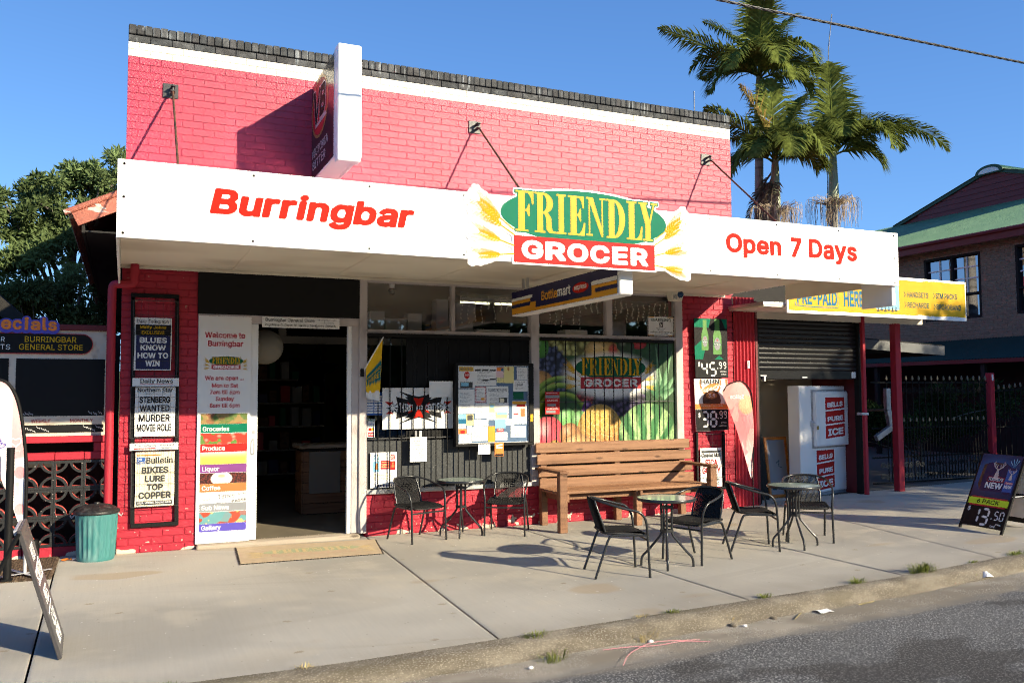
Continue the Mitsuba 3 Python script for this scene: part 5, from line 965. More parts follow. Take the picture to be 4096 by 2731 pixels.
def chair_meshes():
    P = {}
    arc = spline([(.235, .255, .0), (.225, .252, .22), (.215, .25, .42), (.195, .262, .55), (.135, .272, .625), (.03, .272, .655), (-.10, .262, .690), (-.205, .215, .722), (-.272, .12, .742), (-.292, 0, .748)], 5)
    loop = np.vstack([arc, (arc * [1, -1, 1])[::-1][1:]]); P['arm_frame'] = (tube(loop, .0125, 8), 'chair_metal')
    for s, nm in ((1, 'rear_leg'), (-1, 'rear_leg_')):
        P[nm] = (tube(spline([(.13, s * .222, .405), (.0, s * .225, .412), (-.12, s * .228, .405), (-.165, s * .232, .375), (-.225, s * .238, .22), (-.305, s * .245, .0)], 5), .0125, 8), 'chair_metal')
    P['stretcher'] = (cat(tube([(.222, -.245, .352), (.222, .245, .352)], .010, 8), tube([(.215, -.25, .40), (-.12, -.228, .405)], .008, 6), tube([(.215, .25, .40), (-.12, .228, .405)], .008, 6)), 'chair_metal')
    ups = [tube(spline([(-.185, s * .185, .425), (-.215, s * .188, .52), (-.262, s * .175, .66), (-.283, s * .150, .738)], 5), .010, 7) for s in (1, -1)]
    P['back_frame'] = (cat(ups), 'chair_metal')
    st = []                                            # woven back: strands, with a checked panel in the middle
    pr = np.array([(-.190, .43), (-.218, .52), (-.266, .66), (-.288, .745)]); pq = spline(np.c_[pr, pr[:, :1] * 0], 6)[:, :2]
    def back(u, v, off): k = np.clip(np.round(u * (len(pq) - 1)).astype(int), 0, len(pq) - 1); return np.stack([pq[k, 0] - .014 * np.cos(v * 8) * u + .0035 * np.sin(v * 2 * math.pi / .0146) + off, v * (1.0 - .17 * u ** 2), pq[k, 1]], 1)
    vs2 = np.linspace(-.178, .178, 98); fa = grid(lambda u, v: back(u, v, .003), np.linspace(0, 1, len(pq)), vs2); fb = grid(lambda u, v: back(u, v, -.003), np.linspace(0, 1, len(pq)), vs2)
    keep = lambda m: (m[0], m[1][[(q % 97) % 4 != 3 for q in range(len(m[1]) // 2)] * 2]); st = [(keep(fa)[0], keep(fa)[1][:, ::-1]), keep(fb)]
    for r in range(5):
        z = .575 + r * .022; st += [tube([(-.238 - .017 * (z - .575) / .022 * .33 + .008 * (1 if (q + r) % 2 else -1), -.065 + q * .026, z), (-.238 - .017 * (z - .575) / .022 * .33 + .008 * (1 if (q + r) % 2 else -1), -.045 + q * .026, z)], .008, 5) for q in range(6)]
    P['backrest'] = (cat(st), 'wicker')
    def seat(u, v, up): return np.stack([u, v * (1 - .10 * (u < -.1)), .437 - .018 * np.cos(v / .22 * 1.5) * np.cos(u / .22 * 1.2) - .03 * np.clip((u - .14) / .08, 0, 1) ** 2 + .0035 * np.sin(v * 190) + up], 1)
    a = grid(lambda u, v: seat(u, v, 0), np.linspace(-.19, .222, 14), np.linspace(-.215, .215, 90)); b = grid(lambda u, v: seat(u, v, -.014), np.linspace(-.19, .222, 14), np.linspace(-.215, .215, 90))
    P['seat'] = (cat((a[0], a[1]), (b[0], b[1][:, ::-1])), 'wicker')
    rim = spline([(-.19, -.21, .428), (.0, -.222, .424), (.20, -.205, .404), (.228, 0, .398), (.20, .205, .404), (.0, .222, .424), (-.19, .21, .428), (-.196, 0, .424)], 5, True); P['seat_rim'] = (tube(rim, .011, 7, True), 'wicker')
    return P
CH = chair_meshes(); CHP = {k: mikit.ply(m, b, True if k != 'seat' else 35) for k, (m, b) in CH.items()}
def chair(x, y, deg, label):
    k = thing('cafe_chair', label, 'chair', 'black woven café chairs on the footpath'); M = T().translate([x, y, float(gz(x))]).rotate([0, 0, 1], deg)
    for nm, d in CHP.items():
        key = numbered(k + '__' + nm.rstrip('_')); scene[key] = {**d, 'to_world': M}
chair(3.36, -.50, -72, 'black woven chair at the left end of the window, nearest the door')
chair(4.54, -.52, -121, 'black woven chair between the small table by the window and the bench')
chair(4.56, -3.26, -16, 'black woven chair in the foreground seen in profile, left of the middle table')
chair(5.66, -3.00, -163, 'black woven chair on the right side of the middle table')
chair(6.68, -2.70, -27, 'black woven chair on the left side of the rightmost table')
chair(7.56, -2.62, -124, 'black woven chair behind the rightmost table, in front of the ice freezer')
def table_meshes():
    P = {}
    P['top'] = (lathe([(0, .683), (.285, .683), (.290, .686), (.290, .696), (.286, .699), (0, .699)], 56), 'table_glass')
    P['rim'] = (lathe([(.286, .672), (.300, .672), (.306, .678), (.306, .696), (.302, .702), (.2915, .702), (.2915, .690), (.286, .682), (.286, .672)], 56), 'chair_metal')
    for i in range(4):
        a = math.pi / 4 + i * math.pi / 2; c, s = math.cos(a), math.sin(a); R = lambda r, z: (r * c, r * s, z)
        P['leg' + '_' * i] = (tube(np.vstack([[R(.13, .668), R(.062, .655)], spline([R(.055, .63), R(.052, .50), R(.052, .36), R(.060, .325), R(.085, .285), R(.20, .150), R(.245, .105), R(.262, .06), R(.265, .0)], 4)]), .0125, 8), 'chair_metal')
    sq = lambda z: cat(bx(-.052, .052, -.048, -.040, z - .015, z + .015, .002), bx(-.052, .052, .040, .048, z - .015, z + .015, .002), bx(-.048, -.040, -.0395, .0395, z - .015, z + .015, .002), bx(.040, .048, -.0395, .0395, z - .015, z + .015, .002))
    P['collar'] = (sq(.36), 'chair_metal'); P['collar_'] = (sq(.60), 'chair_metal'); P['cross_bar'] = (cat(bx(-.28, .28, -.012, .012, .668, .6815), bx(-.012, .012, -.28, -.0125, .668, .6815), bx(-.012, .012, .0125, .28, .668, .6815)), 'chair_metal')
    return P
TBP = {k: mikit.ply(m, b, 35) for k, (m, b) in table_meshes().items()}
def table(x, y, deg, label):
    k = thing('cafe_table', label, 'table', 'round glass café tables'); M = T().translate([x, y, float(gz(x))]).rotate([0, 0, 1], deg)
    for nm, d in TBP.items():
        key = numbered(k + '__' + nm.rstrip('_')); scene[key] = {**d, 'to_world': M}
table(3.95, -.43, 20, 'round glass café table by the left window below the notice board')
table(5.19, -3.16, 12, 'round glass café table in the middle of the footpath in front of the bench')
table(7.15, -2.86, 25, 'round glass café table farthest right, in front of the roller shutter')

# ================================================================== sandwich boards, bin, flags
ab = thing('sandwich_board', 'blue and black beer price sandwich board on the footpath at the right edge', 'sandwich board')
B0, B1 = np.array([9.735, -2.925, float(gz(9.74)) + .005]), np.array([9.650, -3.585, float(gz(9.65)) + .005]); topv = np.array([10.175, -2.80, .985]) - B0
FBd = Frame(B0, B1 - B0, topv - (B1 - B0) * ((topv @ (B1 - B0)) / ((B1 - B0) @ (B1 - B0)))); Wd, Hd = np.linalg.norm(B1 - B0), 1.015
for u in (0, Wd - .03): obj('leg', FBd.box(u, u + .03, 0, Hd, -.030, -.002, .003), 'black_paint', ab)
obj('panel', FBd.box(.031, Wd - .031, .055, Hd, -.024, -.004), 'black_print', ab)
def beer_tex(p, n, uv):
    q = (p.y + 3.25) / .33; r = (p.z - .75) / .26
    return mix((0.020, 0.11, 0.30), (0.004, 0.022, 0.085), smoothstep(.2, 1.1, dr.sqrt(q * q * .6 + r * r)))
mat('beer_blue', beer_tex, .35)
pn = obj('picture', FBd.box(.031, Wd - .031, .43, Hd - .005, -.0035, -.001), 'beer_blue', ab, label='dark blue beer picture on the upper board')
U = lambda a: .03 + a * (Wd - .06)
obj('carton', FBd.sheet(pg((U(.12), .86), (U(.28), .90), (U(.66), .90), (U(.80), .85), (U(.78), .52), (U(.20), .515), (U(.10), .60)), 0, .001), 'navy_print', ab); obj('carton', FBd.sheet(joined(pg((U(.12), .86), (U(.19), .875), (U(.17), .53), (U(.10), .60)), pg((U(.32), .895), (U(.64), .895), (U(.55), .875), (U(.40), .875))), .001, .0008), 'rust', ab)
obj('can', FBd.sheet(rrect(U(.74), .50, U(.965), .845, .02), .0012, .001), 'blue_print', ab); obj('can', FBd.sheet(joined(rect(U(.755), .815, U(.95), .845), rect(U(.75), .50, U(.955), .53)), .0024, .0008), 'navy_print', ab)
def antlers(u, v, s):
    o = [ell(u, v, .022 * s, .04 * s), pg((u - .03 * s, v - .02 * s), (u + .03 * s, v - .02 * s), (u + .05 * s, v - .14 * s), (u - .05 * s, v - .14 * s))]
    for k in (-1, 1):
        o.append(sg.LineString([(u + k * .015 * s, v + .03 * s), (u + k * .07 * s, v + .06 * s), (u + k * .12 * s, v + .13 * s)]).buffer(.008 * s)); o += [sg.LineString([(u + k * a * s, v + b * s), (u + k * (a - .01) * s, v + (b + .06) * s)]).buffer(.006 * s) for a, b in ((.04, .045), (.075, .065), (.10, .10))]
    return joined(o)
obj('emblem', FBd.sheet(joined(antlers(U(.50), .79, .75), antlers(U(.855), .755, .5)), .0034, .0008), 'silver', ab)
obj('lettering', FBd.sheet(joined(word('TOOHEYS', U(.33), .655, U(.70), .700), word('TOOHEYS', U(.765), .635, U(.945), .655)), .0044, .0008), 'white_matt', ab); obj('badge', FBd.sheet(joined(rrect(U(.31), .645, U(.72), .710, .01).difference(rrect(U(.32), .652, U(.71), .703, .008)), rect(U(.76), .63, U(.95), .66)), .0034, .0008), 'crimson_print', ab)
obj('lettering', FBd.sheet(joined(word('NEW', U(.30), .555, U(.72), .635, True, .02), word('NEW', U(.765), .575, U(.945), .620, True, .02)), .0044, .0008), 'white_matt', ab)
obj('glow', FBd.sheet(joined([pg((U(.86), .85), (U(.86 + .16 * math.sin(a)), .85 + .12 * math.cos(a)), (U(.86 + .16 * math.sin(a + .12)), .85 + .12 * math.cos(a + .12))) for a in (-.9, -.4, .1, .5)]), .0012, .0006), 'sky_print', ab)
obj('band', FBd.sheet(joined(rect(U(.0), .335, U(1), .420)), .0012, .001), 'lime_print', ab, label='lime green band reading 6 PACK'); obj('band', FBd.sheet(joined(rect(U(.06), .420, U(.95), .438), rect(U(.05), .315, U(.95), .334)), .0012, .001), 'crimson_print', ab)
obj('lettering', FBd.sheet(word('6 PACK', U(.22), .350, U(.78), .408), .0024, .0008), 'black_print', ab)
obj('lettering', FBd.sheet(joined(word('$', U(.05), .235, U(.12), .300), seg('1', U(.27), .10, .055, .185, .028), seg('3', U(.44), .085, .10, .20, .030), ell(U(.70), .175, .009, .009), seg('5', U(.76), .165, .050, .105, .014), seg('0', U(.89), .165, .050, .105, .014), word('375mL', U(.83), .10, U(.97), .122), word('CANS', U(.72), .068, U(.85), .092)), 0, .001), 'white_matt', ab, label='white figures reading 13.50')
BKT = FBd.pt(0, Hd); bl = np.array([10.47, -2.72, float(gz(10.47)) + .005]); br = np.array([10.40, -3.42, float(gz(10.4)) + .005])
for a, b in ((BKT, bl), (FBd.pt(Wd, Hd), br)): obj('rear_leg', tube([a, b], .014, 6), 'black_paint', ab)
FR = Frame(bl, br - bl, BKT - bl); obj('rear_panel', FR.box(.02, Wd - .02, .12, .92, -.006, .006), 'white_matt', ab, label='pale back panel'); obj('rear_rail', FR.box(.0, Wd, .42, .46, .007, .02), 'black_paint', ab); obj('rear_rail', FR.box(.0, Wd, .05, .12, -.008, .008), 'black_paint', ab)
obj('stay', tube([FBd.pt(Wd - .01, .48), FBd.pt(Wd - .01, .48) + [.33, .02, .0]], .006, 6), 'silver', ab)

lb = thing('sandwich_board', 'dark sandwich board with white chalk lettering seen almost edge-on in the left foreground', 'sandwich board')
A0, A1, At = np.array([-.335, -3.46, .01]), np.array([-.312, -4.105, .01]), np.array([-.600, -3.50, .885])
FS = Frame(A1, A1 - A0 if False else A0 - A1, At - A0); Ws, Hs = np.linalg.norm(A1 - A0), np.linalg.norm(At - A0)
FS = Frame(A1, A0 - A1, (At - A0) - (A0 - A1) * (((At - A0) @ (A0 - A1)) / ((A0 - A1) @ (A0 - A1))))
obj('panel', FS.box(0, Ws, 0, Hs, -.026, 0, .003), 'slate_board', lb)
CH_ = [('HOT', .70), ('SCALLOP', .53), ('PIES', .36), ('4.50', .17), ('NEW', .04)]
scr = joined([line(s, Ws / 2, v * Hs + .02, .105, 'c', min(.95, .50 / (len(s) * .085)), False) for s, v in CH_] + [sg.LineString([(.08, .66 * Hs), (.55, .69 * Hs)]).buffer(.006), sg.LineString([(.08, .33 * Hs), (.5, .35 * Hs)]).buffer(.006)])
obj('chalk_lettering', FS.sheet(scr, .0005, .0012), 'chalk', lb)
for y, o in ((A1, 0), (A0, 0)):
    tp = y + (At - A0); obj('rear_leg', tube([tp + [-.01, 0, -.02], [tp[0] - .40, y[1] + .02, 0.0]], .016, 6), 'black_paint', lb)
obj('hinge', FS.box(.04, Ws - .04, Hs - .03, Hs + .004, -.05, -.027, .003), 'silver', lb)

bin_ = thing('rubbish_bin', 'ribbed teal plastic rubbish bin with a black lid beside the left pier', 'bin')
bc = (-.212, -.20); N = 96; th_ = np.arange(N) * 2 * math.pi / N
rib = .0045 * np.clip(np.sin(th_ * 22) * 2.2, -1, 1); zs = [0, .012, .03, .06, .44, .47, .50, .525]; rs = [.180, .186, .188, .189, .209, .211, .213, .216]; km = [0, 0, 0, 1, 1, 0, 0, 0]
V = np.vstack([np.stack([(r + rib * k) * np.cos(th_), (r + rib * k) * np.sin(th_), np.full(N, z)], 1) for r, z, k in zip(rs, zs, km)] + [np.array([[0, 0, 0.0]])]) + [bc[0], bc[1], 0]
Fm = [[i * N + j, i * N + (j + 1) % N, (i + 1) * N + (j + 1) % N] for i in range(7) for j in range(N)] + [[i * N + j, (i + 1) * N + (j + 1) % N, (i + 1) * N + j] for i in range(7) for j in range(N)] + [[8 * N, (j + 1) % N, j] for j in range(N)]
obj('body', (V, np.array(Fm)), 'bin_green', bin_, smooth=40)
lidp = [(.0, .618), (.03, .617), (.034, .602), (.06, .598), (.13, .585), (.185, .563), (.212, .540), (.226, .535), (.232, .525), (.232, .508), (.224, .500), (.217, .505)]
Vl, Fl = lathe(lidp[::-1], 96, (bc[0], bc[1], 0)); rr = np.hypot(Vl[:, 0] - bc[0], Vl[:, 1] - bc[1]); aa = np.arctan2(Vl[:, 1] - bc[1], Vl[:, 0] - bc[0])
Vl[:, 2] += np.where((rr > .05) & (rr < .21), .0045 * np.clip(np.cos(aa * 18) * 3 - 1.8, 0, 1), 0); obj('lid', (Vl, Fl), 'bin_lid', bin_, smooth=40)
for s in (-1, 1):
    c0 = np.array([bc[0] + s * .215, bc[1] - .02 * s, .47]); obj('handle', tube([c0 + [0, -.05, .02], c0 + [s * .03, -.05, -.01], c0 + [s * .045, -.03, .015], c0 + [s * .045, .03, .015], c0 + [s * .03, .05, -.01], c0 + [0, .05, .02]], .004, 6), 'silver', bin_)
def cornet_tex(p, n, uv):
    u, v = p.x + .84, p.z
    c = mix((0.80, 0.42, 0.43), (0.82, 0.80, 0.78), smoothstep(1.19, 1.15, v + .02 * noise(p.x * 30, 0.))); c = mix(c, (0.80, 0.66, 0.66), smoothstep(-.125, -.135, u) * smoothstep(1.9, 1.8, v))
    s = smoothstep(.055, .045, dr.sqrt(dr.square(u + .055) + dr.square((v - 1.02) * .8))) + smoothstep(.05, .04, dr.sqrt(dr.square(u + .05) + dr.square((v - .66) * .8)))
    c = mix(c, (0.72, 0.13, 0.17), s * .7); q = smoothstep(.03, .025, dr.abs(u + .085)) * smoothstep(.07, .06, dr.abs(v - .86))
    return mix(c, (0.72, 0.45, 0.45), q * .8)
mat('cornet_cloth', cornet_tex, .8, two=True)
k2, wv = feather('feather_flag', 'tall pink and white ice cream feather flag at the left edge', [(-.826, -.90, .06), (-.830, -.90, .50), (-.832, -.90, .78), (-.836, -.90, 1.06), (-.857, -.90, 1.293), (-.885, -.90, 1.521), (-.922, -.90, 1.704), (-.97, -.90, 1.835), (-1.04, -.90, 1.925), (-1.14, -.90, 1.955), (-1.26, -.90, 1.93)],
    [(-1.30, 1.87), (-1.24, 1.91), (-1.14, 1.932), (-1.045, 1.905), (-.985, 1.825), (-.938, 1.70), (-.900, 1.52), (-.872, 1.293), (-.852, 1.06), (-.848, .78), (-.845, .51), (-.889, .515), (-.97, .75), (-1.063, .984), (-1.2, 1.45)], -.897, 'cornet_cloth')
obj('sleeve', tube(spline([(-.832, -.90, .50), (-.834, -.90, .78), (-.838, -.90, 1.06), (-.858, -.90, 1.293), (-.886, -.90, 1.521), (-.923, -.90, 1.704), (-.972, -.90, 1.832), (-1.04, -.90, 1.918), (-1.14, -.90, 1.947)], 5), .017, 8), 'black_paint', k2, smooth=True)
hrt = joined(affinity.rotate(ell(-.953, 1.325, .030, .040), 35), affinity.rotate(ell(-.918, 1.325, .030, .040), -35), pg((-.978, 1.315), (-.893, 1.315), (-.935, 1.265))); obj('heart_logo', wv(hrt.difference(hrt.buffer(-.012))), 'white_matt', k2)
obj('lettering', wv(fit(affinity.scale(textpoly('STREETS'), -1, 1), -.975, 1.225, -.90, 1.245)), 'white_matt', k2); obj('lettering', wv(affinity.rotate(fit(affinity.scale(textpoly('Cornetto', True), -1, 1), -1.18, 1.31, -1.0, 1.39), -62)), 'violet_print', k2)
for a, b in (((-.99, -.62), (-.71, -1.13)), ((-.60, -.80), (-1.05, -1.06))):
    d = np.array(b) - np.array(a); L = np.linalg.norm(d); obj('base_leg', Frame((a[0], a[1], .032 + .006 * (a[0] > -.7)), (d[0], d[1], 0), (-d[1], d[0], 0)).box(0, L, -.02, .02, 0, .005, .001), 'silver', k2)
obj('socket', tube([(-.826, -.90, .038), (-.826, -.90, .33)], .016, 10), 'silver', k2)
gm = thing('grate_mat', 'brown ribbed door mat lying beside the black screen wall', 'mat'); obj('base', bx(-1.60, -.575, -1.16, .10, .0015, .012, .003), 'grate_brown', gm)
obj('rib', cat([bx(-1.59 + i * .028, -1.578 + i * .028, -1.15, .09, .0122, .0165) for i in range(36)]), 'grate_brown', gm)
bo = thing('bollard_post', 'slim black post standing on the left edge of the brown mat', 'post'); obj('shaft', tube([(-.955, -1.12, .0), (-.955, -1.12, 1.28)], .035, 14), 'black_paint', bo, smooth=50); obj('base', bx(-1.0, -.91, -1.165, -1.075, .0125, .03, .003), 'black_paint', bo)
jar = thing('black_bucket', 'small black tub standing against the screen wall behind the feather flag', 'tub'); obj('body', lathe([(0, 0), (.06, 0), (.065, .16), (.05, .18), (.05, .22), (.0, .22)], 20, (-.835, .02, .0)), 'black_paint', jar, smooth=40)

# ================================================================== left of the shop: screen wall, hoarding, roofs
sw = thing('screen_wall', 'low wall of black patterned breeze blocks between red courses, left of the shop', 'screen wall')
FS0 = front(.15)
def arc(cx, cz, r, t, q):
    a = np.linspace(0, math.pi / 2, 10) + q * math.pi / 2; o = [(cx + (r + t) * math.cos(x), cz + (r + t) * math.sin(x)) for x in a]; i = [(cx + r * math.cos(x), cz + r * math.sin(x)) for x in a[::-1]]
    return sg.Polygon(o + i)
def block_poly(u0, v0, w, h):
    f = rect(u0, v0, u0 + w, v0 + h).difference(rect(u0 + .022, v0 + .028, u0 + w - .022, v0 + h - .028))
    R = .5 * .5 * (w + h) - .024; a = [arc(u0 + x * w, v0 + z * h, R - .012, .027, q) for x, z, q in ((0, 0, 0), (1, 0, 1), (1, 1, 2), (0, 1, 3))]
    return joined(f, *[k.intersection(rect(u0, v0, u0 + w, v0 + h)) for k in a])
for r in range(3):
    for c in range(5):
        u0, v0, w, h = -.362 - .296 * c, .112 + .316 * r, .292, .312
        P_ = block_poly(u0, v0, w, h); k = obj('block', FS0.sheet(P_, -.10, .10), 'block_red', sw); obj('face', FS0.sheet(P_.buffer(.0005), .0002, .006), 'block_black', k)
for i in range(7):
    u = -.07 - .295 * i; 
    obj('course_block', FS0.box(u - .289, u, .0, .108, -.12, -.004, .004), 'red_pier', sw); obj('course_block', FS0.box(u - .289, u, 1.064, 1.146, -.12, .004, .004), 'red_plain', sw)
obj('course_block', FS0.box(-.268, -.068, 1.149, 1.252, -.12, .004, .004), 'red_plain', sw)
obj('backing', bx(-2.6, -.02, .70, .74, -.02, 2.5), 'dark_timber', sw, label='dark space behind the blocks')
ho = thing('specials_hoarding', 'cream and red hoarding with blackboards, an oval shop sign and orange Specials lettering', 'hoarding')
obj('frame_rail', bx(-2.6, -.066, .12, .19, 2.512, 2.578, .005), 'red_dark', ho); obj('frame_rail', bx(-2.6, -.066, .12, .20, 1.256, 1.330, .005), 'red_plain', ho); obj('frame_stile', bx(-.104, -.066, .12, .19, 1.331, 2.511, .005), 'red_plain', ho)
obj('board', bx(-2.6, -.105, .152, .185, 1.331, 2.511), 'cream_paint', ho)
for a, b in ((-1.058, -.172), (-2.10, -1.128)):
    k = obj('blackboard', bx(a, b, .143, .1515, 1.368, 2.190, .003), 'black_paint', ho)
FHh = front(.143); obj('strip', FHh.sheet(rect(-2.1, 1.455, -.172, 1.553), .0005, .0015), 'cream_paint', ho)
obj('lettering', FHh.sheet(joined(word('WEEKLY', -.899, 1.482, -.708, 1.520), word('MONTHLY', -.513, 1.482, -.283, 1.520), word('DAILY', -1.25, 1.482, -1.08, 1.520)), .0022, .001), 'red_print', ho)
scr = [sg.LineString([(u, v), (u + .012, v - .022), (u + .03, v - .018), (u + .035, v - .035)]).buffer(.0022) for u, v in [(-.98 + .045 * i, 1.445 - .018 * (i % 3)) for i in range(6)] + [(-.38 + .042 * i, 1.445 - .016 * (i % 3)) for i in range(5)] + [(-.33 + .05 * i, 1.605 - .01 * (i % 2)) for i in range(3)] + [(-1.0 + .04 * i, 1.600) for i in range(3)]]
obj('chalk_mark', FHh.sheet(joined(scr), .0005, .001), 'chalk', ho)
FO = front(.132); ov = rrect(-2.4, 2.244, -.299, 2.473, .112); k = obj('oval_sign', FO.sheet(ov, -.02, .02), 'crimson_print', ho); obj('oval_face', FO.sheet(ov.buffer(-.008), .0005, .0015), 'black_print', k)
obj('lettering', FO.sheet(joined(word('BURRINGBAR', -.980, 2.372, -.469, 2.438, False, .012), word('GENERAL STORE', -1.034, 2.287, -.402, 2.351, False, .012)), .0022, .001), 'yellow_print', k, label='yellow lettering reading BURRINGBAR GENERAL STORE'); obj('lettering', FO.sheet(joined(word('YOUR', -1.36, 2.371, -1.172, 2.427, False), word('TREATS', -1.42, 2.286, -1.117, 2.344, False)), .0022, .001), 'white_matt', k)
sp = joined(*[fit(textpoly(c, True, .035), a, b, c2, d) for c, a, b, c2, d in (('S', -1.62, 2.505, -1.49, 2.65), ('p', -1.46, 2.455, -1.345, 2.615), ('e', -1.33 + .12, 2.505, -1.11, 2.615), ('c', -1.10, 2.505, -1.01, 2.613), ('i', -.985, 2.505, -.945, 2.647), ('a', -.925, 2.503, -.83, 2.608), ('l', -.812, 2.503, -.765, 2.645), ('s', -.755, 2.500, -.665, 2.605))])
obj('lettering_back', FO.sheet(affinity.translate(sp, 0, -.012).buffer(.026), .004, .012), 'violet_print', ho); obj('lettering', FO.sheet(sp, .0165, .003), 'orange_print', ho, label='orange lettering reading Specials')
bl_ = thing('flag_banner', 'small furled white and blue flag hanging at the right end of the hoarding', 'flag')
obj('pole', tube([(-.085, -.045, 2.57), (-.075, .06, 2.17)], .009, 8), 'white_paint', bl_, smooth=True)
def furl(u, v): return np.stack([-.088 - .03 * u * (1 + v) + .008 * np.sin(v * 14 + u * 5), -.03 + .10 * u + .02 * np.sin(u * 8 + v * 3), 2.53 - .55 * v - .16 * u], 1)
fm_, ff_ = grid(furl, np.linspace(0, 1, 8), np.linspace(0, 1, 16)); mat('banner_cloth', lambda p, n, uv: mix((0.70, 0.70, 0.70), (0.06, 0.13, 0.30), smoothstep(2.02, 2.06, p.z) * smoothstep(2.34, 2.30, p.z)), .8, two=True); obj('cloth', (fm_, ff_), 'banner_cloth', bl_, smooth=True)
vr = thing('verandah_roof', 'dark sloping verandah roof edge at the far left above the hoarding', 'roof')
obj('sheet', Frame((-1.62, 0, 3.22), (.60, 0, -.58), (0, 1, 0)).box(-2.4, 1.16, .55, 5, -.05, 0), 'dark_timber', vr); obj('edge_board', Frame((-1.62, .55, 3.22), (.60, 0, -.58), (.58, 0, .60)).box(-2.4, 1.16, -.14, .02, 0, .03, .004), 'dark_timber', vr)
for y in (1.2, 3.0): obj('post', bx(-1.50, -1.42, y, y + .08, 0, 2.95), 'dark_timber', vr)
rr_ = thing('rear_wing', 'terracotta edged gable roof of the old wing behind the left side of the shop', 'roof')
sl_ = .50; RF = Frame((-.56, .05, 3.83), (1, 0, sl_), (0, 1, 0))
obj('roof_sheet', RF.box(-.02, .62, .0, 17, .0, .03), 'terracotta', rr_); obj('barge_board', Frame((-.545, .05, 3.825), (1, 0, sl_), (-sl_, 0, 1)).box(0, .60, -.155, 0, 0, .022, .004), 'terracotta', rr_, label='peeling terracotta barge board')
obj('barge_roll', tube([(-.62, .03, 3.825), (-.012, .03, 3.825 + .608 * sl_)], .032, 10), 'terracotta', rr_); obj('barge_cap', Frame((-.50, .05, 3.885), (1, 0, sl_), (0, 1, 0)).box(.05, .22, -.02, .25, .0, .03, .004), 'terracotta', rr_)
obj('eave_board', bx(-.44, -.41, .075, 17, 3.62, 3.84), 'dark_timber', rr_); obj('soffit', bx(-.409, -.0, .075, 17, 3.63, 3.65), 'dark_timber', rr_)
# ================================================================== right of the shop: roller shutter bay
bay = thing('shutter_bay', 'lean-to bay beside the shop with a half raised black roller shutter', 'lean-to')
for i in range(13):
    z = 2.125 + i * .074
    v, f = tube([(9.125, .10, z + .036), (11.185, .10, z + .036)], .0355, 8); v[:, 1] = .10 + (v[:, 1] - .10) * .45; obj('shutter_slat', (v, f), 'black_gloss', bay, smooth=50)
obj('shutter_rail', bx(9.125, 11.185, .075, .115, 1.988, 2.124, .004), 'black_gloss', bay); obj('shutter_lock', bx(9.98, 10.09, .055, .0745, 2.005, 2.03, .003), 'silver', bay); obj('sticker', bx(11.05, 11.14, .071, .0745, 2.01, 2.11), 'white_matt', bay)
for a, b in ((9.075, 9.122), (11.188, 11.235)): obj('guide_rail', bx(a, b, .05, .16, float(gz(a)), 3.0, .004), 'fence_iron', bay)
obj('inner_jamb', bx(11.25, 11.33, .12, 1.2, float(gz(11)), 2.6), 'red_dark', bay); obj('back_wall', bx(9.0, 11.33, 1.22, 1.27, 0, 3.0), 'shed_cream', bay); obj('side_wall', bx(9.031, 9.073, .12, 1.215, 0, 3.0), 'shed_cream', bay); obj('ceiling', bx(9.0, 11.33, .17, 1.215, 2.72, 2.76), 'shed_cream', bay)
obj('floor', bx(8.99, 11.4, .12, 1.215, -.05, float(gz(10)) + .004), 'concrete', bay); obj('header', bx(8.60, 11.4, .18, .22, 2.76, 3.58), 'dark_timber', bay); obj('roof', bx(8.6, 11.4, .225, 5, 3.5, 3.56), 'galvanised', bay)
obj('lock_bracket', cat(bx(9.13, 9.25, .04, .0745, 2.03, 2.05), bx(9.19, 9.23, .03, .07, 1.95, 2.03, .004)), 'silver', bay)
ice = thing('ice_freezer', 'white ice freezer with red and white lettered panels inside the shutter bay', 'freezer')
a_ = math.radians(15); FI = Frame((9.95, .10, float(gz(10.5)) + .01), (math.cos(a_), math.sin(a_), 0))
obj('body', FI.box(0, 1.37, .05, 1.79, -.22, 0, .012), 'white_paint', ice); obj('plinth', FI.box(.02, 1.35, .0, .048, -.20, -.015), 'grey_print', ice)
dr_ = obj('door', FI.box(.36, 1.33, .80, 1.70, .002, .075, .014), 'white_paint', ice); obj('door_trim', FI.box(.33, 1.36, .77, 1.73, .0005, .0018), 'galvanised', dr_)
obj('door_face', FI.box(.46, 1.30, .84, 1.66, .0752, .080, .003), 'white_fascia', dr_)
def ice_label(u0, u1, v0, v1, w, par, n=3):
    h = (v1 - v0) / n
    for i, (s, c) in enumerate((('Bells', 1), ('Pure', 1), ('ICE', 1.25))[:n]):
        a, b = v1 - h * (i + 1), v1 - h * i; g = .025; d = .030
        obj('panel', FI.sheet(pg((u0, a + g), (u1, a + g + d), (u1, b + (0 if i == 0 else d) - 0), (u0, b)), w, .001), 'crimson_print' if False else 'red_print', par)
        t = fit(textpoly(s.upper() if s != 'ICE' else s, True, .045), u0 + .06, a + g + .035, u1 - .05, a + g + .035 + h * (.36 if i < 2 else .50)); t = affinity.affine_transform(t, [1, 0, d / (u1 - u0), 1, 0, -u0 * d / (u1 - u0)])
        if i < 2: # small capitals: the first letter stands taller
            pass
        obj('lettering', FI.sheet(t, w + .0013, .001), 'white_matt', par, label='white lettering reading ' + s.upper())
ice_label(.62, 1.20, .90, 1.60, .0803, dr_); ice_label(.46, .98, .06, .735, .0006, ice)
obj('latch', cat(FI.box(.28, .37, 1.18, 1.20, .03, .06, .004), FI.box(.30, .34, 1.12, 1.23, .002, .03, .004)), 'silver', dr_); obj('padlock', FI.box(.36, .40, 1.08, 1.14, .078, .095, .004), 'gold', dr_)
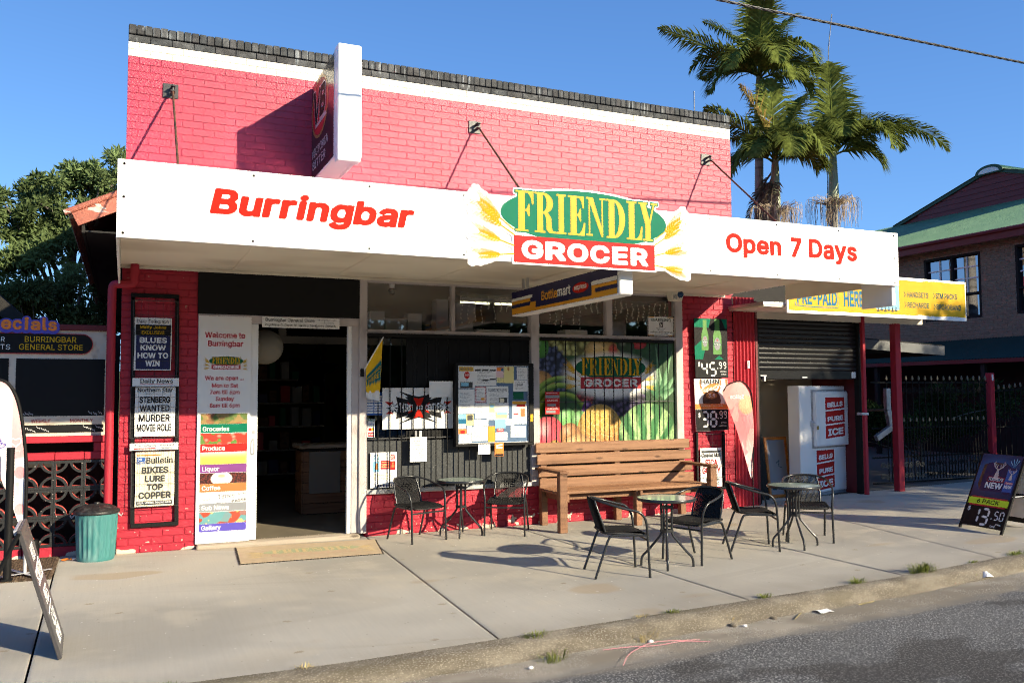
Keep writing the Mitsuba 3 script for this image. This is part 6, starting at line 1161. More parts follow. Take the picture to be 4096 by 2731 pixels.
wb = thing('whiteboard', 'whiteboard in an orange timber frame leaning inside the shutter bay', 'whiteboard'); z0 = float(gz(9.9)) + .012
FW = Frame((9.58, .42, z0), (1, 0, 0), (.03, .16, 1)); obj('panel', FW.box(.045, .415, .05, .93, -.012, 0), 'grey_print', wb)
for b in ((0, .045, 0, .98), (.415, .46, 0, .98)): obj('frame', FW.box(*b, -.02, .012, .004), 'timber_orange', wb)
for b in ((.046, .414, .0, .048), (.046, .414, .932, .98)): obj('frame', FW.box(*b, -.02, .012, .004), 'timber_orange', wb)
obj('scribble', FW.sheet(joined(sg.LineString([(.20, .55), (.27, .60), (.25, .50), (.31, .48)]).buffer(.006), rect(.08, .12, .16, .20)), .0006, .001), 'teal_print', wb)
db = thing('number_board', 'tall black number board leaning inside the left of the shutter bay', 'price board'); FN = Frame((9.14, .26, z0), (1, 0, 0), (0, .12, 1)); obj('panel', FN.box(0, .30, 0, 1.02, -.02, 0, .003), 'black_print', db)
obj('figures', FN.sheet(joined([joined(seg('0', .03, .92 - .16 * i, .04, .075, .008), seg('095'[i % 3], .10, .92 - .16 * i, .04, .075, .008)) for i in range(6)]), .0006, .001), 'grey_print', db)
can = thing('side_canopy', 'flat canopy over the shutter bay carried on crimson posts', 'canopy')
obj('roof', bx(8.5, 12.64, -.80, .178, 3.06, 3.10), 'galvanised', can); obj('soffit', bx(8.52, 12.6, -.79, .178, 3.030, 3.056), 'soffit', can); obj('back_beam', bx(9.0, 12.6, -.03, .05, 2.93, 3.028), 'soffit', can)
for x, r, nm in ((11.215, .03, 'post'), (11.985, .062, 'post')): 
    q = obj(nm, bx(x - r, x + r, -.055, -.055 + 2 * r, float(gz(x)), 3.029 if x < 11.5 else 2.93, .006), 'red_plain', can)
obj('clamp', bx(11.12, 11.27, -.062, .05, 1.40, 1.44), 'silver', can)
ys = thing('phone_sign', 'long yellow prepaid phone sign with teal lettering on the canopy edge', 'sign'); FY = front(-.85)
obj('board', FY.sheet(pg((8.90, 2.945), (12.653, 2.925), (12.660, 3.570), (8.90, 3.60)), -.03, .03), 'white_paint', ys)
n_ = 60; tx = np.linspace(8.93, 12.635, n_); rag = lambda s: .014 * (meshkit.noise(np.stack([tx * 5, tx * 0 + s, tx * 0], 1)) + meshkit.noise(np.stack([tx * 17, tx * 0 + s, tx * 0], 1)) - .9)
obj('yellow_panel', FY.sheet(sg.Polygon(list(zip(tx, 2.985 + rag(1))) + list(zip(tx[::-1], (3.535 + rag(5))[::-1]))).buffer(0), .0005, .001), 'yellow_print', ys)
obj('lettering', FY.sheet(joined(word('PRE-PAID', 9.09, 3.075, 9.865, 3.30, True, .02), word('HERE', 10.0, 3.075, 10.40, 3.32, True, .02), word('PHONES', 9.15, 3.36, 9.95, 3.50, True), word('BUY', 10.02, 3.37, 10.40, 3.50, True)), .0017, .001), 'cyan_print', ys, label='blue lettering reading PRE-PAID HERE')
obj('underline', FY.sheet(joined(sg.LineString([(9.05, 3.11), (9.06, 3.06), (9.4, 3.045), (9.87, 3.05)]).buffer(.006), sg.LineString([(9.885, 3.07), (9.885, 3.3)]).buffer(.004)), .0017, .001), 'cyan_print', ys)
gt = lambda u, v: pg((u, v + .045), (u + .012, v + .045), (u + .05, v), (u + .012, v - .045), (u, v - .045), (u + .035, v))
for q in (word('HANDSETS', 11.322, 3.268, 11.79, 3.356, True), word('SIM PACKS', 11.96, 3.272, 12.445, 3.362, True), word('RECHARGE', 11.33, 3.104, 11.80, 3.192, True), word('BROADBAND', 11.97, 3.096, 12.53, 3.184, True), gt(11.25, 3.312), gt(11.895, 3.316), gt(11.26, 3.148), gt(11.905, 3.14)): obj('lettering', FY.sheet(q, .0017, .001), 'teal_print', ys)
obj('picture', FY.sheet(joined(rect(10.66, 3.06, 11.15, 3.45)), .0017, .0008), 'sky_print', ys); obj('picture', FY.sheet(joined([ell(10.70 + .075 * i, 3.035 + .012 * (i % 2), .032, .012) for i in range(6)] + [rect(10.69 + .075 * i, 3.04, 10.71 + .075 * i, 3.10) for i in range(6)]), .0028, .0008), 'charcoal', ys)
cp = thing('carport_roof', 'low grey edged carport roof reaching right behind the crimson posts', 'carport'); FC = Frame((11.28, .5, 2.66), (1, 0, -.045), (.045, 0, 1))
obj('fascia_board', FC.box(.0, 2.45, -.115, .055, 0, .03, .003), 'grey_board', cp); obj('end_board', Frame((13.72, .5, 2.55), (0, 1, 0), (0, 0, 1)).box(.0, 3.5, -.11, .05, -.02, .01), 'dark_timber', cp); obj('roof_sheet', FC.box(.0, 2.42, .057, .08, -4.0, -.0), 'dark_timber', cp); obj('ceiling', FC.box(.0, 2.40, -.02, -.01, -4.0, -.01), 'dark_timber', cp)
for x in (12.0, 13.5): obj('post', bx(x, x + .09, 3.9, 3.99, .1, 2.55), 'dark_timber', cp)
gp = thing('broken_downpipe', 'bent galvanised downpipe hanging behind the thicker crimson post', 'drainpipe')
obj('pipe', cat(bx(12.245, 12.345, .46, .54, 1.46, 1.84, .006)), 'galvanised', gp); obj('pipe', moved(bx(-.05, .05, -.04, .04, -.32, .0, .006), np.array([[.97, 0, -.22, 12.30], [0, 1, 0, .5], [.22, 0, .97, 1.455], [0, 0, 0, 1.0]])), 'galvanised', gp); obj('pipe', moved(bx(-.05, .05, -.04, .04, -.42, .0, .006), np.array([[.45, 0, .89, 12.36], [0, 1, 0, .48], [-.89, 0, .45, 1.16], [0, 0, 0, 1.0]])), 'galvanised', gp)

# iron fence with spear tops
fn = thing('iron_fence', 'black wrought iron fence with pale spear tips between the crimson posts', 'fence'); FFn = front(.62); g = float(gz(13.8))
def spear(u, v, k=1.0): return FFn.sheet(joined(pg((u, v + .085 * k), (u + .020 * k, v + .045 * k), (u + .011 * k, v), (u - .011 * k, v), (u - .020 * k, v + .045 * k)), rect(u - .026 * k, v + .018 * k, u + .026 * k, v + .028 * k)), -.008, .016)
for i in range(17):
    u = 12.42 + .1585 * i
    obj('picket', FFn.box(u - .007, u + .007, g + .05, 1.985, -.007, .007), 'fence_iron', fn); obj('spear', spear(u, 1.987), 'spear', fn)
    u2 = u + .079
    if i < 16: obj('picket', FFn.box(u2 - .006, u2 + .006, g + .05, 1.24, -.006, .006), 'fence_iron', fn); obj('spear', spear(u2, 1.242, .9), 'spear', fn)
for z in (1.945, 1.135, .62, .17): obj('rail', FFn.box(12.05, 15.02, z - .014, z + .014, -.020, -.0075), 'fence_iron', fn)
def scroll(u, v, s, a): t = np.linspace(0, 3.6 * math.pi, 26); r = s * (1 - t / (4.2 * math.pi)); return sg.LineString(np.stack([u + r * np.cos(t * 1 + a), v + r * np.sin(t + a)], 1)).buffer(.005)
for i in range(10):
    for v, s in ((.29, .055), (.48, .055)): obj('scroll', FFn.sheet(joined(scroll(12.28 + .28 * i, v, s, 0), scroll(12.40 + .28 * i, v, s, math.pi)), -.006, .012), 'spear' if i < 4 else 'fence_iron', fn)
for i in range(9): obj('scroll', FFn.sheet(joined(scroll(12.55 + .28 * i, 1.80, .065, 0), scroll(12.68 + .28 * i, 1.80, .065, math.pi)), -.006, .012), 'fence_iron', fn)
pt_ = thing('fence_post', 'tall crimson fence post with a white tag between the fence and the gate', 'post'); obj('shaft', bx(15.035, 15.145, .565, .675, float(gz(15)), 2.13, .006), 'red_plain', pt_); obj('tag', bx(15.07, 15.11, .561, .5645, 1.98, 2.10), 'white_matt', pt_)
gt_ = thing('iron_gate', 'black iron gate with a curved top rail right of the crimson fence post', 'gate')
for i in range(13):
    u = 15.32 + .155 * i; zt = 1.83 + .10 * ((i - 1) / 6) ** 1.6 if i > 1 else 1.82
    obj('picket', FFn.box(u - .007, u + .007, g + .08, zt, -.007, .007), 'fence_iron', gt_); obj('spear', spear(u, zt + .002), 'spear', gt_); obj('spear', spear(u + .077, 1.20, .85), 'fence_iron', gt_)
obj('rail', FFn.sheet(sg.LineString([(15.18 + .05 * j, 1.785 + .10 * (max(0, j - 4) / 19) ** 1.6) for j in range(44)]).buffer(.014), -.022, .012), 'fence_iron', gt_)
for z in (1.10, .55, .2): obj('rail', FFn.box(15.17, 17.4, z - .013, z + .013, -.020, -.0075), 'fence_iron', gt_)
rg = thing('rusty_rail', 'rusty pipe rail and post standing behind the iron fence', 'railing'); obj('post', tube([(13.2, 1.2, .1), (13.2, 1.2, 1.42)], .035, 8), 'rust', rg); obj('rail', tube([(11.4, 1.2, 1.44), (13.3, 1.2, 1.44)], .022, 8), 'rust', rg)

# ================================================================== the two-storey house on the right
hs_ = thing('brick_house', 'two-storey brown brick house with a green corrugated roof and crimson gable at the right', 'house')
FX = Frame((19, 0, 0), (0, -1, 0), (0, 0, 1))                      # u runs to the right along the wall, towards the street
WIN = [(-5.36, 3.57, -3.73, 5.19), (-2.83, 3.57, -1.2, 5.19)]
hw = obj('wall', cat(bx(19.14, 26, -5.0, 9.0, 0, 5.42), FX.sheet(rect(-9, 2.79, 5, 5.42).difference(unary_union([rect(*w_) for w_ in WIN])), -.13, .118)), 'house_mortar', hs_)
bricks(FX, -8.6, 1.4, 2.80, 30, hw, ['house_brick_a', 'house_brick_b', 'house_brick_c', 'house_brick_a'], limit=300, holes=WIN + [(-9, 0, 2, 3.02)], depth=.06, chamfer=.004, jit=.003)
for (a, b, c, d) in WIN:
    w = obj('window', FX.box(a + .05, c - .05, b + .05, d - .05, -.10, -.085), 'house_glass', hs_)
    for s in ((a, a + .07, b, d), (c - .07, c, b, d), ((a + c) / 2 - .035, (a + c) / 2 + .035, b, d)): obj('frame', FX.box(*s, -.084, .0, .005), 'black_paint', w)
    for s in ((b, b + .07), (d - .07, d), (b + .58, b + .64)):
        for p, q in ((a + .0705, (a + c) / 2 - .0355), ((a + c) / 2 + .0355, c - .0705)): obj('frame', FX.box(p, q, *s, -.0835, -.002, .005), 'black_paint', w)
    for p, q in ((a + .0705, (a + c) / 2 - .0355), ((a + c) / 2 + .0355, c - .0705)):
        obj('glazing_bar', FX.box((p + q) / 2 - .017, (p + q) / 2 + .017, b + .641, d - .0705, -.084, -.06), 'white_paint', w)
        for z in (b + 1.0, b + 1.28): obj('glazing_bar', FX.box(p, q, z - .016, z + .016, -.0845, -.062), 'white_paint', w)
def corr(P0, U, V, n_u, wl=.076, amp=.012):
    """Corrugated sheet from P0 over U (along the eave) and V (up the slope)."""
    P0, U, V = map(lambda a: np.array(a, float), (P0, U, V)); N = np.cross(U, V); N /= np.linalg.norm(N); L = np.linalg.norm(U)
    return grid(lambda u, v: P0 + np.outer(u, U) + np.outer(v, V) + np.outer(amp * np.sin(u * L / wl * 2 * math.pi), N), np.linspace(0, 1, n_u), np.array([0, 1.0]))
def two(m): return cat(m, (m[0] - [0, 0, .004], m[1][:, ::-1]))
obj('roof', two(corr((18.55, 10.2, 5.56), (0, -15.2, 0), (3.45, 0, 1.38), 1200)), 'roof_green', hs_, smooth=True, label='lower green corrugated roof slope')
hipv = np.array([[18.55, 10.2, 5.56], [27, 10.2, 5.56], [22.0, 8.79, 6.94], [27, 8.79, 6.94]]); obj('roof', (np.vstack([hipv, hipv - [0, 0, .03]]), np.array([[0, 1, 2], [1, 3, 2], [4, 6, 5], [5, 6, 7]])), 'roof_green', hs_)
ap, zl, za = 5.55, 6.94, 7.86
gab = Frame((21.95, 0, 0), (0, -1, 0), (0, 0, 1)); gpoly = pg((-8.79, zl - .05), (-2.3, zl - .05), (-ap, za)); obj('gable', gab.sheet(gpoly, -.05, .045), 'red_dark', hs_)
for i in range(7):
    z = zl - .05 + i * .155; s = gpoly.intersection(rect(-8, z, 0, z + .150))
    if not s.is_empty and s.area > .01: v, f = gab.sheet(s, .0, .016); v = v + np.outer((z + .15 - v[:, 2]) * -.10, [1, 0, 0]); obj('weatherboard', (v, f), 'weatherboard', hs_)
for s, e in ((-8.90, zl - .10), (-2.2, zl - .10)):
    a, b = np.array([s, e]), np.array([-ap, za + .02]); d = (b - a) / np.linalg.norm(b - a); nrm = np.array([-d[1], d[0]]) * (1 if s < -ap else -1)
    obj('barge_board', gab.sheet(sg.Polygon([a, b, b + nrm * .10, a + nrm * .10]), -.02, .09), 'trim_green', hs_)
    u = np.array([21.85, -s, e + .10]); w = np.array([21.85, ap, za + .12]); obj('roof', two((np.array([u, w, w + [7, 0, 0], u + [7, 0, 0]]), np.array([[0, 1, 2], [0, 2, 3]]) if s < -ap else np.array([[0, 2, 1], [0, 3, 2]]))), 'trim_green', hs_)
va = ell(-ap, za - .02, .42, .21, 32).intersection(rect(-ap - 1, za - .06, -ap + 1, za + 1)); obj('ridge_vent', gab.sheet(va, -6, 6.12), 'trim_green', hs_, label='low rounded ridge vent on the gable'); obj('vent_grille', gab.sheet(ell(-ap, za - .02, .31, .13, 32).intersection(rect(-ap - 1, za - .03, -ap + 1, za + 1)), .121, .01), 'white_paint', hs_)
obj('chimney', bx(23.6, 24.2, 2.2, 3.4, 7.0, 8.35, .01), 'trim_green', hs_)
obj('eave_board', bx(18.52, 18.56, -5, 9, 5.30, 5.535, .005), 'weatherboard', hs_); obj('eave_lining', bx(18.565, 19.01, -5, 9, 5.40, 5.418), 'weatherboard', hs_); obj('gutter', tube([(18.48, -5, 5.50), (18.48, 9, 5.50)], .045, 8), 'weatherboard', hs_)
obj('verandah_roof', two(corr((17.35, 9.0, 2.50), (0, -13, 0), (1.62, 0, .55), 1000)), 'roof_green_dark', hs_, smooth=True, label='dark green corrugated verandah roof'); obj('verandah_gutter', bx(17.31, 17.345, -4, 9, 2.40, 2.49, .004), 'red_dark', hs_)
for y in (-3.5, -.5, 2.5, 5.5): obj('verandah_post', bx(17.40, 17.50, y, y + .10, .2, 2.42, .005), 'dark_timber', hs_)
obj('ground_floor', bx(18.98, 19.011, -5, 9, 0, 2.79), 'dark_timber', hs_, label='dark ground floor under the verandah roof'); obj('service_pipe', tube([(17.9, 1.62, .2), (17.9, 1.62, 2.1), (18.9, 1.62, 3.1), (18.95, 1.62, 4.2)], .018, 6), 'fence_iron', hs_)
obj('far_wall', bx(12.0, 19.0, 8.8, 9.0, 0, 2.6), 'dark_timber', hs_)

# ================================================================== trees, palms, shrubs
def leaves(n, centres, radii, size, seed, flat=.55, shell=.55, bias=(0, 0, .25)):
    """n leaf blades spread through clumps; each blade is a bent lozenge."""
    r = np.random.default_rng(seed); centres, radii = np.array(centres, float), np.array(radii, float)
    w = np.prod(radii, 1) ** (2 / 3); c = r.choice(len(centres), n, p=w / w.sum())
    d = r.normal(size=(n, 3)); d /= np.linalg.norm(d, axis=1, keepdims=True); rad = r.random(n) ** (1 - shell) ; P = centres[c] + d * rad[:, None] * radii[c]
    ax = d * .8 + r.normal(size=(n, 3)) * .7 + np.array(bias); ax /= np.linalg.norm(ax, axis=1, keepdims=True)
    nn = np.cross(ax, r.normal(size=(n, 3))); nn[:, 2] += .0; nn /= np.linalg.norm(nn, axis=1, keepdims=True) + 1e-9; sd = np.cross(nn, ax)
    L = size * r.uniform(.6, 1.3, n)[:, None]; W = L * .17
    A, B, C, D = P, P + ax * L * .45 + sd * W + nn * L * .06, P + ax * L - nn * L * .10, P + ax * L * .45 - sd * W + nn * L * .06
    V = np.stack([A, B, C, D], 1).reshape(-1, 3); i = np.arange(n)[:, None] * 4; return V, np.vstack([i + [0, 1, 2], i + [0, 2, 3]])
def clumps(n, centre, radii, seed, r0=.22, r1=.42):
    r = np.random.default_rng(seed); d = r.normal(size=(n, 3)); d /= np.linalg.norm(d, axis=1, keepdims=True)
    C = np.array(centre) + d * (r.random(n) ** .4)[:, None] * np.array(radii); R = np.mean(radii) * r.uniform(r0, r1, n); return C, np.stack([R, R, R * .75], 1)
def tree(name, label, base, top, crowns, n, size, seed, m='leaf', r=.16, limbs=9, m2='leaf_dark'):
    k = thing(name, label, 'tree'); base, top = np.array(base, float), np.array(top, float); rg_ = np.random.default_rng(seed)
    C = np.vstack([c for c, _ in crowns]); R = np.vstack([q for _, q in crowns])
    path = spline([base, base * .6 + top * .4 + rg_.normal(0, .12, 3) * [1, 1, 0], top], 6); obj('trunk', tube(path, np.linspace(r, r * .45, len(path)), 9), 'bark', k, smooth=True)
    for i in rg_.choice(len(C), min(limbs, len(C)), replace=False):
        s = path[int(rg_.integers(len(path) // 3, len(path)))]; mid = s * .5 + C[i] * .5 + [0, 0, .12]; q = spline([s, mid, C[i]], 5); obj('limb', tube(q, np.linspace(r * .38, r * .07, len(q)), 6), 'bark', k, smooth=True)
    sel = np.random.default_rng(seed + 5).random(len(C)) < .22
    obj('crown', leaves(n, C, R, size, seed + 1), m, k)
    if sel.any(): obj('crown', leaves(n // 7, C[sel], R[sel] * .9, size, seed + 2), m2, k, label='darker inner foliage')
C1 = [clumps(26, (-.55, 9.2, 6.35), (.85, .8, .60), 1, .18, .32), clumps(22, (-1.35, 9.0, 5.75), (.75, .8, .60), 2, .18, .32), clumps(20, (-2.15, 8.8, 5.25), (.65, .7, .60), 3, .18, .32), clumps(22, (-1.9, 8.9, 4.65), (.9, .8, .55), 4, .18, .32), clumps(14, (-.85, 9.2, 5.05), (.6, .7, .55), 5, .2, .34), clumps(9, (-3.2, 9.0, 4.5), (.7, .7, .7), 6)]
tree('leafy_tree', 'tall leafy tree behind the left side of the shop', (-1.2, 9.6, 0), (-1.0, 9.3, 5.4), C1, 14500, .15, 11, limbs=18)
C2 = [clumps(16, (-1.9, 7.0, 3.55), (1.3, .7, .45), 21), clumps(14, (-.7, 7.6, 3.55), (.6, .7, .65), 22), clumps(10, (-1.5, 7.6, 2.7), (1.2, .6, .6), 23)]
tree('leafy_shrub', 'sunlit bushy shrub behind the hoarding', (-1.3, 7.6, 0), (-1.3, 7.5, 3.1), C2, 10000, .13, 31, r=.08, limbs=8)
C3 = [clumps(24, (-2.2, 11.5, 3.2), (2.4, .7, 1.5), 41), clumps(18, (.0, 12.0, 3.6), (1.2, .7, 1.7), 42)]
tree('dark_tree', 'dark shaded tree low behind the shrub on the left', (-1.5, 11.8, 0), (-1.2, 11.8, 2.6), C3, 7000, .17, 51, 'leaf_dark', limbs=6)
C4 = [clumps(10, (13.6, 2.3, 1.1), (1.0, .5, .5), 61, .3, .5), clumps(12, (15.4, 2.2, 1.2), (1.2, .5, .6), 62, .3, .5), clumps(8, (16.6, 1.8, 1.5), (.6, .5, .5), 63, .3, .5)]
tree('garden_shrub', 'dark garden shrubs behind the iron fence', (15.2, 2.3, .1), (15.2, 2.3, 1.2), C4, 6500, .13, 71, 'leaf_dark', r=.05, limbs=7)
C5 = [clumps(34, (17.55, -10.9, 5.85), (2.0, 2.1, 1.25), 81, .24, .40)]
tree('street_tree', 'broad street tree across the road outside the view, casting dappled shade', (17.8, -11.9, -.1), (17.8, -11.7, 5.6), C5, 10000, .22, 91, limbs=10)
C6 = [clumps(26, (23.0, -13.0, 7.2), (2.6, 2.6, 2.2), 85, .24, .40)]
tree('street_tree', 'second broad street tree farther along the road outside the view', (23, -13.2, -.1), (23, -13, 6.4), C6, 7000, .26, 95, limbs=10)

rr = np.random.default_rng(77); CC = np.array([(x + rr.uniform(-2, 2), -46 + rr.uniform(-3, 3), rr.uniform(1.5, 7)) for x in np.arange(-60, 62, 1.6)])
stuff('tree_row', leaves(22000, CC, np.tile([[2.6, 1.6, 2.6]], (len(CC), 1)), 1.5, 78), 'leaf_dark', 'far row of trees across the road, outside the view', 'trees')
RV = np.array([math.cos(_yaw), -math.sin(_yaw), 0]); AV = np.array([math.sin(_yaw), math.cos(_yaw), 0])
def frond(c, az, el, L, droop, seed, pairs=78, ll=.78, hang=.55, curl=0.0):
    """An arching palm frond: its rib and its leaflets, as one mesh."""
    r = np.random.default_rng(seed); a = math.radians(az); h = RV * math.cos(a) + AV * math.sin(a); n = 22; P = [np.array(c, float)]; e = math.radians(el)
    for i in range(n):
        t = i / n; ee = e - math.radians(droop) * t ** 1.35; P.append(P[-1] + (h * math.cos(ee) + np.array([0, 0, math.sin(ee)])) * L / n)
    P = np.array(P); ms = [tube(P, np.linspace(.030, .006, len(P)), 5)]; V, F = [], []
    for k in range(pairs):
        t = .14 + .86 * (k + .5) / pairs; q = t * n; i = min(int(q), n - 1); p = P[i] + (P[i + 1] - P[i]) * (q - i); d = P[i + 1] - P[i]; d /= np.linalg.norm(d)
        s = np.cross(d, [0, 0, 1.0]); s = s / (np.linalg.norm(s) + 1e-6) if np.linalg.norm(s) > .15 else np.cross(h, [0, 0, 1.0]); u = np.cross(s, d)
        l = ll * (math.sin(math.pi * min(1, .16 + t * .86)) ** .6 + .12)
        for sg_ in (-1, 1):
            v = d * (.45 + .35 * t) + s * sg_ * .85 + u * r.uniform(.05, .30) + r.normal(size=3) * .07; v /= np.linalg.norm(v); v2 = v + np.array([0, 0, -hang * r.uniform(.7, 2.0)]); v2 /= np.linalg.norm(v2)
            w = np.cross(v, u); w /= np.linalg.norm(w) + 1e-9; wd = .026; l_ = l * r.uniform(.85, 1.1); m_ = p + v * l_ * .5; e_ = m_ + v2 * l_ * .5; o = len(V)
            V += [p - w * wd * .4, p + w * wd * .4, m_ + w * wd, m_ - w * wd, e_]; F += [[o, o + 1, o + 2], [o, o + 2, o + 3], [o + 3, o + 2, o + 4]]
    ms.append((np.array(V), np.array(F))); return cat(ms)
def palm(label, base, crown, shaft, spec, seed, gold=(), dead=(), flowers=0):
    k = thing('palm_tree', label, 'palm tree'); b, c = np.array(base, float), np.array(crown, float); s0 = c - (c - b) / np.linalg.norm(c - b) * shaft
    path = np.linspace(b, s0, 12); obj('trunk', tube(path, np.linspace(.15, .105, 12), 12), 'palm_trunk', k, smooth=True)
    q = np.linspace(s0, c, 8); obj('crownshaft', tube(q, [.115, .135, .135, .125, .115, .105, .095, .08], 12), 'crownshaft', k, smooth=True, label='smooth green shaft under the fronds')
    for i, (az, el, L, dp) in enumerate(spec):
        obj('frond', frond(c + [0, 0, -.05 * (i % 3)], az, el, L, dp, seed + i), 'palm_gold' if i in gold else 'palm_leaf', k)
    for i, (az, el, L, dp, dz) in enumerate(dead): obj('dead_frond', frond(c + [0, 0, dz], az, el, L, dp, seed + 70 + i, 40, .35, .8), 'palm_dead', k, label='dry brown frond hanging against the trunk')
    if flowers:
        r = np.random.default_rng(seed + 9); ms = []
        for i in range(flowers):
            a = r.uniform(0, 2 * math.pi); h = np.array([math.cos(a), math.sin(a), 0]); R = r.uniform(.15, .70); d = r.uniform(.25, .85) * (1.15 - R * .5); tt = np.linspace(0, 1, 7)
            ms.append(tube(np.array([s0 + [0, 0, -.02] + h * R * math.sin(min(1, 1.5 * t) * math.pi / 2) + np.array([0, 0, .38 * math.sin(t * math.pi * .8) - d * t * t]) + r.normal(size=3) * .012 for t in tt]), .0055, 3))
        obj('flower_strands', cat(ms), 'palm_flower', k, kind='stuff', label='pale drooping flower strands below the crownshaft')
    return k
palm('green palm standing right of the shop with one frond drooping far to the right', (16.5, 6.0, 0), (16.62, 6.0, 7.95), 1.45,
     [(80, 87, 2.5, 10), (4, 68, 2.7, 165), (14, 48, 2.8, 70), (-8, 36, 3.2, 95), (-52, 52, 2.2, 150), (182, 55, 1.9, 125), (205, 38, 1.5, 120), (95, 58, 2.2, 95), (140, 66, 2.2, 90), (-100, 60, 2.0, 150), (40, 58, 2.2, 110), (-28, 22, 1.5, 110), (60, 75, 2.2, 30)], 100, flowers=150)
palm('palm with a brown skirt of dry fronds behind the right corner of the shop', (14.5, 6.0, 0), (14.72, 6.0, 7.55), 1.45,
     [(90, 86, 2.2, 12), (165, 76, 2.2, 20), (25, 72, 2.1, 24), (180, 48, 2.2, 26), (186, 24, 1.7, 105), (-92, 56, 2.1, 160), (-55, 52, 1.9, 150), (-125, 46, 1.9, 135), (5, 45, 1.4, 130), (60, 60, 2.0, 85), (130, 58, 2.1, 85), (-160, 30, 1.7, 120), (-20, 30, 1.5, 120)], 200, gold=(1,), dead=[(150, -50, 1.9, 40, -.2), (185, -62, 1.9, 30, -.3), (230, -65, 1.8, 25, -.35), (120, -60, 1.7, 25, -.3)], flowers=200)
palm('tallest palm, whose crown is cut by the top edge of the view', (15.0, 7.2, 0), (15.3, 7.2, 10.15), 1.5,
     [(180, 34, 3.0, 18), (90, 86, 2.6, 12), (150, 70, 2.5, 45), (20, 72, 2.3, 40), (5, 46, 1.9, 100), (-90, 54, 2.3, 150), (-50, 52, 2.2, 140), (-130, 46, 2.2, 135), (172, 62, 2.3, 130), (60, 60, 2.2, 85), (125, 50, 2.3, 85), (-10, 26, 1.7, 120), (195, 20, 1.8, 105), (-100, 74, 2.3, 60), (-70, 34, 1.9, 130)], 300, gold=())
k = thing('palm_frond', 'yellowing palm frond catching the sun behind the left trees', 'palm'); obj('frond', frond((-.35, 8.0, 3.95), 178, 12, 1.15, 30, 401, 34, .42, .9), 'palm_gold', k); obj('frond', frond((-.30, 8.1, 4.10), 176, 30, 1.25, 40, 402, 34, .36, .6), 'palm_leaf', k); obj('stem', tube([(-.2, 8.1, 0), (-.28, 8.1, 4.05)], .05, 7), 'palm_trunk', k)

# ================================================================== wire, aerials
wa, wb_ = np.array([10.369, -3.2, 6.153]), np.array([3.32, -3.45, 5.95]); wd_ = wa - wb_; tt = np.linspace(-1.2, 2.6, 120)
pts = np.array([wb_ + wd_ * t + [0, 0, .03 * (t * (t - 1))] for t in tt]); wk = thing('power_cable', 'twisted black power cable crossing the sky at the top right', 'cable')
s_ = np.cumsum(np.r_[0, np.linalg.norm(np.diff(pts, axis=0), axis=1)]); fine = np.linspace(0, s_[-1], 1500); P_ = np.stack([np.interp(fine, s_, pts[:, i]) for i in range(3)], 1)
for j in range(3):
    a = fine * 14 + j * 2 * math.pi / 3; obj('strand', tube(P_ + np.stack([0 * a, np.cos(a), np.sin(a)], 1) * .0085, .0085, 5), 'steel_dark', wk, smooth=True)
single('aerial', tube([(12.316, 6, 0), (12.313, 6, 8.95)], .012, 7), 'steel_dark', 'short thin aerial mast rising above the parapet near its right end', 'aerial')
single('aerial', tube([(16.6, 6.5, 0), (17.05, 6.5, 10.9), (17.2, 6.5, 11.9)], .012, 7), 'steel_dark', 'tall slender leaning aerial beside the palms', 'aerial')

# ================================================================== grass tufts and litter in the gutter
def tuft(x, y, z, R, H, n, seed):
    r = np.random.default_rng(seed); V, F = [], []
    for i in range(n):
        a = r.uniform(0, 2 * math.pi); q = R * r.random() ** .7; b = np.array([x + q * math.cos(a) * .9, y + q * math.sin(a) * .45, z]); o = np.array([math.cos(a), math.sin(a) * .6, 0]); l = H * r.uniform(.5, 1.2); s = np.array([-math.sin(a), math.cos(a), 0]) * .0028; k = r.uniform(.3, 1.3)
        m_ = b + np.array([0, 0, l * .6]) + o * l * .25 * k; e = b + np.array([0, 0, l * (.95 - .35 * k)]) + o * l * .75 * k; j = len(V); V += [b - s, b + s, m_ + s * .8, m_ - s * .8, e]; F += [[j, j + 1, j + 2], [j, j + 2, j + 3], [j + 3, j + 2, j + 4]]
    return np.array(V), np.array(F)
TU = [(2.85, -4.93, .15, .07, 70, 'flat grass tuft on the kerb below the long slab joint'), (3.83, -4.80, .12, .05, 50, 'low grass tuft on the kerb left of the middle'), (4.14, -4.78, .10, .06, 60, 'grass tuft on the kerb in front of the foreground chair'), (5.16, -4.69, .09, .08, 60, 'grass tuft at the kerb end of the second slab joint'), (6.32, -4.60, .12, .09, 90, 'grass tuft on the kerb below the rightmost table'),
      (7.25, -4.53, .22, .16, 190, 'largest grass tuft on the kerb toward the right'), (8.05, -4.47, .09, .05, 50, 'small grass tuft on the kerb just right of the largest one'), (8.75, -4.42, .17, .08, 90, 'grass tuft on the kerb near the beer sandwich board'), (8.78, -4.66, .20, .15, 130, 'tall dry tuft growing from the kerb face at the right edge'), (1.15, -4.97, .10, .06, 40, 'thin grass tuft on the kerb near the left end'), (.32, -4.98, .13, .05, 45, 'flat grass tuft on the kerb at the lower left')]
for i, (x, y, R, H, n, l) in enumerate(TU): single('grass_tuft', cat(tuft(x, y, float(gz(x)) + (-.008 if y > yk(x) - .12 else -.11), R * .85, H * .75, n, 500 + i)), 'grass_dry' if i in (8, 1, 9) else 'grass_blade', l, 'grass tuft', 'grass tufts along the kerb')
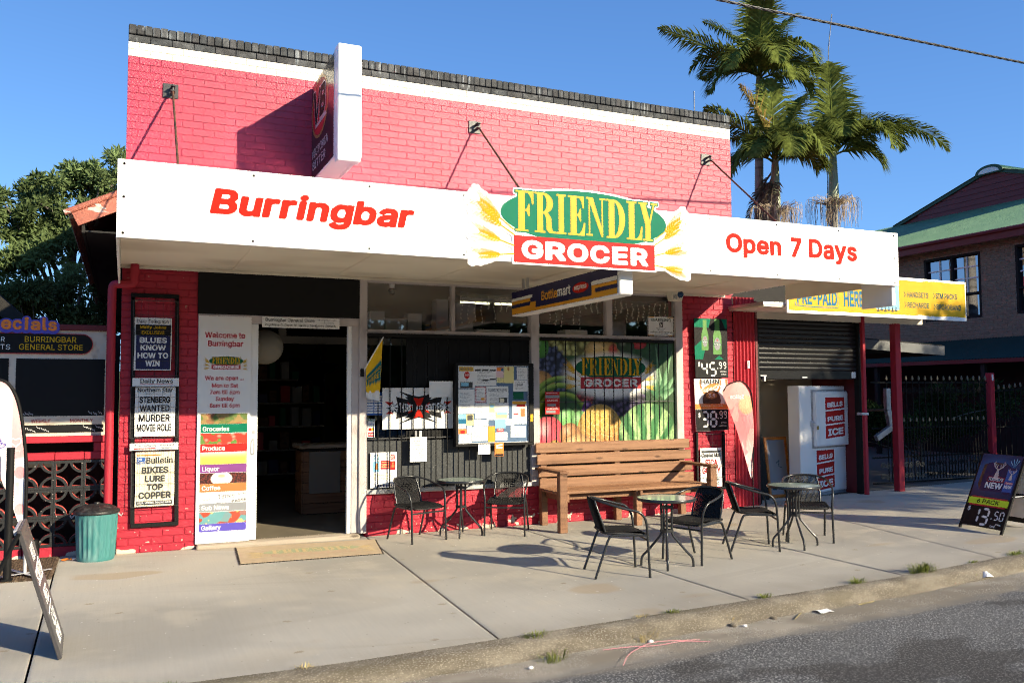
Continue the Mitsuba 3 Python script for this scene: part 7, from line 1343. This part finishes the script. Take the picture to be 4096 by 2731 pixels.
for i, (x, y, R, H, n, l) in enumerate([(2.86, -5.17, .14, .09, 60, 'grass tuft in the gutter dirt at the far left'), (3.72, -5.0, .15, .10, 70, 'dry grass clump in the gutter left of the middle'), (4.64, -4.87, .12, .10, 70, 'dry weed clump at the foot of the kerb in the middle'), (7.95, -4.62, .16, .08, 90, 'grass clump in the gutter beside the crumpled white paper')]): single('gutter_grass', cat(tuft(x, y, float(gz(x)) - .12, R, H, n, 540 + i)), 'grass_dry' if i in (1, 2) else 'grass_blade', l, 'grass tuft')
def scrap(name, x, y, z, w, d, m, label, cat_, seed, lift=.02):
    v, f = grid(lambda u, q: np.stack([x + w * (u - .5), y + d * (q - .5), z + lift * meshkit.noise(np.stack([u * 3 + seed, q * 3, u * 0], 1), seed)], 1), np.linspace(0, 1, 6), np.linspace(0, 1, 6)); return single(name, cat((v, f), (v - [0, 0, .001], f[:, ::-1])), m, label, cat_)
scrap('paper_scrap', 5.60, -4.93, -.112, .15, .09, 'paper', 'crumpled white paper scrap lying in the middle of the gutter', 'litter', 1); scrap('paper_scrap', 7.93, -4.66, -.085, .17, .12, 'paper', 'crumpled white tissue in the gutter near the right edge', 'litter', 2, .08); scrap('paper_scrap', 7.48, -4.70, -.10, .12, .05, 'sign_red', 'red scrap of wrapper in the gutter at the right', 'litter', 3)
scrap('paper_scrap', -.50, -.16, .002, .10, .07, 'orange_print', 'orange and white wrapper beside the rubbish bin', 'litter', 4, .03); scrap('paper_scrap', -.41, -.20, .002, .06, .05, 'paper', 'scrap of white tissue beside the orange wrapper', 'litter', 5, .03)
for i, (x, y, s, m) in enumerate([(4.60, -4.97, .035, 'kerb_concrete'), (4.68, -5.02, .020, 'white_matt'), (3.74, -5.08, .022, 'white_matt'), (2.64, -5.27, .02, 'white_matt'), (5.05, -4.93, .03, 'kerb_concrete')]):
    m_ = trimesh.creation.icosphere(1, s); m_.vertices *= (1 + .3 * (meshkit.noise(m_.vertices * 40, i)[:, None] - .5)); m_.vertices *= [1, .8, .6]; m_.apply_translation((x, y, float(gz(x)) - .108)); single('loose_stone', tm(m_), m, ['brown broken lump at the foot of the kerb', 'small white stone beside the broken lump', 'white pebble in the gutter beside the pink string', 'white pebble at the left of the gutter', 'grey lump in the gutter right of the broken one'][i], 'stone')
def strg(p): q = spline(p, 8); return tube(np.stack([q[:, 0], q[:, 1], q[:, 2]], 1), .0022, 5)
zz = -.106; single('pink_string', cat(strg([(3.29, -5.12, zz), (3.5, -5.16, zz + .008), (3.72, -5.19, zz), (3.95, -5.20, zz + .006), (4.14, -5.28, zz)]), strg([(3.24, -5.50, zz), (3.36, -5.36, zz + .01), (3.53, -5.21, zz), (3.75, -5.14, zz + .01), (4.10, -5.20, zz)])), 'pink_print', 'tangled pink string lying in the gutter', 'string')
for i, (x, y, a) in enumerate([(6.05, -4.88, 8), (6.6, -4.78, 12), (5.2, -5.02, 35)]): single('dry_stalk', tube([(x, y, float(gz(x)) - .108), (x + .22 * math.cos(math.radians(a)), y + .22 * math.sin(math.radians(a)), float(gz(x)) - .106)], .004, 5), 'grass_dry', ['longest pale straw in the gutter', 'pale straw in the gutter right of the longest one', 'short dry stalk in the gutter dirt'][i], 'straw')
scene.pop('type')
